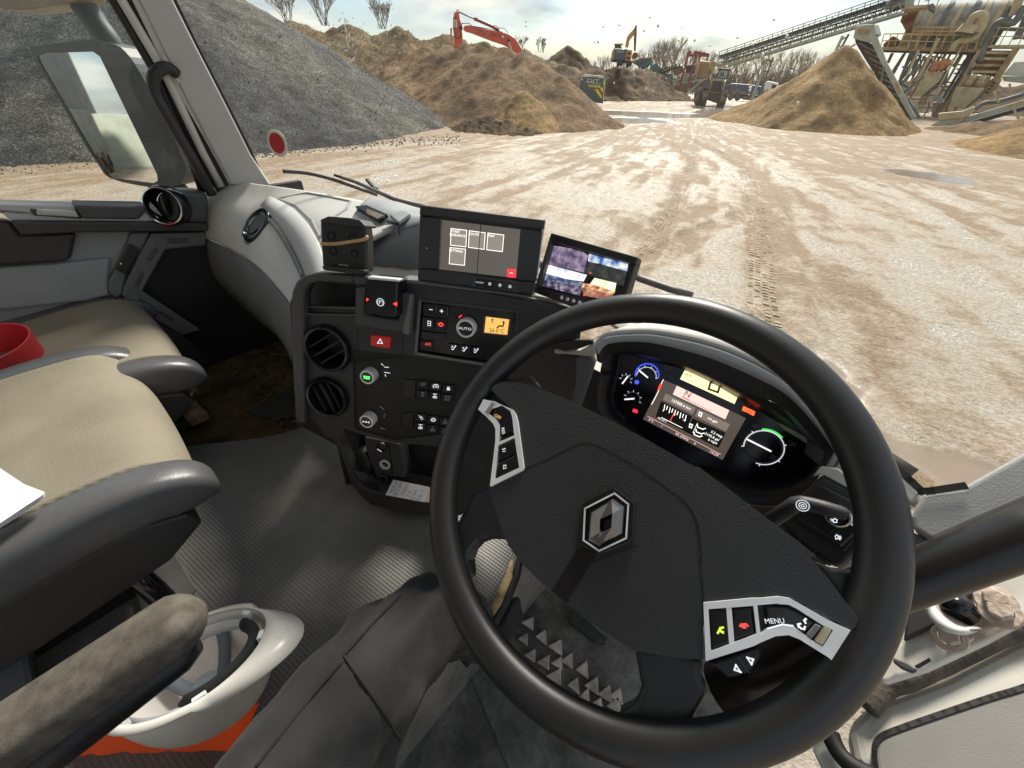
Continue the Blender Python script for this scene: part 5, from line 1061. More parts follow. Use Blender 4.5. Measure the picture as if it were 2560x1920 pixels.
# volume paddle behind the right pod
pad = slab('paddle', wq('Z', (640, 1410), (760, 1395), (1360, 1180), (1410, 1290), (1340, 1430), (1220, 1560), (1050, 1620), (930, 1625), (840, 1540)), WP, .012, K_BLACK, sw, lift=-.002, bevel=.005, seg=3)
line('paddle_mark', wq('Z', (1050, 1455), (1115, 1550), (1030, 1520)), WP, .0012, K_WHITE, pad, lift=-.001, closed=True); line('paddle_mark', wq('Z', (1205, 1350), (1290, 1375), (1265, 1445)), WP, .0012, K_WHITE, pad, lift=-.001, closed=True)
line('paddle_joint', wq('Z', (1090, 1355), (1225, 1550)), WP, .0014, K_DGREY, pad, lift=-.001)
# column shroud under the hub
MB().tube([WC-Wn*.02, WC-Wn*.06, WC-Wn*.3], [.06, .055, .06], 24).build('column', K_BLACK, sw, smooth=True)
# ================================================================== INSTRUMENTS
CP = plane((-.0827, .5168, 2.030), (.248, -.832, .496)); Cn = CP[1]
ic = thing('instrument_cluster', 'black instrument cluster with lit screens behind the steering wheel', 'instrument panel', tuple(on((1750, 1150), CP)))
M_FACE = mat('cluster_face', (.006, .006, .011), .18, var=.1)
face_q = zz('S', (128, 505), (250, 515), (400, 560), (560, 600), (760, 690), (1000, 830), (1280, 1000), (1440, 1100), (1500, 1160), (1520, 1210), (1470, 1290), (1380, 1360), (1200, 1400), (1000, 1390), (880, 1330), (700, 1300), (450, 1250), (250, 1050), (110, 930), (70, 840), (75, 760), (100, 620))
slab('dial_face', face_q, CP, .006, M_FACE, ic, lift=0, bevel=0)
# bezel wall around the face and the hood
outl = zz('S', (0, 640), (20, 540), (60, 490), (110, 480), (400, 500), (700, 610), (1100, 800), (1290, 900), (1420, 1020), (1530, 1140), (1560, 1230), (1530, 1330), (1440, 1450), (1250, 1560), (1050, 1560), (800, 1480), (400, 1300), (150, 1080), (0, 930), (-30, 800))
inn = face_q
mbz = MB()
o3 = catmull([on(q, CP, .05) for q in outl], 4, True); i3 = catmull([on(q, CP, .001) for q in inn], 4, True)
def resamp(pts, n):
    L = [0]; m = len(pts)
    for i in range(m): L.append(L[-1]+(pts[(i+1) % m]-pts[i]).length)
    out = []
    for k in range(n):
        s = L[-1]*k/n; j = max(i for i in range(m) if L[i] <= s); out.append(pts[j].lerp(pts[(j+1) % m], (s-L[j])/max(1e-9, L[j+1]-L[j])))
    return out
def align(a, b): # rotate b so that it starts nearest a[0]
    j = min(range(len(b)), key=lambda i: (b[i]-a[0]).length); return b[j:]+b[:j]
oo = resamp(o3, 80); ii = resamp(i3, 80)
ii = align(oo, ii); 
if (ii[5]-oo[5]).length > (ii[-5]-oo[5]).length: ii = [ii[0]]+ii[:0:-1]
MB().grid([oo+[oo[0]], ii+[ii[0]]]).build('bezel', K_BLACK, ic, smooth=True, solid=.003)
hA = zz('S', (-30, 470), (0, 425), (50, 388), (200, 372), (400, 378), (760, 455), (1080, 585), (1330, 745), (1560, 995), (1672, 1165), (1682, 1190), (1618, 1302))
hB = zz('S', (-20, 560), (20, 505), (100, 478), (240, 470), (390, 500), (700, 608), (1040, 755), (1275, 850), (1440, 1010), (1560, 1140), (1582, 1200), (1560, 1292))
A3 = catmull([on(q, CP, .095) for q in hA], 5); B3 = catmull([on(q, CP, .085) for q in hB], 5)
bk = V((0.0, .075, -.02)); C3 = [p+bk for p in A3]; D3 = [p+bk*1.2-V((0, 0, .05)) for p in A3]; E3 = [b-Cn*.06 for b in B3]
lipm = mat('hood_plastic', (.40, .405, .41), .6, bump=.6, bs=600, var=.06)
MB().grid([C3, A3]).build('hood_top', K_LIGHT, ic, smooth=True, solid=.006)
f1 = [a.lerp(b, .42) for a, b in zip(A3, B3)]
MB().grid([A3, f1]).build('hood_lip', lipm, ic, smooth=True, solid=.006)
MB().grid([f1, B3, E3]).build('hood_underside', K_BLACK, ic, solid=.006)
MB().grid([D3, C3]).build('hood_back', K_LIGHT, ic, smooth=True, solid=.004)
# upper lcd
YLW = glow('cream_lcd', (.80, .66, .34), .95); PNK = glow('pink_bar', (.75, .47, .42), .85); SCR = glow('tft_dark', (.055, .043, .036), .9); BAR = glow('tft_grey', (.13, .105, .09), .9); SBK = glow('tft_black', (.006, .006, .006), .5)
WHT = glow('tft_white', (.9, .86, .8), .9)
lc = slab('speed_display', zz('I', (800, 210), (1205, 388), (1165, 482), (755, 295)), CP, .002, YLW, ic, lift=.002, bevel=0)
cu = (on(zz('I', (1205, 388)), CP)-on(zz('I', (800, 210)), CP)).normalized(); cv = Cn.cross(cu)
line('speed_digit', zz('I', (985, 318), (1055, 342), (1040, 395), (970, 370)), CP, .0028, INK, lc, lift=.0028, closed=True, thick=.0004)
text('speed_unit', 'mph', on(zz('I', (1090, 358)), CP, .0028), cu, cv, .0042, INK, lc, ext=0, wide=1.3)
line('speed_dash', zz('I', (803, 260), (815, 265)), CP, .0012, INK, lc, lift=.0028, thick=.0004); line('speed_dash', zz('I', (828, 268), (840, 273)), CP, .0012, INK, lc, lift=.0028, thick=.0004)
tf = slab('trip_screen', zz('I', (625, 298), (735, 345), (1250, 590), (1075, 905), (475, 598)), CP, .002, SCR, ic, lift=.002, bevel=0)
def tq(qs, m, l=.0026, nm='screen_block'): return slab(nm, zz('I', *qs), CP, .0004, m, tf, lift=l, bevel=0)
tq(((730, 345), (1125, 530), (1095, 598), (700, 410)), PNK); tq(((645, 403), (872, 512), (850, 560), (625, 450)), BAR); tq(((890, 520), (1132, 635), (1100, 690), (868, 573)), BAR)
tq(((610, 460), (845, 575), (795, 690), (570, 580)), SBK); tq(((850, 590), (1098, 700), (1045, 815), (790, 690)), SBK)
def ct(s, q, h, m=WHT, w=1.0): text('screen_text', s, on(zz('I', q), CP, .0032), cu, cv, h, m, tf, ext=0, wide=w)
ct('N', (812, 410), .0085, INK, 1.1); ct('BRAKE', (800, 438), .0022, INK, 1.2); ct('137585.6 km', (762, 487), .0042); ct('0.0 gph', (1000, 605), .0036)
ct('5.2 mpg', (1030, 710), .0038); ct('3195.8 gal', (995, 730), .0038); ct('6 mph', (1000, 765), .0038); ct('8°C', (537, 608), .0036, PNK); ct('1', (617, 648), .0034, PNK); ct('99.1MHz', (768, 730), .0042, PNK); ct('8', (865, 782), .0034, PNK); ct('14:29', (1010, 855), .0042, PNK); ct('TEP 20°C', (618, 602), .0026); ct('0', (628, 533), .003); ct('10', (785, 605), .003)
line('screen_rule', zz('I', (768, 432), (990, 538)), CP, .0006, INK, tf, lift=.0032, thick=.0003); line('screen_rule', zz('I', (510, 575), (1060, 862)), CP, .0005, PNK, tf, lift=.0032, thick=.0003)
for i in range(9):
    x, y = 640+i*20, 490+i*10; L = 38 if i % 2 == 0 else 24; line('scale_tick', zz('I', (x, y), (x-8, y+L)), CP, .0011, WHT, tf, lift=.0032, thick=.0003)
line('scale_needle', zz('I', (712, 545), (683, 605)), CP, .001, RED, tf, lift=.0034, thick=.0003); line('scale_rule', zz('I', (615, 585), (770, 662)), CP, .0008, WHT, tf, lift=.0032, thick=.0003)
for i, (x, y) in enumerate(((915, 655), (905, 690), (890, 712))): line('truck_icon', zz('I', (x-30, y-15), (x-28, y+2), (x+10, y+18), (x+30, y+12)), CP, .0014, WHT, tf, lift=.0032, thick=.0003)
for x, y in ((912, 560), (840, 648)): line('fuel_icon', zz('I', (x-10, y-16), (x+8, y-8), (x, y+16), (x-16, y+8)), CP, .0013, WHT, tf, lift=.0032, closed=True, thick=.0003)
line('fuel_divider', zz('I', (885, 628), (852, 698)), CP, .0006, WHT, tf, lift=.0032, thick=.0003)
sc_ = zz('I', (628, 300), (610, 335), (590, 390), (565, 440), (540, 485))
line('level_scale', sc_, CP, .0009, WHT, ic, lift=.003, thick=.0003); line('level_bar', zz('I', (608, 338), (594, 372)), CP, .003, RED, ic, lift=.0033, thick=.0003)
# warning tell-tales
slab('warning_lamp', zz('I', (1232, 498), (1322, 540), (1310, 572), (1222, 530)), CP, .0006, glow('orange_lamp', (1.0, .09, .02), 1.3), ic, lift=.003, bevel=0)
line('warning_symbol', zz('I', (1272, 525), (1288, 552), (1252, 548)), CP, .0008, INK, ic, lift=.0034, closed=True, thick=.0002)
slab('brake_warning', zz('I', (402, 518), (436, 530), (430, 552), (396, 540)), CP, .0006, glow('red_lamp2', (1.0, .02, .05), 1.2), ic, lift=.003, bevel=0)
DIM = mat('dim_print', (.30, .32, .36), .5)
line('indicator', zz('I', (640, 205), (660, 188), (660, 198), (678, 205), (672, 220), (655, 216), (655, 224)), CP, .0007, DIM, ic, lift=.003, closed=True); line('indicator', zz('I', (684, 205), (704, 212), (698, 228), (680, 222)), CP, .0007, DIM, ic, lift=.003, closed=True)
line('indicator', zz('I', (1270, 470), (1290, 478), (1284, 494), (1264, 486)), CP, .0007, DIM, ic, lift=.003, closed=True); line('indicator', zz('I', (1300, 482), (1316, 488), (1320, 478), (1336, 500), (1312, 516), (1314, 506), (1296, 498)), CP, .0007, DIM, ic, lift=.003, closed=True)
# gauges
def gauge(c, e, a0, a1, col, needle, w=.0012, nm='gauge'):
    c3 = on(zz('I', c), CP, .003); r = (on(zz('I', e), CP, .003)-c3).length; x0 = cu; n = 26
    pts = [c3+r*(math.cos(a0+(a1-a0)*i/n)*cu+math.sin(a0+(a1-a0)*i/n)*cv) for i in range(n+1)]
    g_ = MB().tube(pts, w*.5, 6).build(nm, col, ic, smooth=True)
    for i in range(0, n+1, 5):
        d = (pts[i]-c3).normalized(); MB().beam(pts[i]-d*.0005, pts[i]+d*.003, w*.8, .0005, up=Cn).build('tick', K_WHITE, g_)
    p0, p1 = [on(zz('I', q), CP, .006) for q in needle]; MB().beam(p0, p1, .0022, .001, up=Cn).build('needle', glow('needle_white', (.8, .82, .85), .7), g_)
    return g_, c3, r
gauge((500, 275), (500, 205), R(195), R(10), K_WHITE, ((512, 285), (445, 228)))
BLU = glow('blue_arc', (.05, .08, .9), .9)
c3 = on(zz('I', (505, 262)), CP, .003); r = (on(zz('I', (495, 180)), CP)-c3).length; MB().tube([c3+r*(math.cos(a)*cu+math.sin(a)*cv) for a in [R(215-8.5*i) for i in range(25)]], .0009, 6).build('blue_arc', BLU, ic, smooth=True)
gauge((345, 300), (345, 265), R(190), R(-10), K_PILLAR, ((318, 330), (362, 272)))
gauge((395, 445), (395, 392), R(180), R(-5), K_PILLAR, ((335, 448), (410, 442)))
MB().lathe(on(zz('I', (428, 318)), CP, .003), Cn, [(.0035, 0), (.0002, .0003)], 14).build('blue_lamp', BLU, ic)
g_, c3, r = gauge((1385, 812), (1540, 800), R(205), R(-85), K_WHITE, ((1258, 748), (1442, 840)), .0018)
MB().lathe(c3-Cn*.0006, Cn, [(r*.98, 0), (r*.98, .0005), (r*.84, .0005)], 48, cap=False).build('rev_ring', K_DGREY, g_)
MB().tube([c3+r*1.08*(math.cos(a)*cu+math.sin(a)*cv) for a in [R(122-2.6*i) for i in range(24)]], .0013, 6).build('green_arc', glow('green_dim', (.06, .6, .09), .7), g_, smooth=True)
for s, q in (('10', (1315, 645)), ('15', (1492, 662)), ('20', (1605, 788)), ('25', (1455, 885))): text('dial_number', s, on(zz('I', q), CP, .003), cu, cv, .0055, DIM, g_, ext=0)
for i in range(22):
    a = R(205-13*i); p = c3+r*1.3*(math.cos(a)*cu+math.sin(a)*cv); MB().lathe(p, Cn, [(.0006, 0), (.0001, .0002)], 6).build('dial_dot', DIM, g_)
line('pillar_gauge', zz('I', (310, 120), (265, 320), (240, 420), (260, 520), (330, 590)), CP, .005, K_DARK, ic, lift=.004)
# ---- right-hand light switch panel and stalk
LP = plane(onY((2080, 1290), .44), (-.16, -.80, .58)); Ln = LP[1]
lp = thing('light_switch_panel', 'black light switch panel with a silver rotary knob right of the wheel', 'switch panel', tuple(on((2090, 1350), LP)))
slab('dash_end', zz('M', (395, 0), (520, 240), (470, 400), (340, 380), (345, 450), (680, 628), (720, 880), (1090, 720), (1170, 610), (985, 420), (800, 200), (600, 0)), LP, .03, K_LIGHT, lp, lift=-.008, bevel=.004)
slab('surround', zz('M', (345, 450), (680, 625), (780, 760), (760, 960), (540, 1210), (470, 1240), (200, 1050), (0, 860), (0, 760), (210, 640)), LP, .05, K_DARK, lp, lift=0, bevel=.005, seg=3)
slab('surround_top', zz('M', (340, 380), (480, 400), (690, 560), (720, 660), (680, 628), (345, 448), (270, 470)), LP, .06, K_LIGHT, lp, lift=.0, bevel=.004)
slab('plate', zz('M', (318, 528), (690, 720), (720, 880), (535, 1098), (105, 830), (180, 700)), LP, .006, K_BLACK, lp, lift=.004, bevel=.002)
lc3 = on(zz('M', (480, 785)), LP, .004); lr = (on(zz('M', (600, 790)), LP)-on(zz('M', (480, 785)), LP)).length
k = MB().lathe(lc3, Ln, [(lr, 0), (lr, .012), (lr*.95, .017), (lr*.88, .018), (lr*.8, .018), (lr*.8, .015)], 44, cap=False).build('rotary_knob', K_CHROME, lp, auto=35)
MB().lathe(lc3, Ln, [(lr*.82, .014), (lr*.5, .0155), (.0005, .0155)], 36).build('knob_cap', K_GLOSS, k)
def lline(qs, par=lp, lift=.006, **kw): line('light_icon', zz('M', *qs), LP, .0009, K_WHITE, par, lift=lift, **kw)
lline(((440, 830), (445, 850), (470, 848), (472, 828), (455, 818)), lift=.021, closed=True); lline(((420, 822), (436, 824)), lift=.021); lline(((424, 836), (438, 838)), lift=.021)
lline(((612, 735), (630, 740))); lline(((620, 760), (640, 775)))
for i in range(8): a = i*.785; lline(((645+14*math.cos(a), 806+12*math.sin(a)), (645+26*math.cos(a), 806+20*math.sin(a))))
MB().lathe(on(zz('M', (645, 806)), LP, .006), Ln, [(.0032, 0), (.0032, .0006), (.0024, .0006)], 16, cap=False).build('light_icon', K_WHITE, lp)
lline(((635, 840), (655, 842), (662, 858), (648, 868), (630, 862)), closed=True); lline(((608, 838), (626, 842))); lline(((606, 850), (624, 854))); lline(((590, 858), (598, 872)))
lline(((458, 965), (470, 952), (484, 962), (480, 985), (464, 988)), closed=True); lline(((490, 970), (508, 975))); lline(((488, 984), (504, 988))); lline(((498, 962), (496, 995)))
line('plate_joint', zz('M', (160, 815), (280, 890), (400, 965), (500, 1030)), LP, .001, K_DGREY, lp, lift=.0055); line('plate_joint', zz('M', (280, 890), (325, 835)), LP, .001, K_DGREY, lp, lift=.0055); line('plate_joint', zz('M', (400, 965), (440, 910)), LP, .001, K_DGREY, lp, lift=.0055)
line('plate_edge', zz('M', (508, 1042), (655, 905)), LP, .0022, K_MID, lp, lift=.006)
for q4 in (((30, 910), (150, 1000), (120, 1040), (10, 960)), ((165, 1010), (280, 1095), (260, 1130), (140, 1050)), ((300, 1105), (440, 1190), (420, 1225), (280, 1140))): slab('blank_switch', zz('M', *q4), LP, .01, K_BLACK, lp, lift=.003, bevel=.003)
slab('side_trim', zz('M', (470, 1240), (700, 1000), (760, 1010), (720, 1160), (640, 1260)), LP, .03, K_LIGHT, lp, lift=-.01, bevel=.004)
stk = thing('retarder_stalk', 'black column stalk with a brake disc symbol right of the hub', 'stalk', tuple(on(zz('I', (1420, 1350)), LP)))
sp_ = [on(q, plane(LP[0], Ln), l) for q, l in zip(zz('M', (-300, 930), (-80, 830), (60, 745), (150, 690), (250, 700), (420, 745), (565, 785)), (.02, .04, .05, .052, .052, .05, .045))]
MB().tube(catmull(sp_, 5), [.008]*5+[.0085]*10+[.0078]*10+[.0075, .0072, .007, .0065, .006, .003], 14).build('lever', K_DARK, stk, smooth=True)
c = on(zz('M', (188, 710)), LP, .0615)
for rr_ in (.0062, .0038, .0018): MB().lathe(c, (EYE-c), [(rr_, 0), (rr_, .0004), (rr_-.0009, .0004)], 20, cap=False).build('disc_symbol', K_WHITE, stk)
# ================================================================== SCREENS ON THE CONSOLE
nv = thing('touch_screen', 'wide black touch screen showing route tiles on the console', 'screen', tuple(on((1190, 720), SP)))
NP = plane(on((1190, 700), SP, .012), Sn); nl = 0.0
nq = zz('V', (275, 178), (2005, 385), (1830, 1430), (240, 1220))
slab('body', nq, NP, .035, K_BLACK, nv, lift=0, bevel=.003, seg=3)
slab('top_brow', zz('V', (275, 178), (2005, 385), (1985, 525), (1640, 480), (600, 345), (262, 318)), NP, .01, K_DARK, nv, lift=.009, bevel=.003)
slab('bottom_brow', zz('V', (248, 1060), (545, 1085), (1600, 1230), (1880, 1255), (1832, 1425), (240, 1218)), NP, .01, K_DARK, nv, lift=.009, bevel=.003)
slab('side_cheek', zz('V', (270, 330), (575, 372), (540, 1070), (250, 1058)), NP, .008, K_DARK, nv, lift=.006, bevel=.002)
slab('side_cheek', zz('V', (1665, 500), (1970, 540), (1880, 1250), (1605, 1215)), NP, .008, K_DARK, nv, lift=.006, bevel=.002)
line('screen_edge', zz('V', (572, 375), (538, 1070)), NP, .0022, K_MID, nv, lift=.0075)
scr = slab('display', zz('V', (575, 385), (1665, 518), (1605, 1190), (540, 1068)), NP, .003, glow('nav_dark', (.06, .052, .045), .95), nv, lift=.002, bevel=0)
line('side_edge', zz('V', (1990, 385), (1900, 1150)), NP, .003, K_SILV, nv, lift=.002)
nu = (on(zz('V', (1665, 518)), NP)-on(zz('V', (575, 385)), NP)).normalized(); nvv = Sn.cross(nu)
TIL = glow('nav_tile', (.16, .145, .125), .9); TLE = glow('nav_line', (.75, .70, .64), .95)
for q4, tx, tp in ((((705, 505), (922, 530), (910, 758), (698, 735)), ('START', 'GUIDANCE'), ((768, 548), (795, 600))), (((958, 535), (1178, 565), (1162, 793), (945, 765)), ('ROUTE',), ((1022, 585),)), (((1215, 567), (1435, 595), (1415, 825), (1198, 798)), ('MAP',), ((1262, 608),)), (((692, 768), (905, 790), (890, 1015), (680, 992)), ('SETTINGS',), ((775, 815),))):
    t_ = slab('tile', zz('V', *q4), NP, .0005, TIL, scr, lift=.0028, bevel=0); line('tile_border', zz('V', *q4), NP, .0012, TLE, scr, lift=.0034, closed=True, thick=.0004)
    for s, p in zip(tx, tp): text('tile_text', s, on(zz('V', p), NP, .0036), nu, nvv, .0044, WHT, scr, ext=0, wide=.95)
line('screen_split', zz('V', (1118, 450), (1062, 1130)), NP, .0014, SBK, scr, lift=.0038, thick=.0003)
t_ = slab('red_tile', zz('V', (1488, 1062), (1600, 1075), (1590, 1185), (1480, 1172)), NP, .0005, glow('nav_red', (.9, .02, .03), 1.1), scr, lift=.003, bevel=0); text('red_text', 'NO', on(zz('V', (1538, 1122)), NP, .0035), nu, nvv, .003, WHT, scr, ext=0)
slab('button_recess', zz('V', (1000, 1175), (1640, 1250), (1610, 1392), (990, 1312)), NP, .004, K_DGREY, nv, lift=.0105, bevel=.001)
slab('button_bar', zz('V', (1048, 1195), (1625, 1265), (1600, 1375), (1040, 1308)), NP, .004, K_GLOSS, nv, lift=.0115, bevel=.001)
text('button_text', 'SOURCE', on(zz('V', (1102, 1252)), NP, .012), nu, nvv, .0028, K_WHITE, nv, ext=0)
for x, y in ((1242, 1270), (1382, 1288), (1520, 1307)): MB().lathe(on(zz('V', (x, y)), NP, .0118), Sn, [(.0028, 0), (.0028, .0005), (.0016, .0005)], 14, cap=False).build('button_icon', K_WHITE, nv)
MB().lathe(on(zz('V', (370, 778)), NP, .0062), Sn, [(.0012, 0), (.0002, .0004)], 10).build('sensor_dot', K_SILV, nv)
slab('dash_strip', zz('V', (0, 1200), (240, 1222), (1850, 1440), (1840, 1470), (0, 1245)), NP, .05, K_MID, nv, lift=-.004, bevel=.003)
# ---- reversing camera monitor
MPn = V((-.023, -.89, .455)).normalized(); MP = plane((-.371, .608, 2.159), MPn)
cm = thing('camera_monitor', 'small black monitor showing four camera views', 'monitor', tuple(on((1440, 790), MP)))
slab('case', zz('N', (1282, 345), (2022, 553), (1890, 985), (1800, 1110), (1130, 850), (1135, 825)), MP, .025, K_BLACK, cm, bevel=.004, seg=3)
slab('sun_shade', zz('N', (1282, 345), (2022, 553), (2005, 610), (1940, 600), (1280, 415)), MP, .02, K_BLACK, cm, lift=.02, bevel=.002)
slab('shade_side', zz('N', (1282, 348), (1295, 400), (1185, 800), (1140, 825)), MP, .02, K_DGREY, cm, lift=.014, bevel=.002)
slab('control_bar', zz('N', (1145, 805), (1250, 830), (1830, 985), (1795, 1100), (1132, 845)), MP, .01, K_DARK, cm, lift=.006, bevel=.002)
def viewmat(name, a, b, c, s=4.0, rot=0):
    m, n, l, p = nmat(name); MATS[name] = m
    tc = n.new('ShaderNodeTexCoord'); t = n.new('ShaderNodeTexNoise'); t.inputs['Scale'].default_value = s*20; t.inputs['Detail'].default_value = 6; l.new(tc.outputs['Object'], t.inputs[0])
    r = n.new('ShaderNodeValToRGB'); r.color_ramp.elements[0].position = .36; r.color_ramp.elements[0].color = (*a, 1); r.color_ramp.elements[1].position = .66; r.color_ramp.elements[1].color = (*c, 1); q = r.color_ramp.elements.new(.5); q.color = (*b, 1)
    l.new(t.outputs[0], r.inputs[0]); l.new(r.outputs[0], p.inputs['Emission Color']); p.inputs['Emission Strength'].default_value = .9; p.inputs['Base Color'].default_value = (.01, .01, .01, 1); p.inputs['Roughness'].default_value = .2; m.cycles.emission_sampling = 'NONE'
    return m
VM = lambda q4, m, l=.0025, nm='camera_view': slab(nm, zz('N', *q4), MP, .0008, m, cm, lift=l, bevel=0)
scn = VM(((1270, 395), (1950, 590), (1830, 930), (1190, 790)), SBK, .0015, 'screen')
v_pur = viewmat('view_purple', (.05, .04, .075), (.12, .09, .145), (.22, .175, .24)); v_sky = viewmat('view_sky', (.02, .06, .22), (.25, .33, .45), (.75, .68, .5), 3); v_dk = viewmat('view_dark', (.01, .012, .012), (.02, .022, .022), (.04, .04, .035))
v_cl = viewmat('view_cloud', (.35, .36, .42), (.6, .58, .6), (.85, .8, .75), 3); v_tr = viewmat('view_trees', (.02, .03, .06), (.05, .07, .12), (.18, .2, .28), 6); v_gr = viewmat('view_wet', (.02, .015, .03), (.06, .045, .08), (.25, .22, .27), 5); v_gn = viewmat('view_green', (.45, .55, .28), (.6, .66, .4), (.8, .78, .6), 2); v_or = viewmat('view_orange', (.12, .05, .03), (.45, .2, .1), (.7, .45, .3), 7); v_br = viewmat('view_brown', (.12, .045, .03), (.24, .1, .06), (.38, .2, .12), 5)
VM(((1262, 455), (1340, 460), (1450, 480), (1560, 510), (1600, 540), (1565, 685), (1245, 610)), v_pur)
VM(((1608, 525), (1940, 612), (1930, 675), (1700, 612), (1600, 590)), v_sky); VM(((1600, 590), (1700, 612), (1930, 675), (1900, 800), (1570, 690)), v_dk)
VM(((1240, 612), (1590, 705), (1560, 760), (1400, 740), (1225, 690)), v_cl); VM(((1225, 690), (1400, 735), (1560, 770), (1545, 810), (1220, 745)), v_tr, .003); VM(((1218, 742), (1548, 800), (1530, 880), (1205, 800)), v_gr, .0028)
VM(((1655, 730), (1840, 775), (1825, 850), (1610, 790)), v_gn); VM(((1552, 775), (1660, 790), (1830, 850), (1815, 870), (1545, 810)), v_or, .003); VM(((1545, 808), (1815, 865), (1800, 905), (1740, 915), (1560, 880)), v_br, .0028)
for x, y in ((1265, 585), (1210, 773), (1620, 688), (1567, 877)): MB().lathe(on(zz('N', (x, y)), MP, .004), MPn, [(.0016, 0), (.0002, .0003)], 10).build('record_dot', RED, cm)
for x, y in ((1380, 902), (1430, 916), (1481, 930), (1532, 944), (1583, 958)): MB().lathe(on(zz('N', (x, y)), MP, .006), MPn, [(.0042, 0), (.0042, .003), (.003, .0045), (.0003, .005)], 16).build('button', K_CHROME, cm, auto=50)
slab('speaker_slot', zz('N', (1180, 838), (1275, 862), (1275, 885), (1185, 865)), MP, .002, K_RUB, cm, lift=.0068, bevel=0)
MB().lathe(on(zz('N', (1322, 888)), MP, .006), MPn, [(.0042, 0), (.0042, .001), (.003, .001), (.002, -.001)], 16, cap=False).build('jack', K_RUB, cm)
slab('bracket', zz('N', (1130, 870), (1300, 905), (1470, 985), (1440, 1000), (1130, 900)), MP, .03, K_PILLAR, cm, lift=-.03, bevel=.002)
# ---- card reader with rubber band
HP_ = plane(on(zz('F', (575, 560)), SP, .0), (.50, -.80, .32)); Hn = HP_[1]
cr_ = thing('phone_cradle', 'black plastic phone cradle held with a rubber band on the console', 'cradle', tuple(on(zz('F', (570, 640)), HP_)))
slab('back_shell', zz('F', (412, 290), (430, 262), (490, 255), (690, 285), (725, 320), (735, 390), (738, 640), (700, 640), (430, 600), (420, 440)), HP_, .03, K_BLACK, cr_, lift=.01, bevel=.006, seg=3)
slab('top_cap', zz('F', (415, 275), (470, 250), (620, 262), (690, 278), (728, 318), (720, 330), (415, 290)), HP_, .045, K_DARK, cr_, lift=.016, bevel=.004, seg=3)
slab('foot', zz('F', (422, 590), (728, 625), (722, 655), (640, 652), (430, 622)), HP_, .02, K_BLACK, cr_, lift=.03, bevel=.004, seg=3)
for x, y in ((492, 384), (642, 402), (506, 493), (652, 510)): MB().lathe(on(zz('F', (x, y)), HP_, .0105), Hn, [(.0085, 0), (.0085, .0012), (.006, .0012), (.005, -.002)], 20, cap=False).build('hole_ring', K_GLOSS, cr_); MB().lathe(on(zz('F', (x, y)), HP_, .0108), Hn, [(.0062, 0), (.0002, .0002)], 16).build('hole', K_RUB, cr_)
MB().tube(catmull([on(q, HP_, l) for q, l in zip(zz('F', (423, 440), (470, 443), (540, 440), (620, 428), (700, 415), (735, 402), (740, 388)), (.011, .013, .0135, .0135, .013, .012, .008))], 4), .0022, 8, flat=1.6).build('rubber_band', mat('tan_rubber', (.52, .33, .17), .6), cr_, smooth=True)
slab('contact', zz('F', (540, 580), (610, 588), (608, 600), (538, 592)), HP_, .004, mat('copper', (.5, .3, .2), .35, metal=.8), cr_, lift=.013, bevel=.001)
text('embossing', 'CRADLE', on(zz('F', (570, 352)), HP_, .0108), (on(zz('F', (700, 368)), HP_)-on(zz('F', (440, 335)), HP_)), V((0, 0, 1)), .005, K_DARK, cr_, ext=0) if False else None
# ================================================================== RIGHT SIDE OF THE CAB
RP = plane((.185, .47, 2.15), (-.42, -.62, .66))
slab('right_pillar_trim', zz('M', (1180, 605), (1230, 592), (1500, 558), (2024, 262), (2500, 0), (2500, 480), (2024, 690), (1700, 825), (1272, 1010), (1100, 905), (1085, 800), (1150, 660)), RP, .03, K_PILLAR, cab, lift=0, bevel=.008, seg=4)
line('right_glass_border', zz('M', (985, 415), (1080, 500), (1175, 590), (1240, 588), (1510, 548)), RP, .007, K_RUB, cab, lift=.004)
slab('right_corner_trim', zz('M', (1000, 430), (1165, 610), (1090, 700), (1000, 600)), RP, .02, K_LIGHT, cab, lift=-.004, bevel=.002)
slab('right_lower_trim', zz('M', (1100, 920), (1250, 1020), (1240, 1040), (1120, 1095), (1060, 1000)), RP, .03, K_MID, cab, lift=-.006, bevel=.003)
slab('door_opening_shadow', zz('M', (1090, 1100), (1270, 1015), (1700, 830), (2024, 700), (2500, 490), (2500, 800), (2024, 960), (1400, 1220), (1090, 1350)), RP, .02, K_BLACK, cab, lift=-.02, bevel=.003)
gh = thing('grab_tube', 'thick glossy black grab tube along the open driver doorway', 'grab rail', tuple(onX((2290, 1450), .22)))
gp = [(2010, 1545), (2140, 1500), (2288, 1446), (2420, 1396), (2560, 1342), (2760, 1265)]
MB().tube([on(q, RP, .02) for q in gp], .0225, 20).build('tube', mat('satin_black_tube', (.018, .017, .016), .3, var=.1), gh, smooth=True)
line('tube_edge', [(2288, 1490), (2420, 1440), (2560, 1386), (2700, 1330)], RP, .004, K_PILLAR, gh, lift=.03)
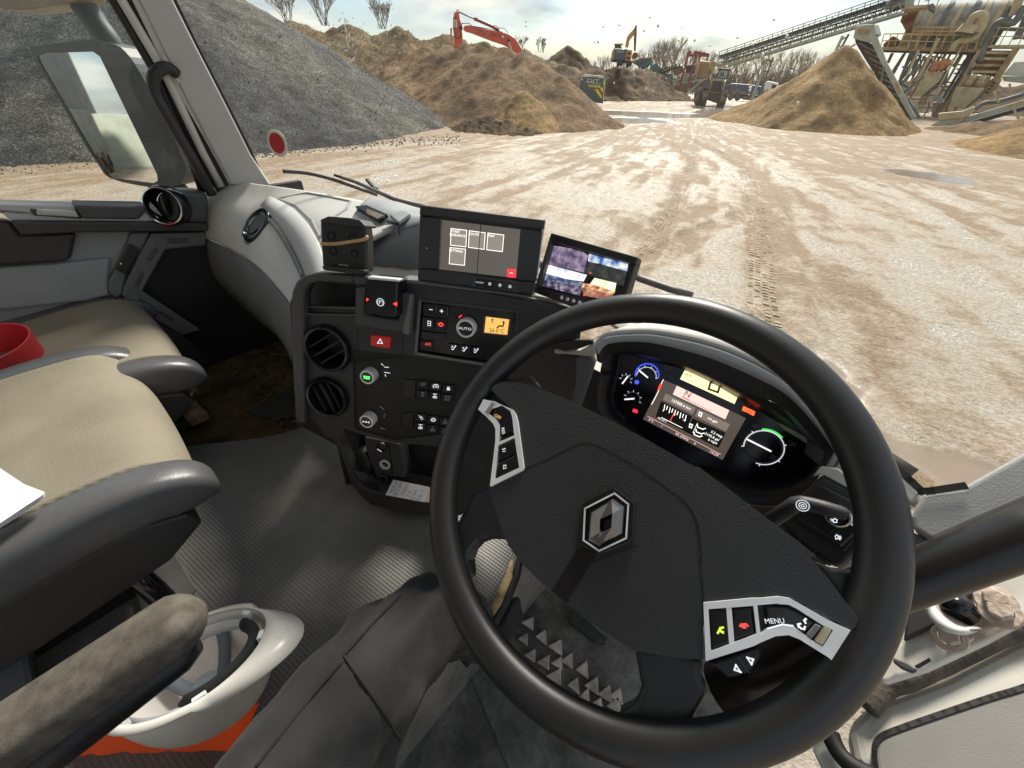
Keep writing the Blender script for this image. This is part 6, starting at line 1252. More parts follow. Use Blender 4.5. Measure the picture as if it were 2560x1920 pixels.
# steel door frame, hinge and strap, all beyond the doorway
JP = plane(onX((2400, 1560), .30), (-.50, -.40, .77))
jb = thing('door_frame', 'cream painted door frame with hinge and bolts right of the wheel', 'door frame', tuple(on((2300, 1650), JP)))
slab('jamb', zz('T', (1000, 1340), (1150, 1050), (1200, 1010), (1500, 880), (1690, 700), (2030, 465), (2212, 425), (2700, 200), (2700, 560), (2212, 840), (1900, 1010), (1400, 1245), (1060, 1350)), JP, .02, K_PAINT, jb, lift=0, bevel=.006, seg=3)
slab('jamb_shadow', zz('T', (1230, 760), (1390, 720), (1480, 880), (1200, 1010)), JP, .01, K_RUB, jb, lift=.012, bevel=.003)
slab('jamb_recess', zz('T', (1545, 650), (1690, 640), (1700, 690), (1930, 520), (1880, 500), (1700, 590)), JP, .01, K_RUB, jb, lift=.006, bevel=.002)
M_HNG = mat('dusty_cream_steel', (.56, .47, .38), .6, var=.15, vs=40, dirt=(.28, .17, .11), ds=22, dlo=.48, dhi=.7, bump=.5, bs=150)
hg = slab('hinge', zz('T', (1660, 800), (1850, 730), (1930, 700), (2010, 612), (2090, 612), (2150, 680), (2180, 760), (2150, 830), (2020, 880), (1900, 935), (1800, 900)), JP, .03, M_HNG, jb, lift=.02, bevel=.004, seg=3)
slab('hinge_lobe', q_smooth(zz('T', (2060, 720), (2110, 690), (2165, 730), (2180, 800), (2120, 830), (2070, 800)), 4), JP, .02, M_HNG, hg, lift=.026, bevel=.003, seg=3)
def hexbolt(q, par, s=.0115, l=.027):
    c = on(q, JP, l); n = JP[1]; w_ = MB().lathe(c, n, [(s*1.6, 0), (s*1.5, .004), (s*1.0, .0042)], 24, cap=False).build('washer', M_HNG, par, auto=40)
    MB().lathe(c, n, [(s, .003), (s, .011), (s*.85, .0125), (.0004, .0128)], 6).build('bolt_head', M_HNG, par, bevel=.001)
hexbolt(zz('T', (1975, 680)), hg); hexbolt(zz('T', (2010, 775)), hg); hexbolt(zz('T', (1590, 990)), jb, .0105, .014)
slab('bolt_plate', q_smooth(zz('T', (1560, 1020), (1600, 930), (1720, 960), (1790, 980), (1700, 1050), (1600, 1085)), 4), JP, .008, M_HNG, jb, lift=.012, bevel=.003)
# check strap: curved white band with worn brown inner face
so_ = catmull([on(q, JP, l) for q, l in zip(zz('T', (1395, 690), (1410, 780), (1470, 870), (1580, 940), (1720, 965), (1830, 930)), (.03, .045, .05, .05, .045, .03))], 5)
si_ = catmull([on(q, JP, l) for q, l in zip(zz('T', (1450, 670), (1480, 740), (1550, 820), (1650, 885), (1760, 910), (1850, 905)), (.03, .045, .05, .05, .045, .03))], 5)
sj_ = catmull([on(q, JP, l) for q, l in zip(zz('T', (1540, 650), (1570, 710), (1640, 780), (1720, 840), (1800, 880), (1870, 900)), (.012, .02, .025, .025, .02, .015))], 5)
MB().grid([so_, si_]).build('check_strap', mat('white_strap', (.72, .72, .69), .4, var=.06), jb, smooth=True, solid=.004)
MB().grid([si_, sj_]).build('strap_inner', mat('worn_strap', (.22, .16, .11), .7, col2=(.5, .44, .36), vs=45, lo=.42, hi=.62, bump=.5, bs=150), jb, smooth=True, solid=.003)
MB().tube([on(q, JP, l) for q, l in zip(zz('T', (1640, 690), (1660, 740), (1690, 770)), (.03, .04, .03))], .016, 14).build('hinge_pin', K_GLOSS, jb, smooth=True)
slab('link_arm', zz('T', (1120, 1150), (1230, 1190), (1320, 1250), (1280, 1280), (1180, 1240), (1110, 1185)), JP, .008, K_DGREY, jb, lift=.014, bevel=.002)
slab('link_slot', zz('T', (1290, 1220), (1420, 1150), (1430, 1175), (1320, 1240)), JP, .006, K_RUB, jb, lift=.012, bevel=.001)
# open driver's door
DP = plane(onX((2350, 1760), .36), (-.48, -.22, .85))
dd = thing('driver_door', 'open white driver door with black seal and grey inner recess', 'door', tuple(on((2200, 1900), DP)))
slab('door_skin', zz('T', (700, 1720), (900, 1525), (1500, 1310), (2212, 935), (2800, 620), (2800, 2200), (900, 2200), (760, 2000)), DP, .05, K_PAINT, dd, lift=0, bevel=.02, seg=4)
MB().tube(catmull([on(q, DP, .012) for q in zz('T', (880, 1560), (960, 1470), (1060, 1370), (1200, 1330), (1330, 1270), (1500, 1190), (1700, 1090), (1950, 970), (2212, 855), (2700, 620))], 5), .017, 12).build('door_seal', mat('muddy_rubber', (.05, .042, .034), .75, col2=(.13, .10, .075), vs=30, bump=.6, bs=120), dd, smooth=True)
slab('inner_recess', q_smooth(zz('K', (1262, 1337), (1250, 1260), (1255, 1190), (1290, 1135), (1400, 1085), (1700, 980), (2000, 880), (2212, 815), (2700, 640), (2700, 1800), (1400, 1800), (1290, 1500)), 4), DP, .012, mat('door_grey_lining', (.24, .235, .215), .6, var=.2, vs=3, bump=.4, bs=500), dd, lift=.006, bevel=.006, seg=3)
line('recess_edge', q_smooth(zz('K', (1262, 1345), (1250, 1260), (1255, 1190), (1290, 1135), (1400, 1085), (1700, 980), (2000, 880), (2212, 815), (2700, 640)), 4, False), DP, .006, K_RUB, dd, lift=.008)
MB().tube(catmull([on(q, DP, .004) for q in zz('K', (965, 1110), (985, 1170), (1030, 1250), (1090, 1310), (1150, 1350), (1250, 1400))], 4), .012, 10).build('hem_seal', K_RUB, dd, smooth=True)
slab('lower_skin', zz('K', (840, 1195), (960, 1110), (1000, 1200), (1110, 1337), (1200, 1420), (950, 1420)), DP, .03, K_PAINT, dd, lift=-.02, bevel=.006)
# steering column bits and the step seen through the lower right of the wheel
QP = plane(onX((1960, 1680), .12), (-.3, -.75, .6))
cl = thing('column_linkage', 'black tube, bellows and steel bracket under the steering column', 'linkage', tuple(on((1900, 1720), QP)))
MB().tube([on(q, QP, .02) for q in zz('K', (280, 840), (520, 730), (700, 640), (900, 540), (1050, 470))], [.026, .027, .027, .027, .027], 18).build('tube', MATS['satin_black_tube'], cl, smooth=True)
for i in range(13):
    c0, c1 = on(zz('K', (775+6*i, 640+10*i)), QP, .0), on(zz('K', (850+2*i, 620+11*i)), QP, .01)
    MB().tube([c0, c0.lerp(c1, .5)+V((0, 0, .006)), c1], .0028, 6).build('bellows_fold', K_RUB, cl, smooth=True)
slab('bracket', zz('K', (250, 850), (300, 790), (440, 770), (520, 800), (400, 940), (300, 925)), QP, .01, mat('dusty_grey_steel', (.24, .24, .235), .6, var=.2, vs=30, dirt=(.4, .37, .32), ds=20), cl, lift=.01, bevel=.003)
line('bracket_fold', zz('K', (330, 920), (480, 770)), QP, .006, K_MID, cl, lift=.014)
MB().tube(circ(on(zz('K', (606, 515)), QP, .025), QP[1], .0095, 20)+[circ(on(zz('K', (606, 515)), QP, .025), QP[1], .0095, 20)[0]], .0022, 8).build('key_ring', mat('brass_wire', (.75, .62, .4), .25, metal=1), cl, smooth=True)
MB().tube([on(q, QP, .022) for q in zz('K', (525, 600), (560, 540), (595, 500))], .003, 8).build('key', K_CHROME, cl, smooth=True)
slab('dusty_panel', zz('K', (640, 720), (700, 690), (790, 730), (800, 790), (700, 840), (660, 900)), QP, .01, M_HNG, cl, lift=-.02, bevel=.004)
stp = thing('entry_step', 'white painted entry step below the driver doorway', 'step', (.45, .35, .9))
slab('tread', zz('K', (455, 850), (520, 805), (580, 860), (600, 905), (560, 960), (470, 960)), plane((0, 0, 1.15), (0, 0, 1)), .05, K_PAINT, stp, bevel=.01)
# ---- passenger mirror
MIP = plane((-2.12, .24, 2.3), (.61, -.79, .05)); Mn = MIP[1]
mi = thing('wing_mirror', 'large grey wing mirror outside the passenger window', 'mirror', tuple(on((330, 480), MIP)))
def A3_(qs, l=0): return [on(q, MIP, l) for q in qs]
mo = q_smooth(zz('A', (210, 345), (235, 318), (400, 295), (640, 275), (720, 290), (830, 325), (930, 440), (1040, 640), (1200, 950), (1265, 1110), (1275, 1200), (1240, 1275), (1130, 1300), (1010, 1290), (850, 1260), (735, 1215), (680, 1140), (560, 960), (400, 680), (260, 460)), 3)
gl = zz('A', (395, 420), (650, 395), (700, 420), (1065, 1225), (1050, 1255), (760, 1225), (720, 1195), (400, 480))
gl = zz('A', (255, 385), (300, 365), (640, 355), (690, 390), (1085, 1205), (1090, 1250), (1055, 1268), (760, 1228), (715, 1190), (270, 430))
M_HOU = mat('mirror_grey_plastic', (.085, .092, .098), .5, var=.1, vs=6, dirt=(.3, .28, .24), ds=8, dlo=.58, dhi=.85)
panel('housing', A3_(mo, .02), [A3_(gl, .02)], Mn, .09, M_HOU, mi, bevel=.012, seg=4)
slab('backing', mo, MIP, .02, K_BLACK, mi, lift=-.03)
m_, n_, l_, p_ = nmat('mirror_glass'); p_.inputs['Metallic'].default_value = 1; p_.inputs['Base Color'].default_value = (.88, .89, .88, 1); p_.inputs['Roughness'].default_value = .02
GM = V((.61, -.79, .05)).normalized()
slab('glass', gl, plane(MIP[0], Mn), .004, m_, mi, lift=.016, bevel=0)
MB().tube(catmull([on(q, MIP, -.02) for q in zz('A', (470, -260), (530, -60), (575, 30), (660, 160), (740, 270), (775, 330))], 5), [.034]*26, 14).build('upper_arm', M_HOU, mi, smooth=True)
MB().tube([on(q, MIP, -.02) for q in zz('A', (1190, 1255), (1240, 1310), (1290, 1420))], .03, 14).build('lower_arm', M_HOU, mi, smooth=True)
slab('upper_mirror', q_smooth(zz('A', (-60, 20), (0, 55), (120, 70), (330, 45), (520, 5), (530, -60), (200, -120), (-60, -100)), 4), MIP, .08, mat('tan_reflect_plastic', (.30, .24, .17), .4, var=.3, vs=6), mi, lift=.03, bevel=.02, seg=4)
# ---- wipers
wp = thing('wiper', 'black windscreen wiper parked at the passenger end of the glass', 'wiper', tuple(onX((900, 500), -1.38)))
wpts = [onX(q, X)+V((0, .02, 0)) for q, X in ((zz('B', (-25, 1190)), -1.5), (zz('B', (150, 1205)), -1.47), (zz('B', (320, 1245)), -1.43), (zz('B', (480, 1300)), -1.40), (zz('B', (640, 1355)), -1.36))]
MB().tube(catmull(wpts, 5), .0042, 8, flat=1.3).build('blade', K_DGREY, wp, smooth=True)
MB().tube([wpts[2]+V((0, .01, .012)), wpts[3]+V((0, .01, .014)), onX(zz('B', (760, 1385)), -1.30)+V((0, .02, 0)), onX(zz('B', (950, 1420)), -1.2)+V((0, .03, -.01))], [.004, .006, .0075, .008], 8).build('arm', K_DGREY, wp, smooth=True)
MB().box(onX(zz('B', (600, 1280)), -1.38)+V((0, .02, 0)), (.06, .015, .012), Matrix.Rotation(R(25), 3, 'Y')).build('clip', K_BLACK, wp, bevel=.003)
wp = thing('wiper', 'black windscreen wiper arm seen through the top of the steering wheel', 'wiper', tuple(onZ(zz('O', (720, 820)), 2.05)))
MB().tube([onZ(q, z)+V((0, .04, 0)) for q, z in ((zz('O', (620, 760)), 2.12), (zz('O', (690, 820)), 2.10), (zz('O', (760, 880)), 2.08), (zz('O', (800, 920)), 2.06))], [.011, .012, .013, .014], 10, flat=1.5).build('arm', K_DGREY, wp, smooth=True)
MB().tube([onZ(q, 2.09)+V((0, .05, 0)) for q in zz('N', (1880, 760), (1960, 800), (2100, 850), (2212, 890), (2400, 950))], .008, 8).build('blade', K_DGREY, wp, smooth=True)
# ---- red disc sticker on the glass
def on_ws(q, off=0.0):
    d = ray(q); best = None
    for i in range(400):
        p = EYE+d*(.3+i*.01); 
        # glass surface at this height and x
        t = (p.z-2.07)/1.1; yb = None
        for a, b in zip(b0, b0[1:]):
            if a.x <= p.x <= b.x: yb = a.y+(b.y-a.y)*(p.x-a.x)/(b.x-a.x); break
        if yb is None: continue
        if p.y >= yb-.16*t+.02*math.sin(t*3.14)-off: return p
    return EYE+d*2.0
sk = thing('disc_sticker', 'round red disc sticker with clear border on the windscreen', 'sticker', tuple(on_ws(zz('A', (1915, 990)))))
skc = on_ws(zz('A', (1915, 990)), .006); skn = (V((.42, -.88, .12))).normalized()
MB().lathe(skc-skn*.001, skn, [(.041, 0), (.041, .0008), (.001, .0008)], 40).build('clear_border', mat('frosted_film', (.62, .63, .60), .5, var=.03), sk)
MB().lathe(skc, skn, [(.0315, 0), (.0315, .0008), (.001, .0008)], 40).build('red_disc', mat('sticker_red', (.42, .01, .012), .5, var=.08), sk)
MB().lathe(skc, skn, [(.0318, .0003), (.0318, .001), (.0298, .001)], 40, cap=False).build('red_rim', mat('pink_edge', (.75, .2, .18), .5), sk)
# mud and water spots on the outside of the windscreen, too many to count
r6 = random.Random(12); mbd = MB()
def spot(q, s):
    p = on_ws(q, -.004); n = (EYE-p).normalized(); nn = V((.1, -.98, .15)).normalized(); mbd.lathe(p, nn, [(s, 0), (s*.7, .0006), (s*.1, .0008)], 7)
for i in range(60): y = r6.uniform(45, 190); spot((862+(y-45)*.18+r6.gauss(0, 7), y), r6.uniform(.0012, .0032))
for i in range(45): spot((r6.uniform(700, 1000), r6.uniform(20, 260)), r6.uniform(.001, .0026))
for i in range(40): spot((r6.uniform(1480, 2020), r6.uniform(60, 260)), r6.uniform(.0008, .002))
for i in range(18): spot((r6.gauss(985, 14), r6.uniform(60, 190)), r6.uniform(.001, .0025))
o = mbd.build('glass_spots', mat('pale_spots', (.85, .86, .82), .35, var=.02), None); tag(o, 'pale dirt spots spattered on the windscreen glass', 'spots', kind='stuff')
# ================================================================== PERSON (legs of the seated driver)
pe = thing('person', 'seated driver in dark grey work trousers, lap and knees only', 'person', (-.1, -.4, 1.72))
def legbody():
    J = {'pel': ((-.08, -.42, 1.78), .135), 'lh': ((-.17, -.34, 1.74), .115), 'lm': ((-.225, -.13, 1.755), .108), 'lk': ((-.275, .055, 1.765), .085), 'ls': ((-.29, .14, 1.66), .072), 'la': ((-.27, .2, 1.42), .05), 'lf': ((-.25, .33, 1.36), .04),
         'rh': ((.03, -.34, 1.77), .115), 'rm': ((.12, -.20, 1.74), .10), 'rk': ((.22, -.06, 1.70), .08), 'rs': ((.27, .0, 1.52), .06), 'ra': ((.30, .03, 1.35), .05), 'rf': ((.34, .13, 1.32), .04), 'w': ((-.08, -.5, 1.95), .14)}
    ks = list(J); E_ = [('pel', 'lh'), ('lh', 'lm'), ('lm', 'lk'), ('lk', 'ls'), ('ls', 'la'), ('la', 'lf'), ('pel', 'rh'), ('rh', 'rm'), ('rm', 'rk'), ('rk', 'rs'), ('rs', 'ra'), ('ra', 'rf'), ('pel', 'w')]
    me = bpy.data.meshes.new('trousers'); me.from_pydata([J[k][0] for k in ks], [(ks.index(a), ks.index(b)) for a, b in E_], []); me.update()
    o = bpy.data.objects.new('body', me); COL.objects.link(o)
    s = o.modifiers.new('skin', 'SKIN'); s.use_smooth_shade = True
    for i, k in enumerate(ks): sv = me.skin_vertices[0].data[i]; sv.radius = (J[k][1], J[k][1]); sv.use_root = (k == 'pel')
    u = o.modifiers.new('sub', 'SUBSURF'); u.levels = u.render_levels = 4
    dg = bpy.context.evaluated_depsgraph_get(); m2 = bpy.data.meshes.new_from_object(o.evaluated_get(dg)); COL.objects.unlink(o); bpy.data.objects.remove(o)
    m2.materials.clear()
    # loose cloth: folds across the lap and round the knee
    for v, n in zip(m2.vertices, [vv.normal.copy() for vv in m2.vertices]):
        c = v.co; f = .017*fbm(c.x*9+c.y*5, c.y*7-c.x*6, c.z*6, 3)+.009*fbm(c.x*26, c.y*14, c.z*20, 2)
        f += .012*max(0, 1-abs((c.x+.245)+.12*(c.y))*14)*(1 if c.z > 1.72 else 0)+.006*math.sin((c.y*.8+c.x*1.6)*70+4*fbm(c.x*6, c.y*6, 1, 2))*max(0, min(1, (c.y+.05)*8))
        f += .010*max(0, 1-abs((c.y-.02)+.55*(c.x+.3))*16)*(1 if c.z > 1.8 else 0)
        v.co = c+n*f
    return m2
M_TRO = mat('dark_grey_workwear', (.017, .017, .019), .85, bump=.5, bs=1100, var=.25, vs=9, sheen=.06, dirt=(.06, .057, .052), ds=7, dlo=.52, dhi=.85)
lb = link('body', legbody(), M_TRO, pe, smooth=True)
from mathutils.bvhtree import BVHTree
bt = BVHTree.FromPolygons([v.co for v in lb.data.vertices], [tuple(p.vertices) for p in lb.data.polygons])
def drape(nm, qs, r, m, k=8):
    pts = []
    for q in q_smooth(qs, k, False):
        h_ = bt.ray_cast(EYE, ray(q).normalized())
        if h_[0] is not None: pts.append(h_[0]+h_[1]*r*.25)
    if len(pts) > 3: MB().tube(pts, r, 6).build(nm, m, pe, smooth=True)
M_SEAM = mat('trouser_seam', (.012, .012, .013), .9)
for qs in (((860, 1640), (930, 1740), (1000, 1850), (1040, 1930)), ((1250, 1720), (1200, 1790), (1130, 1870), (1090, 1930)), ((860, 1640), (930, 1560), (1000, 1490)), ((640, 1920), (740, 1790), (860, 1650))): drape('trouser_seam', qs, .0022, M_SEAM)
# ================================================================== MACHINES AND PLANT
def VPL(az, d, twist=0.0):
    x, y = polar(az, d); a = R(az)+twist; return plane((x, y, 0), (-math.sin(a), -math.cos(a), 0))
def W_(k, qs, pl, l=0): return [on(q, pl, l) for q in zz(k, *qs)]
def vbeam(mb, k, a, b, pl, w=.1, h=None, l=0): p, q = W_(k, (a, b), pl, l); mb.beam(p, q, w, h or w, up=pl[1]); return mb
def vtube(mb, k, qs, pl, r, l=0, n=10, sm=True):
    p = W_(k, qs, pl, l); mb.tube(catmull(p, 4) if sm and len(p) > 2 else p, r, n); return mb
def vs(nm, k, qs, pl, th, m, par, lift=0, bevel=.02): return slab(nm, zz(k, *qs), pl, th, m, par, lift=lift, bevel=bevel)
M_ORED = mat('orange_red_paint', (.62, .10, .045), .45, var=.12, vs=1.5, dirt=(.35, .16, .09), ds=2.5, dlo=.55, dhi=.8)
M_DRED = mat('dark_red_paint', (.24, .035, .03), .5, var=.15, vs=2, dirt=(.3, .2, .13), ds=3)
M_STEEL = mat('grey_steel', (.19, .20, .205), .45, metal=.5, var=.15)
M_BLKM = mat('machine_black', (.025, .025, .026), .6, var=.3)
M_SLATE = mat('machine_slate', (.08, .11, .13), .45, var=.12)
M_CREAM = mat('dusty_cream_paint', (.54, .45, .27), .6, var=.12, vs=1.2, dirt=(.36, .25, .13), ds=1.6, dlo=.45, dhi=.72)
M_CREAMD = mat('rusty_cream_paint', (.42, .30, .16), .7, var=.2, vs=1.2, dirt=(.20, .12, .06), ds=2.2, dlo=.45, dhi=.7)
M_PGREY = mat('plant_grey_steel', (.14, .15, .145), .6, var=.25, vs=1.5, dirt=(.22, .17, .11), ds=2)
M_PGRN = mat('pale_green_steel', (.40, .43, .36), .55, var=.12, vs=1.5, dirt=(.34, .27, .17), ds=2)
M_RUSTB = mat('rust_brown', (.21, .115, .055), .85, var=.35, vs=2)
M_BELT = mat('conveyor_belt', (.035, .035, .037), .7, var=.25)
M_TEAL = mat('teal_paint', (.075, .20, .19), .5, var=.2, vs=1.5, dirt=(.25, .2, .13), ds=2)
M_YEL = mat('loader_yellow', (.44, .31, .12), .5, var=.15, vs=2, dirt=(.33, .23, .12), ds=2.5, dlo=.45, dhi=.7)
M_TYRE = mat('muddy_tyre', (.05, .045, .04), .85, col2=(.22, .165, .10), vs=2.5, lo=.4, hi=.6)
M_WPNT = mat('white_paint', (.72, .71, .66), .4, var=.05, dirt=(.5, .42, .3), ds=2)
M_BLUE = mat('navy_paint', (.055, .075, .15), .45, var=.15, dirt=(.2, .17, .13), ds=2, dlo=.5)
M_HV = mat('yellow_reflective', (.70, .72, .05), .5); M_HR = mat('red_reflective', (.45, .03, .02), .5); M_PALE = mat('cab_glass_pale', (.42, .46, .42), .12, var=.15)
M_WIN = mat('dark_window', (.04, .055, .065), .1)
# ---- red excavator behind the sand heap
EP = VPL(-45.5, 47); ex = thing('excavator', 'red excavator arm rising behind the brown sand heap', 'excavator', (*polar(-42.5, 49), gz(*polar(-42.5, 49))))
b_ = vs('boom', 'W', ((425, 545), (440, 490), (470, 468), (560, 465), (780, 515), (960, 560), (1150, 590), (1260, 625), (1360, 690), (1430, 780), (1490, 880), (1560, 1050), (1420, 1060), (1340, 960), (1280, 885), (1150, 820), (980, 765), (780, 690), (580, 610), (470, 580)), EP, .5, M_ORED, ex, lift=.25, bevel=.04)
s_ = vs('stick', 'W', ((325, 190), (352, 215), (350, 260), (368, 370), (400, 440), (412, 490), (402, 560), (415, 680), (410, 800), (400, 1000), (280, 1000), (265, 830), (262, 700), (235, 510), (240, 340), (262, 235)), EP, .42, M_ORED, ex, lift=.21, bevel=.03)
vs('stick_decal', 'W', ((255, 352), (312, 362), (322, 500), (250, 508)), EP, .01, mat('cream_decal', (.7, .68, .58), .6), s_, lift=.225, bevel=0)
eu = (on(zz('W', (300, 360)), EP)-on(zz('W', (290, 500)), EP)).normalized()
text('decal_text', 'HITACHI', on(zz('W', (285, 430)), EP, .235), eu, EP[1].cross(eu), .16, M_BLKM, s_, ext=0)
bu = (on(zz('W', (1000, 650)), EP)-on(zz('W', (700, 590)), EP)).normalized()
text('boom_lettering', 'TPDOWN', on(zz('W', (880, 625)), EP, .262), bu, EP[1].cross(bu), .34, M_DRED, b_, ext=0, wide=1.1)
vtube(MB(), 'W', ((352, 225), (640, 352)), EP, .05, .1).build('cylinder_rod', M_STEEL, ex, smooth=True)
vtube(MB(), 'W', ((630, 350), (700, 375), (960, 490), (1090, 560)), EP, .11, .1, sm=False).build('cylinder', M_DRED, ex, smooth=True)
vtube(MB(), 'W', ((640, 345), (700, 345)), EP, .09, .12, sm=False).build('cylinder_gland', M_ORED, ex, smooth=True)
vtube(MB(), 'W', ((205, 520), (205, 860), (210, 1000)), EP, .09, .1, sm=False).build('bucket_cylinder', mat('pink_primer', (.62, .3, .24), .5), ex, smooth=True)
for qs in (((400, 435), (470, 430), (540, 435), (590, 480)), ((960, 490), (1010, 472), (1070, 500), (1110, 520), (1170, 520), (1220, 560), (1255, 610)), ((590, 480), (800, 515), (1000, 555), (1150, 590)), ((270, 600), (290, 690), (350, 700), (385, 640), (380, 590))): vtube(MB(), 'W', qs, EP, .025, .24).build('hose', M_BLKM, ex, smooth=True)
for q, r in (((1155, 680), .1), ((1262, 750), .13), ((385, 520), .16), ((325, 200), .1)): MB().lathe(on(zz('W', q), EP, .24), EP[1], [(r, 0), (r, .05), (r*.6, .06), (.01, .06)], 16).build('pin', M_BLKM if r > .1 else M_WPNT, ex)
vtube(MB(), 'W', ((1265, 770), (1310, 885), (1350, 990)), EP, .05, .26, sm=False).build('lift_rod', M_WPNT, ex, smooth=True)
px_, py_ = polar(-41.2, 48.5); gzv = gz(px_, py_)
MB().box((px_, py_, gzv+1.9), (2.8, 3.0, 1.4)).build('house', M_ORED, ex, bevel=.15)
for s in (-1, 1): MB().box((px_+s*1.2, py_, gzv+.5), (.6, 3.8, .95)).build('track', M_BLKM, ex, bevel=.3, seg=3)
# ---- lorry rear behind the heap
TP = VPL(-33.2, 46); tk = thing('tipper_lorry', 'slate tipper lorry tailgate with yellow and red chevrons behind the sand', 'lorry', (*polar(-33.2, 47), 0))
tg = vs('tailgate', 'X', ((540, 480), (1380, 530), (1450, 600), (1430, 900), (1400, 1300), (1380, 1560), (620, 1480), (560, 1000)), TP, .12, M_SLATE, tk, bevel=.03)
vtube(MB(), 'X', ((540, 640), (545, 480), (620, 465), (1390, 525), (1455, 590), (1440, 850), (1400, 1250), (1380, 1560)), TP, .035, .05, sm=False).build('frame_tube', M_WPNT, tk, smooth=True)
vtube(MB(), 'X', ((650, 420), (1360, 478)), TP, .02, .02, sm=False).build('top_rail', M_WPNT, tk)
for q4 in (((655, 485), (815, 495), (805, 522), (650, 512)), ((1205, 535), (1350, 545), (1340, 575), (1200, 562)), ((1395, 650), (1440, 655), (1425, 830), (1385, 825)), ((540, 580), (595, 585), (590, 640), (540, 635))): vs('marker_strip', 'X', q4, TP, .01, M_HV, tg, lift=.02, bevel=0)
vs('sign_board', 'X', ((805, 810), (1285, 840), (1275, 935), (820, 905)), TP, .02, M_HV, tg, lift=.03, bevel=0)
tu = (on(zz('X', (1285, 840)), TP)-on(zz('X', (805, 810)), TP)).normalized()
text('lettering', 'ABNORMAL LOAD', on(zz('X', (1040, 874)), TP, .035), tu, V((0, 0, 1)), .12, M_BLKM, tg, ext=0, wide=.62)
text('lettering', 'DJT', on(zz('X', (990, 665)), TP, .03), tu, V((0, 0, 1)), .25, M_WPNT, tg, ext=0, wide=2.0)
vbeam(MB(), 'X', (700, 720), (1290, 775), TP, .03, .02, .03).build('pinstripe', M_WPNT, tg)
for q4, m in ((((880, 965), (1020, 975), (1150, 1080), (1050, 1050)), M_HR), (((1030, 985), (1180, 990), (1340, 1270), (1330, 1370), (1280, 1340)), M_HV), (((1180, 990), (1260, 985), (1375, 1150), (1345, 1260)), M_HR), (((1265, 975), (1335, 895), (1395, 990), (1370, 1140)), M_HV), (((1335, 895), (1420, 850), (1410, 980)), M_HR)): vs('chevron', 'X', q4, TP, .01, m, tg, lift=.025, bevel=0)
c_ = V((*polar(-33.4, 49.5), 0)); MB().box(c_+V((0, 0, 1.5)), (2.0, 5.5, 1.2), Matrix.Rotation(R(33.2), 3, 'Z')).build('body', M_SLATE, tk, bevel=.05)
for s in (-1, 1): MB().tube([c_+V((s*.9, -1.4, .5)), c_+V((s*1.25, -1.4, .5))], .5, 18).build('wheel', M_TYRE, tk)
# ---- orange excavator on the mound
OP = VPL(-30.5, 63); oe = thing('excavator', 'small orange excavator with slate counterweight on top of the earth mound', 'excavator', tuple(on(zz('Y', (290, 640)), OP)))
M_ORG = mat('pale_orange_paint', (.62, .30, .10), .5, var=.12, vs=2, dirt=(.4, .26, .14), ds=2)
vs('house', 'Y', ((175, 470), (200, 440), (440, 465), (445, 500), (425, 650), (150, 625), (160, 520)), OP, 2.2, M_ORG, oe, lift=0, bevel=.08)
vs('counterweight', 'Y', ((205, 450), (370, 460), (350, 620), (185, 605)), OP, .3, M_SLATE, oe, lift=.15, bevel=.08)
vs('skirt', 'Y', ((150, 600), (425, 625), (420, 655), (150, 630)), OP, 1.8, M_BLKM, oe, lift=.05, bevel=.03)
for q4 in (((385, 500), (420, 502), (416, 535), (382, 532)), ((375, 560), (410, 563), (406, 595), (372, 592))): vs('vent', 'Y', q4, OP, .05, M_BLKM, oe, lift=.04, bevel=0)
cw = (on(zz('Y', (320, 495)), OP)-on(zz('Y', (235, 490)), OP)).normalized(); text('lettering', 'SANY', on(zz('Y', (280, 494)), OP, .17), cw, V((0, 0, 1)), .2, M_WPNT, oe, ext=0, wide=1.1)
vs('cab', 'Y', ((205, 385), (290, 380), (300, 445), (200, 440)), OP, 1.2, M_WIN, oe, lift=-.6, bevel=.06); vs('cab_roof', 'Y', ((195, 378), (320, 375), (320, 395), (195, 395)), OP, 1.4, M_ORG, oe, lift=-.5, bevel=.04)
vs('boom', 'Y', ((345, 430), (370, 300), (400, 250), (450, 200), (500, 190), (505, 205), (465, 270), (430, 310), (410, 340), (390, 440)), OP, .4, M_ORG, oe, lift=-.4, bevel=.04)
vs('stick', 'Y', ((445, 205), (475, 170), (490, 130), (510, 125), (508, 250), (495, 480), (470, 490), (468, 300), (480, 200)), OP, .3, M_RUSTB, oe, lift=-.4, bevel=.03)
vs('bucket', 'Y', ((455, 520), (480, 500), (525, 515), (522, 575), (450, 600), (440, 560)), OP, .9, M_RUSTB, oe, lift=-.2, bevel=.06)
for x in (-1, 1): 
    c_ = on(zz('Y', (270 if x < 0 else 400, 665)), OP, -.6); MB().box(c_, (.7, 3.0, .65), Matrix.Rotation(R(30), 3, 'Z')).build('track', M_BLKM, oe, bevel=.25, seg=3)
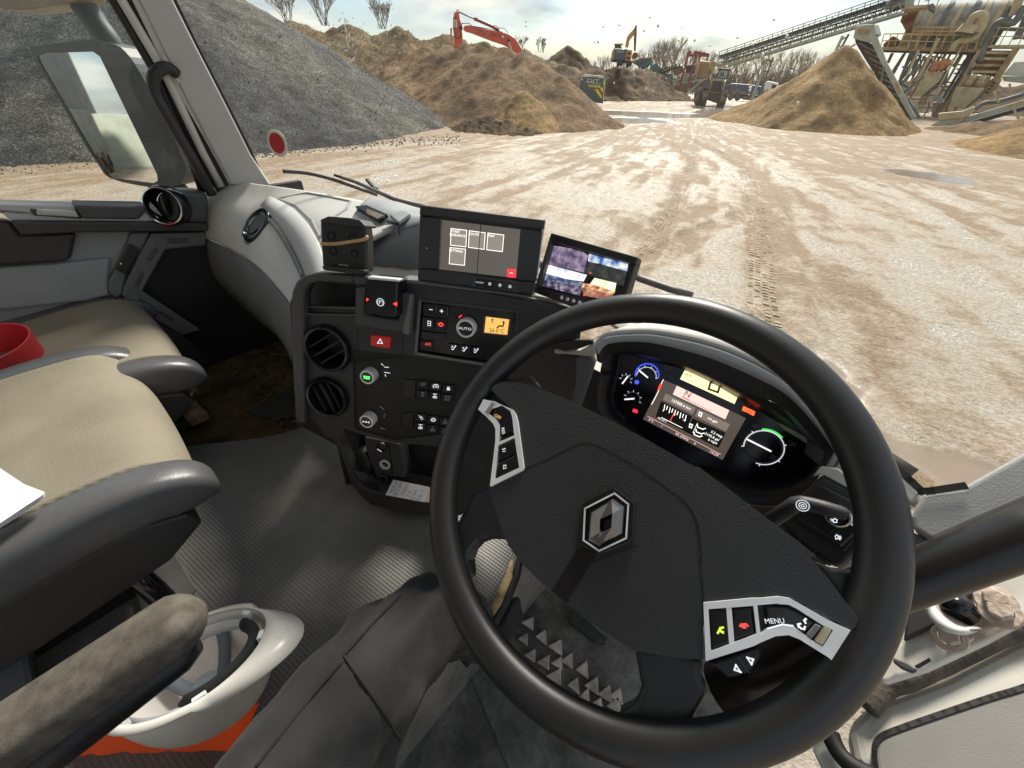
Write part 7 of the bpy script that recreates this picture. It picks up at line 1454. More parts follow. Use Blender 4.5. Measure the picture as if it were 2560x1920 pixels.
# ---- teal screening plant
GP = VPL(-27, 70); gs = thing('screener', 'teal green screening plant with ribbed hopper beside the mound', 'screener', tuple(on(zz('Y', (700, 780)), GP)))
vs('hopper', 'Y', ((440, 640), (470, 615), (580, 590), (712, 578), (720, 650), (660, 700), (600, 740), (540, 705)), GP, 2.2, M_TEAL, gs, bevel=.05)
for x in (500, 545, 590, 635, 680): vbeam(MB(), 'Y', (x, 605+.1*(600-x)), (x+20, 690), GP, .12, .12, .06).build('rib', M_TEAL, gs)
vs('hopper_rim', 'Y', ((430, 630), (575, 575), (720, 570), (718, 592), (580, 600), (450, 650)), GP, 2.4, M_CREAMD, gs, lift=.1, bevel=.03)
vs('body', 'Y', ((690, 690), (780, 650), (880, 755), (960, 850), (1010, 870), (1000, 900), (930, 820), (820, 790), (700, 760)), GP, 1.6, M_TEAL, gs, lift=.1, bevel=.04)
vbeam(MB(), 'Y', (540, 710), (690, 640), GP, .3, .3, .3).build('side_beam', M_TEAL, gs); vbeam(MB(), 'Y', (830, 775), (1110, 680), GP, .5, .35, .5).build('tail_belt', M_BLKM, gs); vbeam(MB(), 'Y', (850, 765), (1100, 668), GP, .08, .08, .9).build('belt_rail', M_PGRN, gs)
vs('leg_box', 'Y', ((920, 800), (1000, 790), (1015, 860), (990, 890), (940, 840)), GP, .8, M_TEAL, gs, lift=.3, bevel=.03)
# ---- red portal frame with rusty feeder
RP0 = VPL(-22.8, 80); rf = thing('portal_frame', 'dark red steel portal frame over a rusty feeder', 'steel frame', tuple(on(zz('Y', (1180, 1110)), RP0)))
for a, b, l in (((1225, 510), (1085, 1045), 0), ((1342, 505), (1172, 1115), 0), ((1390, 520), (1330, 800), -3), ((1505, 530), (1470, 640), -3)): vbeam(MB(), 'Y', a, b, RP0, .28, .28, l).build('leg', M_DRED, rf)
for a, b, l in (((1215, 505), (1350, 503), 0), ((1342, 505), (1505, 535), -1.5), ((1225, 545), (1335, 540), 0), ((1360, 545), (1500, 548), -3)): vbeam(MB(), 'Y', a, b, RP0, .3, .26, l).build('cross_beam', M_DRED, rf)
vs('feeder', 'Y', ((1000, 770), (1030, 710), (1160, 675), (1170, 775), (1070, 820), (1020, 815)), RP0, 2, M_RUSTB, rf, lift=-1.5, bevel=.2); vs('feed_box', 'Y', ((1185, 680), (1300, 670), (1330, 700), (1300, 800), (1190, 790)), RP0, 2, M_BLKM, rf, lift=-1.5, bevel=.05)
for a, b in (((1000, 900), (1360, 790)), ((1000, 950), (1480, 870)), ((1040, 830), (1030, 930)), ((1110, 800), (1200, 930)), ((1170, 800), (1140, 930)), ((1240, 790), (1340, 880)), ((1180, 1080), (1450, 870)), ((1150, 1080), (1230, 1000)), ((1010, 910), (1100, 960)), ((1200, 1090), (1420, 880))): vbeam(MB(), 'Y', a, b, RP0, .13, .13, -.8).build('brace', M_PGRN, rf)
# ---- wheel loader
LPn = VPL(-19.9, 53.5, .06); wl = thing('wheel_loader', 'muddy yellow wheel loader seen from behind with its bucket raised', 'wheel loader', tuple(on(zz('Y', (1560, 1240)), LPn)))
vs('engine_hood', 'Y', ((1485, 1065), (1530, 885), (1575, 862), (1720, 872), (1738, 890), (1690, 1075)), LPn, 1.9, M_YEL, wl, bevel=.08)
vs('grille', 'Y', ((1520, 1045), (1560, 895), (1708, 905), (1668, 1055)), LPn, .12, M_BLKM, wl, lift=.05, bevel=.03)
for i in range(5): vbeam(MB(), 'Y', (1552-8*i, 925+28*i), (1698-9*i, 935+28*i), LPn, .05, .04, .1).build('grille_bar', M_SLATE, wl)
vs('hood_top', 'Y', ((1580, 840), (1740, 845), (1745, 875), (1575, 868)), LPn, 1.6, M_SLATE, wl, lift=-.1, bevel=.05)
vs('cab', 'Y', ((1598, 855), (1650, 745), (1785, 750), (1748, 870)), LPn, 1.5, M_PALE, wl, lift=-.9, bevel=.05); vs('cab_roof', 'Y', ((1625, 725), (1800, 728), (1795, 752), (1630, 750)), LPn, 1.7, M_BLKM, wl, lift=-.8, bevel=.06)
for a, b in (((1600, 860), (1652, 745)), ((1750, 870), (1790, 745)), ((1660, 835), (1690, 770)), ((1700, 840), (1705, 790))): vbeam(MB(), 'Y', a, b, LPn, .09, .09, -.85).build('cab_post', M_BLKM, wl)
vs('counterweight', 'Y', ((1480, 1070), (1690, 1080), (1660, 1180), (1600, 1205), (1470, 1160)), LPn, .8, mat('muddy_dark', (.10, .082, .06), .8, var=.3, vs=2), wl, lift=.02, bevel=.06)
vs('bumper', 'Y', ((1425, 1095), (1490, 1080), (1485, 1120), (1420, 1130)), LPn, .5, M_YEL, wl, lift=.1, bevel=.03)
vs('fender', 'Y', ((1425, 1000), (1450, 925), (1520, 920), (1495, 1010)), LPn, .6, M_SLATE, wl, lift=.1, bevel=.05); vs('fender', 'Y', ((1725, 965), (1800, 940), (1825, 955), (1790, 1070), (1700, 1080)), LPn, .6, mat('dull_slate', (.09, .10, .105), .7, var=.2), wl, lift=.1, bevel=.05)
def wheel(c, ax, r, wd, par, nm='wheel', hub=M_YEL):
    c = V(c); ax = V(ax).normalized(); w_ = MB().lathe(c-ax*wd/2, ax, [(r*.62, 0), (r*.92, 0), (r, wd*.12), (r, wd*.88), (r*.92, wd), (r*.62, wd)], 30, cap=False).build(nm, M_TYRE, par, auto=40)
    MB().lathe(c-ax*wd*.3, ax, [(r*.62, 0), (r*.62, wd*.55), (r*.3, wd*.6), (.01, wd*.6)], 24).build('rim', hub, w_, auto=40); return w_
ld = V((-LPn[1].x, -LPn[1].y, 0)); lsd = ld.cross(V((0, 0, 1)))
wl_l = on(zz('Y', (1400, 1100)), LPn, -.5); wl_r = on(zz('Y', (1690, 1150)), LPn, .25); axw = (lsd*.82-ld*.55)
wheel(wl_l, lsd*.86+ld*-.5, .86, .6, wl); wheel(on(zz('Y', (1435, 1150)), LPn, .4), lsd*.97+ld*.2, .72, .55, wl); wheel(wl_r, lsd*.97+ld*.2, .80, .62, wl)
vs('bucket', 'Y', ((1375, 615), (1500, 625), (1545, 680), (1552, 760), (1505, 852), (1340, 842), (1330, 790), (1342, 690)), LPn, 2.4, M_YEL, wl, lift=-1.2, bevel=.08)
vs('bucket_side', 'Y', ((1372, 610), (1395, 640), (1380, 700), (1345, 842), (1326, 835), (1330, 700)), LPn, .2, M_YEL, wl, lift=-1.0, bevel=.02)
vs('bucket_back', 'Y', ((1420, 660), (1500, 665), (1530, 760), (1490, 840), (1370, 830), (1380, 750)), LPn, .2, mat('worn_bucket', (.27, .18, .09), .7, var=.3, vs=2), wl, lift=-.98, bevel=.02)
vs('lift_arm', 'Y', ((1520, 640), (1560, 615), (1620, 640), (1700, 660), (1690, 700), (1600, 690), (1560, 720)), LPn, .5, M_YEL, wl, lift=-1.0, bevel=.04); vs('linkage', 'Y', ((1500, 660), (1560, 690), (1590, 740), (1550, 790), (1520, 740)), LPn, .3, M_YEL, wl, lift=-.9, bevel=.03)
for q in ((1488, 995), (1700, 1020)): MB().lathe(on(zz('Y', q), LPn, .12), LPn[1], [(.09, 0), (.08, .03), (.01, .04)], 12).build('tail_lamp', M_HR if q[0] < 1600 else M_WPNT, wl)
vs('tail_panel', 'Y', ((1675, 1045), (1700, 1050), (1690, 1085), (1668, 1080)), LPn, .05, M_ORED, wl, lift=.12, bevel=0); vbeam(MB(), 'Y', (1535, 815), (1525, 885), LPn, .08, .08, .05).build('exhaust', M_WPNT, wl)
# ---- far tipper truck
FT = VPL(-16.2, 97, .12); ft2 = thing('tipper_lorry', 'white cab tipper lorry with navy body parked by the far trees', 'lorry', (*polar(-16.2, 98), gz(*polar(-16.2, 98))))
vs('tipper_body', 'R', ((702, 598), (900, 612), (1132, 645), (1105, 765), (690, 708)), FT, 2.3, M_BLUE, ft2, bevel=.06); vs('body_rail', 'R', ((690, 690), (1110, 735), (1105, 765), (688, 712)), FT, 2.4, M_PGREY, ft2, lift=.05, bevel=.02)
vs('chassis', 'R', ((680, 740), (1120, 780), (1110, 830), (680, 800)), FT, .9, M_BLKM, ft2, lift=-.5, bevel=.02); vs('side_guard', 'R', ((870, 770), (1040, 790), (1035, 840), (860, 825)), FT, .1, mat('brown_guard', (.2, .14, .09), .7, var=.3), ft2, lift=-.05, bevel=.01)
vs('cab', 'R', ((1172, 590), (1200, 568), (1330, 592), (1348, 605), (1335, 700), (1305, 772), (1240, 782), (1145, 752)), FT, 2.4, M_WPNT, ft2, lift=.05, bevel=.12); vs('cab_window', 'R', ((1272, 612), (1335, 620), (1325, 685), (1262, 668)), FT, .06, M_WIN, ft2, lift=.08, bevel=.03)
vs('cab_stain', 'R', ((1170, 690), (1210, 680), (1240, 740), (1215, 765), (1150, 745)), FT, .02, mat('tan_splash', (.45, .36, .2), .6, var=.3), ft2, lift=.065, bevel=.01); vs('wheel_arch', 'R', ((1090, 830), (1140, 760), (1240, 785), (1250, 830), (1220, 800), (1160, 790), (1140, 850)), FT, .4, M_PGREY, ft2, lift=.06, bevel=.03)
fdx = V((0, 0, 1)).cross(FT[1])
for q in ((705, 782), (800, 788), (1190, 815)): wheel(on(zz('R', q), FT, -.2), FT[1], .56, .35, ft2, hub=M_PGREY)
# ---- yellow digger bit far behind
yd = thing('excavator', 'tiny yellow excavator arm far behind the navy tipper body', 'excavator', (*polar(-16.4, 120), -1.2)); YP = VPL(-16.4, 118)
vs('boom', 'R', ((940, 605), (960, 560), (985, 545), (1000, 600), (985, 620)), YP, .5, M_YEL, yd, bevel=.03); vs('stick', 'R', ((980, 540), (1000, 545), (1010, 560), (990, 560)), YP, .4, M_YEL, yd, bevel=.02)
vs('house', 'R', ((930, 610), (990, 615), (985, 680), (925, 675)), YP, 2, M_YEL, yd, bevel=.1)
# ---- long inclined conveyor
def trussbeam(nm, label, p0, p1, hgt, wid, seg, m1, m2, parent=None, belt=True, mrail=None):
    t = parent or thing(nm, label, 'conveyor', tuple(p0)); p0, p1 = V(p0), V(p1); d = (p1-p0); sd = d.cross(V((0, 0, 1))).normalized()*wid/2; upn = sd.cross(d).normalized()
    if upn.z < 0: upn = -upn
    up_ = upn*hgt
    for s in (-1, 1):
        MB().beam(p0+sd*s, p1+sd*s, .12, .14).build('lower_chord', m1, t); MB().beam(p0+sd*s+up_, p1+sd*s+up_, .12, .12).build('upper_chord', m2, t)
        for i in range(seg):
            a = p0.lerp(p1, i/seg); b = p0.lerp(p1, (i+1)/seg); o = sd*s
            MB().beam(a+o, b+o+up_, .055).build('lattice_bar', m1, t) if i % 2 == 0 else MB().beam(a+o+up_, b+o, .055).build('lattice_bar', m1, t)
            if i % 2 == 0: MB().beam(a+o, a+o+up_*1.9, .045).build('rail_post', m2, t)
        MB().beam(p0+sd*s+up_*1.85, p1+sd*s+up_*1.85, .05).build('hand_rail', m2, t)
    if belt:
        MB().beam(p0+up_*1.35, p1+up_*1.35, wid*.9, .12, up=(0, 0, 1)).build('belt', M_BELT, t); MB().beam(p0+up_*.5, p1+up_*.5, wid*.8, .06).build('return_belt', M_BELT, t)
        for i in range(0, seg*2): c = p0.lerp(p1, (i+.5)/(seg*2))+up_*1.2; MB().tube([c-sd, c+sd], .06, 6).build('idler', M_PGREY, t)
    return t
c0, c1 = far(zz('R', (560, 385)), 60), far(zz('D', (1215, 105)), 53)
cv1 = trussbeam('conveyor', 'long grey lattice conveyor climbing to the top of the washing plant', c0, c1, .75, 1.0, 34, M_PGRN, M_PGREY)
def strut(k, a, b, da, db, w, m, par, nm='leg'): p, q = far(zz(k, a), da), far(zz(k, b), db); MB().beam(p, q, w).build(nm, m, par)
for a, b, da, db, w, m in (((1210, 260), (960, 890), 57.5, 57.5, .22, M_PGRN), ((1290, 240), (1165, 560), 57, 58, .16, M_PGREY), ((1165, 560), (1080, 880), 58, 58, .16, M_PGREY), ((1205, 270), (1290, 300), 57, 57, .1, M_PGREY), ((1150, 430), (1230, 445), 57.4, 57.6, .1, M_PGREY), ((1080, 700), (960, 880), 57.4, 57.4, .14, M_PGRN)): strut('R', a, b, da, db, w, m, cv1)
for a, b, w in (((695, 300), (570, 560), .2), ((745, 285), (615, 520), .16), ((690, 330), (740, 300), .1), ((600, 500), (800, 370), .12), ((650, 420), (690, 400), .08), ((660, 380), (700, 420), .08)): strut('D', a, b, 54.5, 54.5, w, M_PGREY if w < .2 else M_PGRN, cv1)
HPp = VPL(-6.5, 53); vs('drive_house', 'D', ((1050, 40), (1060, 10), (1120, -20), (1300, -25), (1290, 40), (1200, 60), (1060, 65)), HPp, 1.6, M_PGRN, cv1, bevel=.03); vs('head_deck', 'D', ((1200, 45), (1420, 38), (1415, 62), (1200, 75)), HPp, 2.0, M_CREAM, cv1, lift=.2, bevel=.02); vs('drive_motor', 'D', ((1400, 40), (1450, 20), (1475, 60), (1465, 110), (1420, 80)), HPp, .8, M_PGREY, cv1, lift=.3, bevel=.1)
for a, b in (((1215, 70), (1240, -30)), ((1320, 60), (1345, -30)), ((1410, 40), (1420, -30)), ((1380, 10), (1520, -30)), ((1210, 0), (1420, -10)), ((1470, 70), (1510, -30))): vbeam(MB(), 'D', a, b, HPp, .06, .06, .5).build('deck_rail', M_PGRN, cv1)
# ---- dark stacking conveyor above the sand heap
S2 = VPL(-5.5, 43.5, .25); cv2 = thing('conveyor', 'dark stacking conveyor with pale side beam discharging onto the pointed sand heap', 'conveyor', tuple(on(zz('D', (1255, 1010)), S2)))
vs('belt_underside', 'D', ((790, 300), (935, 370), (1020, 540), (1160, 780), (1275, 1000), (1235, 1020), (1120, 870), (1000, 690), (870, 480), (800, 360)), S2, .3, mat('belt_underside', (.05, .042, .035), .85, var=.4, vs=1.2), cv2, bevel=.02)
vs('side_beam', 'D', ((925, 340), (955, 295), (985, 320), (1060, 520), (1170, 720), (1295, 965), (1270, 1005), (1150, 790), (1030, 560)), S2, .18, M_PGRN, cv2, lift=.3, bevel=.02)
vs('beam_stain', 'D', ((1125, 690), (1150, 690), (1185, 770), (1160, 790)), S2, .02, M_CREAMD, cv2, lift=.31, bevel=0)
for i in range(9):
    t = i/8; a, b = (830+330*t*1.0, 360+480*t), (975+250*t, 440+440*t); vbeam(MB(), 'D', a, b, S2, .1, .08, .05).build('cross_bar', M_RUSTB if i in (1, 3) else M_PGREY, cv2)
vs('head_box', 'D', ((800, 222), (830, 210), (950, 200), (975, 285), (950, 300), (930, 360), (860, 345), (780, 320), (785, 290)), S2, 1.2, M_PGRN, cv2, lift=.3, bevel=.04)
vs('head_opening', 'D', ((825, 240), (925, 232), (915, 280), (820, 288)), S2, .05, M_CREAM, cv2, lift=.33, bevel=.01)
for i in range(6): vbeam(MB(), 'D', (830+17*i, 240), (825+17*i, 285), S2, .06, .05, .35).build('grille_bar', M_CREAMD, cv2)
vtube(MB(), 'D', ((1035, 560), (1025, 620), (1010, 720)), S2, .06, .4).build('hose', M_PGREY, cv2, smooth=True)
for a, b in (((1180, 760), (1340, 990)), ((1100, 800), (1090, 1010)), ((1160, 720), (1330, 560)), ((1200, 780), (1380, 640)), ((1180, 700), (1240, 730))): vbeam(MB(), 'D', a, b, S2, .14, .14, -.6).build('prop', M_PGREY, cv2)
# ---- washing plant
PW = VPL(-1.5, 55); wpn = thing('washing_plant', 'tall rusty cream washing plant with drum, walkways and hoppers', 'plant', tuple(on(zz('D', (1700, 1000)), PW)))
# drum with bands
d0, d1 = on(zz('D', (1240, 240)), PW, -1.6), on(zz('D', (2060, 218)), PW, -1.6); dd_ = (d1-d0).normalized(); DR = 1.5
MB().tube([d0, d1], DR, 32).build('drum', mat('drum_shell', (.27, .22, .15), .65, col2=(.42, .40, .34), vs=.5, lo=.4, hi=.6, dirt=(.17, .11, .06), ds=1.4, dlo=.5, dhi=.7), wpn, auto=40)
for t in (.06, .2, .34, .47, .6, .72, .86, .97): c = d0.lerp(d1, t); MB().tube([c-dd_*.14, c+dd_*.14], DR+(.16 if t in (.34, .6) else .06), 32).build('drum_band', M_PGREY if t in (.34, .6, .97) else M_CREAM, wpn, auto=40)
vs('drum_guard', 'D', ((1270, 230), (1640, 225), (1640, 290), (1280, 300)), PW, .1, M_CREAMD, wpn, lift=.5, bevel=.01)
vs('feed_chute', 'D', ((1210, 80), (1340, 70), (1310, 130), (1260, 260), (1240, 300), (1190, 200), (1175, 180)), PW, 1.4, M_RUSTB, wpn, lift=.2, bevel=.03)
vs('spill_sand', 'D', ((1030, 370), (1110, 300), (1140, 310), (1190, 350), (1200, 385), (1030, 395)), PW, 1.2, M_RUSTB, wpn, lift=-.2, bevel=.1)
# walkways
vs('walkway', 'D', ((1015, 392), (1180, 395), (1500, 400), (1810, 412), (1810, 440), (1020, 420)), PW, 1.6, M_CREAMD, wpn, lift=1.2, bevel=.01)
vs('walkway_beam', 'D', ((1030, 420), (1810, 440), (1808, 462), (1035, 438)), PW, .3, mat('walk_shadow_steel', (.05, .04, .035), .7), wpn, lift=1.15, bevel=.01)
vs('walkway', 'D', ((1840, 378), (2212, 375), (2400, 370), (2400, 400), (2150, 402), (1845, 400)), PW, 1.6, M_CREAM, wpn, lift=1.4, bevel=.01)
def rails(k, x0, x1, ytop, yb, n, lean, l, m=M_CREAM):
    vbeam(MB(), k, (x0+lean, ytop[0]), (x1+lean, ytop[1]), PW, .06, .06, l).build('hand_rail', m, wpn); vbeam(MB(), k, (x0+lean*.5, (ytop[0]+yb[0])/2), (x1+lean*.5, (ytop[1]+yb[1])/2), PW, .05, .05, l).build('hand_rail', m, wpn)
    for i in range(n+1): t = i/n; x = x0+(x1-x0)*t; vbeam(MB(), k, (x+lean, ytop[0]+(ytop[1]-ytop[0])*t), (x, yb[0]+(yb[1]-yb[0])*t), PW, .055, .055, l).build('rail_post', m, wpn)
rails('D', 1010, 1300, (285, 280), (395, 398), 5, 30, 1.3); rails('D', 1160, 1800, (290, 295), (398, 415), 9, 45, 1.9); rails('D', 1270, 1660, (225, 228), (300, 300), 5, 30, .8); rails('D', 1850, 2240, (232, 232), (380, 376), 5, 80, 1.5)
# legs and braces (plumb columns lean in the picture because the lens looks down)
for a, b, w, l, m in (((1110, 445), (1070, 530), .22, 0, M_PGREY), ((1210, 450), (1100, 620), .2, .5, M_PGREY), ((1260, 450), (1165, 690), .2, 1, M_PGREY), ((1320, 450), (1175, 680), .22, .2, M_PGREY), ((1350, 455), (1280, 600), .2, -1, M_PGREY), ((1800, 430), (1500, 950), .26, .4, M_PGREY), ((1770, 430), (1470, 930), .2, 0, M_PGREY), ((1700, 430), (1620, 560), .2, -1, M_PGREY), ((1560, 440), (1330, 880), .2, 1.0, M_CREAMD), ((1490, 450), (1300, 800), .16, .6, M_CREAM), ((1850, 410), (1530, 940), .22, 1.5, M_CREAMD), ((2140, 400), (1860, 830), .24, 1.5, M_CREAMD), ((2170, 395), (1890, 830), .2, .5, M_CREAM), ((1330, 420), (1200, 700), .18, 1.8, M_CREAM), ((1270, 400), (1300, 560), .35, 1.0, M_PGREY), ((1190, 560), (1290, 570), .12, 1, M_PGREY), ((1500, 320), (1300, 720), .2, 1.9, M_CREAM), ((1770, 250), (1460, 800), .12, 2, M_CREAM), ((1240, 640), (1390, 480), .12, 1.4, M_CREAM), ((1200, 720), (1330, 640), .16, 1.6, M_CREAM), ((1400, 480), (1200, 860), .14, 1.7, M_CREAMD), ((1760, 370), (1745, 500), .25, -.5, M_PGREY)):
    vbeam(MB(), 'D', a, b, PW, w, w, l).build('column', m, wpn)
r9 = random.Random(31)
for i in range(24):
    x = 1230+i*38+r9.uniform(-10, 10); y0 = 440+r9.uniform(-10, 60); L = r9.uniform(120, 430); vbeam(MB(), 'D', (x, y0), (x-.56*L, y0+L), PW, *(r9.choice(((.09, .09), (.12, .12), (.16, .14)))), r9.uniform(-1.5, .8)).build('column', r9.choice((M_PGREY, M_CREAMD, M_CREAM, M_PGREY)), wpn)
for i in range(14):
    y = 470+i*36; x = 1900-.56*(y-430)-r9.uniform(80, 520); vbeam(MB(), 'D', (x, y), (x+r9.uniform(90, 240), y+r9.uniform(-4, 14)), PW, .09, .1, r9.uniform(-1.2, 1.2)).build('cross_brace', r9.choice((M_PGREY, M_CREAMD)), wpn)
for i in range(12):
    x = 1210+r9.uniform(0, 560); y = 480+r9.uniform(0, 330); vbeam(MB(), 'D', (x, y), (x+r9.uniform(60, 130), y-r9.uniform(60, 150)), PW, .07, .07, r9.uniform(-1, 1.4)).build('diagonal_brace', r9.choice((M_PGRN, M_CREAMD)), wpn)
def hopper(k, rim, foot, l, m, dep=1.6):
    top = W_(k, rim, PW, l); bot = W_(k, foot, PW, l-.3); n = V((0, 0, 0))+PW[1]; tb = [p-n*dep for p in top]; bb = [p-n*dep*.6 for p in bot]
    vsx = top+bot+tb+bb; MB().add(vsx, [(0, 1, 3, 2), (4, 6, 7, 5), (0, 2, 6, 4), (1, 5, 7, 3), (0, 4, 5, 1), (2, 3, 7, 6)]).build('hopper', m, wpn, bevel=.02)
vs('hopper', 'D', ((1385, 590), (1545, 600), (1505, 680), (1355, 805), (1288, 795), (1330, 700)), PW, 1.6, M_CREAM, wpn, lift=2.0, bevel=.04); vs('hopper_side', 'D', ((1545, 600), (1590, 575), (1560, 700), (1380, 800), (1360, 800), (1505, 680)), PW, 1.4, M_PGREY, wpn, lift=1.8, bevel=.03)
vs('hopper', 'D', ((1648, 722), (1885, 738), (1835, 800), (1710, 908), (1590, 895), (1610, 800)), PW, 1.8, M_CREAM, wpn, lift=2.2, bevel=.04); vs('hopper_side', 'D', ((1885, 738), (1910, 690), (1860, 820), (1730, 905), (1715, 905), (1835, 800)), PW, 1.4, M_PGREY, wpn, lift=2.0, bevel=.03)
vs('screen_deck', 'D', ((1440, 520), (1610, 510), (1560, 595), (1400, 590)), PW, 1.5, M_CREAMD, wpn, lift=1.7, bevel=.02); vs('screen_deck', 'D', ((1730, 630), (1930, 640), (1885, 735), (1655, 722)), PW, 1.5, M_CREAMD, wpn, lift=1.9, bevel=.02)
M_OSPR = mat('orange_rubber', (.50, .22, .09), .6)
def springs(pts, m):
    for x, y in pts: MB().sphere(on(zz('D', (x, y)), PW, 2.0), .26, 12, 8).build('spring_cover', m, wpn, smooth=True)
springs(((1470, 540), (1530, 525), (1460, 570), (1520, 560), (1565, 530)), M_OSPR); springs(((1780, 655), (1860, 660), (1755, 690), (1840, 690)), M_CREAM)
vs('screen_box', 'D', ((1880, 420), (2140, 425), (2050, 560), (1960, 640), (1760, 610), (1830, 500)), PW, 1.5, M_RUSTB, wpn, lift=1.2, bevel=.03)
for y in (440, 490, 545, 600): vbeam(MB(), 'D', (1880-(y-420)*.62, y), (2120-(y-420)*.62, y+4), PW, .16, .12, 1.35).build('deck_bar', M_CREAM if y != 545 else M_CREAMD, wpn)
vs('box_side', 'D', ((2120, 425), (2160, 400), (2010, 640), (1960, 645)), PW, 1.4, M_CREAM, wpn, lift=1.4, bevel=.02)
vs('access_panel', 'D', ((1960, 650), (2030, 660), (1960, 800), (1850, 800), (1900, 690)), PW, .3, M_CREAMD, wpn, lift=1.6, bevel=.02)
for i in range(4): vs('panel_slot', 'D', ((1945-i*18, 685+i*27), (1975-i*18, 688+i*27), (1968-i*18, 700+i*27), (1938-i*18, 697+i*27)), PW, .05, M_BLKM, wpn, lift=1.66, bevel=0)
vs('pale_tank', 'D', ((2050, 610), (2130, 520), (2400, 505), (2400, 640), (2060, 632)), PW, 2.0, M_WPNT, wpn, lift=-1.0, bevel=.04); vs('tank_deck', 'D', ((2040, 640), (2400, 630), (2400, 720), (2060, 680)), PW, 1.6, M_PGRN, wpn, lift=.8, bevel=.03)
# swan neck pipe and cyclone
vtube(MB(), 'D', ((1745, 205), (1765, 160), (1800, 128), (1845, 115), (1885, 135), (1880, 190), (1850, 250), (1780, 330), (1660, 350), (1600, 430)), PW, .2, 2.2, 16).build('swan_neck_pipe', M_CREAM, wpn, smooth=True)
MB().tube([on(zz('D', (1765, 205)), PW, 2.3), on(zz('D', (1715, 275)), PW, 2.3)], [.5, .6], 24).build('cyclone', M_CREAM, wpn, auto=40); vs('cyclone_deck', 'D', ((1650, 268), (1840, 268), (1835, 282), (1650, 282)), PW, 1.2, M_PGREY, wpn, lift=2.6, bevel=.01)
vtube(MB(), 'D', ((2212, 60), (2130, 190), (2010, 180), (1940, 260), (1870, 400), (1840, 520)), PW, .22, 1.4, 14).build('grey_pipe', M_PGREY, wpn, smooth=True)
for a, b, w in (((2070, 80), (2300, 60), .3), ((2070, 80), (2030, 190), .3), ((2180, -30), (2120, 130), .5), ((2200, 80), (2060, 250), .2), ((2240, 130), (2150, 330), .4), ((1990, 240), (2300, 255), .2), ((2130, 300), (2300, 330), .2)): vbeam(MB(), 'D', a, b, PW, w, w, .9).build('tower_beam', M_PGREY if w != .5 else M_CREAM, wpn)
vbeam(MB(), 'D', (1930, -20), (1855, 95), PW, .03, .03, 2).build('guy_wire', M_BLKM, wpn)
for a, b in (((1280, 560), (1250, 800)), ((1420, 480), (1450, 600)), ((1340, 480), (1330, 600)), ((1650, 900), (1560, 980)), ((1420, 850), (1360, 990)), ((1500, 860), (1430, 1000)), ((1330, 860), (1400, 860)), ((1250, 860), (1330, 960))): vtube(MB(), 'D', (a, ((a[0]+b[0])/2+12, (a[1]+b[1])/2), b), PW, .05, 1.6, 6).build('pipe', M_PGREY, wpn, smooth=True)
vs('base_box', 'D', ((1450, 860), (1590, 850), (1560, 980), (1430, 1000)), PW, 1.4, M_CREAMD, wpn, lift=1.0, bevel=.03); vs('green_cover', 'D', ((1470, 795), (1550, 830), (1510, 870), (1440, 835)), PW, .3, mat('green_cover', (.25, .33, .27), .6), wpn, lift=2.3, bevel=.02)
# ---- low conveyor at right
S3p = VPL(3, 43); cv3 = thing('conveyor', 'low pale conveyor rising to the right edge beneath the plant', 'conveyor', tuple(on(zz('D', (1425, 1065)), S3p)))
vs('side_beam', 'D', ((1412, 1060), (1500, 1010), (1700, 990), (2212, 835), (2500, 740), (2500, 810), (2212, 890), (1750, 1020), (1480, 1082)), S3p, .15, M_PGRN, cv3, lift=.4, bevel=.02)
vs('belt', 'D', ((1480, 1085), (1750, 1022), (2212, 892), (2500, 812), (2500, 850), (2212, 925), (1720, 1065), (1480, 1092)), S3p, 1.0, M_BELT, cv3, lift=.3, bevel=.01); vs('cover', 'D', ((1490, 950), (1700, 930), (1790, 890), (1800, 920), (1740, 985), (1500, 1012)), S3p, .6, M_CREAM, cv3, lift=.5, bevel=.05)
for a, b in (((1780, 900), (1630, 1060)), ((1720, 1000), (1830, 1065)), ((2130, 920), (2170, 1000)), ((2090, 700), (2110, 800)), ((1960, 760), (2000, 860))): vbeam(MB(), 'D', a, b, S3p, .1, .1, .5).build('prop', M_CREAM, cv3)
vtube(MB(), 'D', ((1800, 920), (1850, 880), (1900, 860), (2000, 850), (2212, 790)), S3p, .12, .3, 10).build('return_pipe', M_PGREY, cv3, smooth=True)
cx_ = (on(zz('D', (2212, 835)), S3p)-on(zz('D', (1800, 960)), S3p)).normalized(); text('beam_lettering', 'POWERSCREEN', on(zz('D', (2160, 872)), S3p, .42), cx_, V((0, 0, 1)), .28, M_CREAMD, cv3, ext=0, wide=1.1) if False else None
vs('beam_panel', 'D', ((2070, 880), (2212, 838), (2400, 780), (2400, 812), (2090, 900)), S3p, .02, mat('yellow_panel', (.5, .38, .12), .6, var=.25, vs=4), cv3, lift=.42, bevel=0)
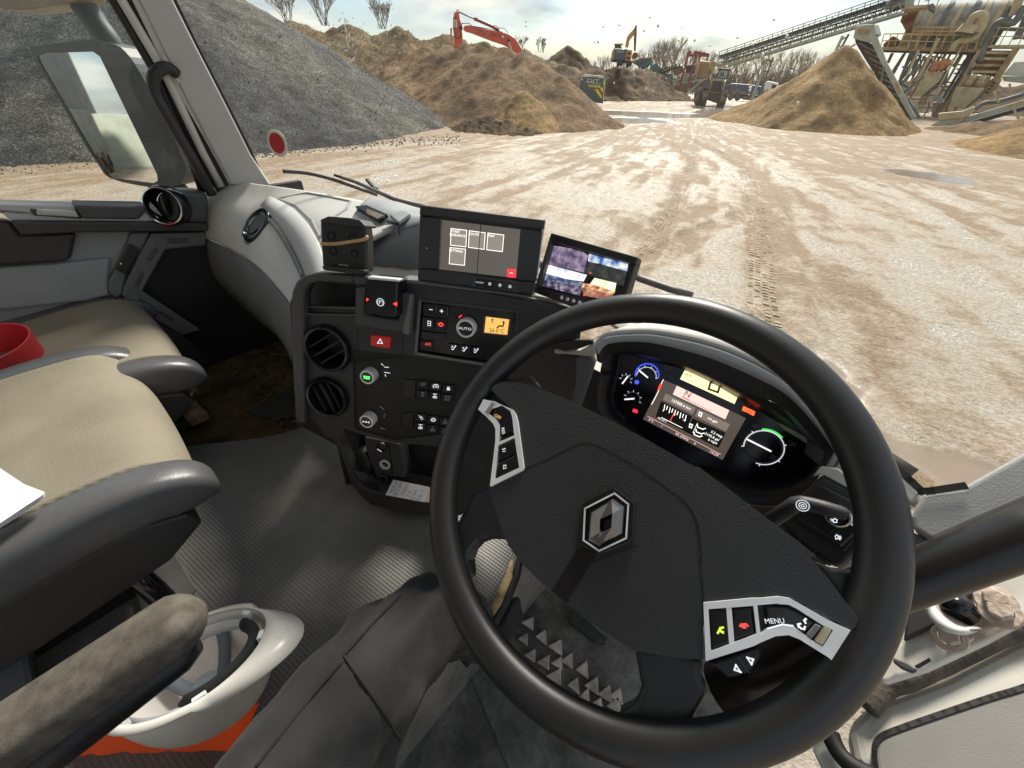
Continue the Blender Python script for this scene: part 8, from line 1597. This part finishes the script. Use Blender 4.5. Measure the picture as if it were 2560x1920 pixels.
# ================================================================== TREES, BIRDS, BACKGROUND
def treemesh(seed, h=8.0, depth=5, spread=.55, n0=4, r0=.16):
    r_ = random.Random(seed); tr, br = MB(), MB()
    def limb(p, d, L, r, lv):
        q = p+d*L; m_ = p.lerp(q, .5)+V((r_.uniform(-1, 1), r_.uniform(-1, 1), r_.uniform(-.3, .5)))*L*.08
        (tr if lv == 0 else br).tube([p, m_, q], [r, r*.85, r*.68], 5 if lv < 2 else 3, cap=False)
        if lv >= depth: return
        for k in range(n0 if lv == 0 else r_.choice((2, 3, 3))):
            ax = V((r_.uniform(-1, 1), r_.uniform(-1, 1), r_.uniform(-.1, .6))); dd = (d*(1-spread*.55)+ax.normalized()*spread+V((0, 0, .12))).normalized()
            limb(p.lerp(q, r_.uniform(.55, 1.0) if k else 1.0), dd, L*r_.uniform(.6, .82), max(.012, r*.62), lv+1)
    limb(V((0, 0, -.3)), V((r_.uniform(-.06, .06), r_.uniform(-.06, .06), 1)).normalized(), h*.30, r0, 0)
    return tr, br
M_BARK = mat('bare_bark', (.105, .085, .06), .9, var=.3, vs=2); M_TWIG = mat('bare_twigs', (.26, .22, .17), .9, var=.25, vs=.6)
def tree(nm, label, loc, seed, h, group=None, **kw):
    t = thing(nm, label, 'tree', loc, group); a, b = treemesh(seed, h, **kw)
    for mb_, pn, mm in ((a, 'trunk', M_BARK), (b, 'crown', M_TWIG)):
        o = link(pn, mb_.mesh(pn), mm, None); o.parent = t
    return t
def bush(label, loc, seed, h, n):
    t = thing('bare_tree', label, 'tree', loc); r_ = random.Random(seed); st_, br = MB(), MB()
    def grow(p, d, L, r, lv, mb_):
        q = p+d*L; mb_.tube([p, p.lerp(q, .5)+V((r_.uniform(-1, 1), r_.uniform(-1, 1), 0))*L*.06, q], [r, r*.85, r*.7], 4 if lv < 2 else 3, cap=False)
        if lv >= 4: return
        for k in range(3):
            dd = (d*.8+V((r_.uniform(-1, 1), r_.uniform(-1, 1), r_.uniform(.1, .5)))*.5).normalized(); grow(p.lerp(q, r_.uniform(.4, 1)), dd, L*r_.uniform(.5, .75), max(.014, r*.6), lv+1, br)
    for i in range(n):
        a = r_.uniform(0, 6.28); grow(V((r_.uniform(-.5, .5), r_.uniform(-.5, .5), -.3)), V((math.cos(a)*.5, math.sin(a)*.5, 1)).normalized(), h*r_.uniform(.25, .4), .04, 0, st_)
    for mb_, pn, mm in ((st_, 'trunk', M_BARK), (br, 'crown', M_TWIG)): o = link(pn, mb_.mesh(pn), mm, None); o.parent = t
bush('tall bare many stemmed tree cut off by the top edge on the straw bank', far(zz('B', (300, 118)), 80)-V((0, 0, .6)), 3, 8.0, 14)
bush('smaller bare bush right of the taller tree on the straw bank', far(zz('B', (700, 150)), 80)-V((0, 0, .5)), 5, 5.0, 12)
bush('leftmost bare bush on the straw bank next to the gravel heap', far(zz('B', (40, 105)), 82)-V((0, 0, .5)), 9, 5.0, 10)
bush('low bare shrub on the skyline just right of the red boom', far(zz('W', (1480, 760)), 86)-V((0, 0, .8)), 13, 3.0, 6)
bush('low bare shrub on the skyline further right of the red boom', far(zz('W', (1880, 810)), 88)-V((0, 0, .8)), 15, 3.4, 7)
protos = [tree('bare_tree', 'widest bare tree above the teal screening plant', (*polar(-26.2, 112), -1.4), 21+i, 9.0, 'bare trees behind the yard', n0=5, r0=.2) for i in range(1)]
spots = [(-24.8, 112, 1.6, .7, 'tall bare tree just left of the red portal frame'), (-27.6, 120, 1.3, 2.1, 'bare tree rising above the teal hopper'), (-23.2, 125, 1.4, 3.2, 'bare tree behind the top of the red portal frame'), (-29.4, 128, 1.25, 1.2, 'bare tree right behind the orange excavator bucket'), (-21.6, 132, 1.35, 4.4, 'bare tree directly behind the raised loader bucket'), (-19.4, 130, 1.3, 5.2, 'bare tree behind the loader cab and conveyor foot'), (-17.6, 126, 1.3, .3, 'bare tree behind the navy tipper body'), (-15.8, 128, 1.35, 1.9, 'bare tree behind the white tipper cab'), (-14.2, 124, 1.3, 3.9, 'bare tree just right of the white tipper cab'), (-12.6, 118, 1.3, 2.6, 'spreading bare tree at the left edge of the pointed sand heap'), (-32, 130, 1.2, 5.9, 'bare tree left of the orange excavator'), (-11.6, 108, 1.1, 4.9, 'bare tree half hidden by the pointed sand heap'), (-33.6, 126, 1.0, 1.0, 'low bare tree above the dark earth mound, leftmost of the row'), (-25.6, 118, 1.45, 4.1, 'bare tree in the gap between teal hopper and portal frame')]
protos[0].scale = (1.25,)*3
for a, d_, s, rz, lb_ in spots: copy_tree(protos[0], (*polar(a, d_), -1.4), rz, s*.86, lb_)
# dense hedge wood behind them reads as one mass
def wood():
    r_ = random.Random(8); mb_ = MB()
    for i in range(3600):
        a = r_.uniform(-42, -6); d_ = r_.uniform(128, 165); x, y = polar(a, d_); hgt = (5.2+1.8*noise.noise((a*.35, 2, 0))+1.0*noise.noise((a*1.3, 5, 0)))*(1.0 if a > -30 else .8); z0 = -1.5
        p = V((x, y, z0)); top = p+V((r_.uniform(-1.2, 1.2), r_.uniform(-1.2, 1.2), hgt*r_.uniform(.55, 1.15)))
        mid = p.lerp(top, .5)+V((r_.uniform(-.5, .5), r_.uniform(-.5, .5), 0)); mb_.tube([p, mid, top], [.09, .06, .02], 3, cap=False)
        for k in range(4):
            q = p.lerp(top, r_.uniform(.35, .95)); e = q+V((r_.uniform(-1, 1), r_.uniform(-1, 1), r_.uniform(.2, 1.1)))*.9; mb_.tube([q, e], [.035, .012], 3, cap=False)
    o = mb_.build('woodland', mat('wood_mass', (.17, .14, .10), .95, var=.3, vs=.25), None); tag(o, 'brown leafless wood along the far side of the yard', 'wood', kind='stuff')
wood()
def scrub():
    r_ = random.Random(18); mb_ = MB(); me = bank.data; n = len(me.polygons); cnt = 0
    while cnt < 5200:
        c = me.polygons[r_.randrange(n)].center
        if c.z < 3.0 or math.hypot(c.x, c.y) > 78: cnt += .2; continue
        cnt += 1; hgt = r_.uniform(.1, .45); d_ = V((r_.uniform(-.5, .5), r_.uniform(-.5, .5), 1))*hgt; s = V((r_.uniform(-.05, .05), r_.uniform(-.05, .05), 0)); mb_.add([c-s, c+s, c+d_], [(0, 1, 2)])
    o = mb_.build('dry_grass', mat('straw', (.30, .235, .12), .9, var=.35, vs=.4), None); tag(o, 'dry straw coloured grass and weeds on the earth bank', 'grass', kind='stuff')
scrub()
# gulls
M_GULL = mat('gull_white', (.82, .82, .8), .6); M_GDK = mat('bird_dark', (.06, .06, .065), .7)
def bird(q, k, d_, span, m, label, cat='bird', grp=None, flap=.3):
    c = far(zz(k, q), d_); b = thing('gull' if m is M_GULL else 'crow', label, cat, tuple(c), grp); h = V((rnd.uniform(-1, 1), rnd.uniform(-1, 1), 0)).normalized(); s = h.cross(V((0, 0, 1)))
    MB().tube([c-h*span*.22, c-h*span*.08, c+h*span*.12, c+h*span*.22], [.01*span, .06*span, .055*span, .02*span], 8).build('body', m, b, smooth=True)
    for sg in (-1, 1):
        w1 = c+s*sg*span*.25+V((0, 0, flap*span*.25)); w2 = c+s*sg*span*.5+V((0, 0, flap*span*.12)); MB().add([c+h*span*.08, c-h*span*.06, w1-h*span*.05, w1+h*span*.07, w2-h*span*.05], [(0, 1, 2, 3), (3, 2, 4)]).build('wing', m, b, solid=.01)
for q, lb in (((815, 468), 'white gull flying low between loader and conveyor leg, largest of the group'), ((1028, 450), 'white gull just left of the pale conveyor leg'), ((1100, 350), 'white gull below the long conveyor near the leg top'), ((930, 345), 'white gull under the long conveyor right of the loader cab'), ((972, 655), 'white gull in front of the navy tipper body')):
    bird(q, 'R', 46, .75, M_GULL, lb)
for q, k, lb in (((415, 88), 'R', 'dark bird in the sky above the loader'), ((92, 135), 'R', 'black and white bird above the red portal frame'), ((45, 155), 'Y', 'dark bird high left of the orange excavator'), ((265, 135), 'Y', 'dark bird above the orange excavator cab'), ((1970, 185), 'C', 'dark bird over the far right of the wood'), ((830, 165), 'C', 'dark bird in the blue gap right of the orange boom'), ((115, 170), 'D', 'dark bird in the sky left of the long conveyor top')):
    bird(q, k, 60, .62, M_GDK, lb, flap=.5)
for q, lb in (((1585, 405), 'upper of two dark birds right of the red boom'), ((1585, 490), 'lower of two dark birds right of the red boom')): bird(q, 'W', 60, .5, M_GDK, lb, flap=.4)
# ---- things behind the lorry that the wing mirror shows
tb_ = thing('tipper_trailer', 'own lorry body side with red marker line seen in the wing mirror', 'lorry body', (-.85, -5, .9))
MB().box((-.85, -5.2, 1.55), (2.45, 6.4, 1.1)).build('body_wall', M_WPNT, tb_, bevel=.03)
for i in range(7): MB().box((-2.1, -2.4-.95*i, 1.55), (.06, .1, 1.1)).build('rib', M_PGREY, tb_)
MB().box((-2.09, -5.2, 1.05), (.04, 6.2, .07)).build('red_marker', M_HR, tb_); MB().box((-.85, -5.2, .85), (1.0, 6.6, .25)).build('chassis', M_BLKM, tb_)
for y in (-5.2, -6.5): wheel((-1.95, y, .52), (1, 0, 0), .52, .35, tb_, hub=M_PGREY)
sh = thing('shed', 'grey corrugated shed with containers behind the lorry, seen in the mirror', 'shed', (-10, -38, 0))
MB().box((-15, -38, 3.2), (12, 14, 6.4)).build('wall', M_PGREY, sh); MB().prism([V((-21.3, -45.3, 6.4)), V((-8.7, -45.3, 6.4)), V((-15, -45.3, 8.2))], V((0, 14.6, 0))).build('roof', M_PGREY, sh)
for i in range(3):
    c_ = thing('container', ('pale green', 'cream', 'dark grey')[i]+' storage container seen in the wing mirror', 'container', (-7.5+2.2*i*.2, -33-3*i, 0))
    MB().box((-6.6+.3*i, -33-3.1*i, 1.3), (2.4, 2.9, 2.6)).build('box', (M_PGRN, M_CREAM, M_PGREY)[i], c_, bevel=.03); MB().box((-5.38+.3*i, -33-3.1*i, 1.2), (.05, 1.2, 2.2)).build('door', M_BLKM, c_)
rv = thing('lorry', 'red lorry cab parked behind, seen in the wing mirror', 'lorry', (-8.2, -24, 0))
MB().box((-8.2, -24, 1.9), (2.4, 2.2, 2.3)).build('cab', M_HR, rv, bevel=.15); MB().box((-8.2, -22.88, 2.4), (2.1, .05, .8)).build('windscreen', M_WIN, rv); MB().box((-8.2, -28, 1.8), (2.4, 5, 1.8)).build('body', M_PGREY, rv, bevel=.05)
for y in (-24, -27.5, -29): wheel((-7.1, y, .5), (1, 0, 0), .5, .35, rv, hub=M_PGREY)
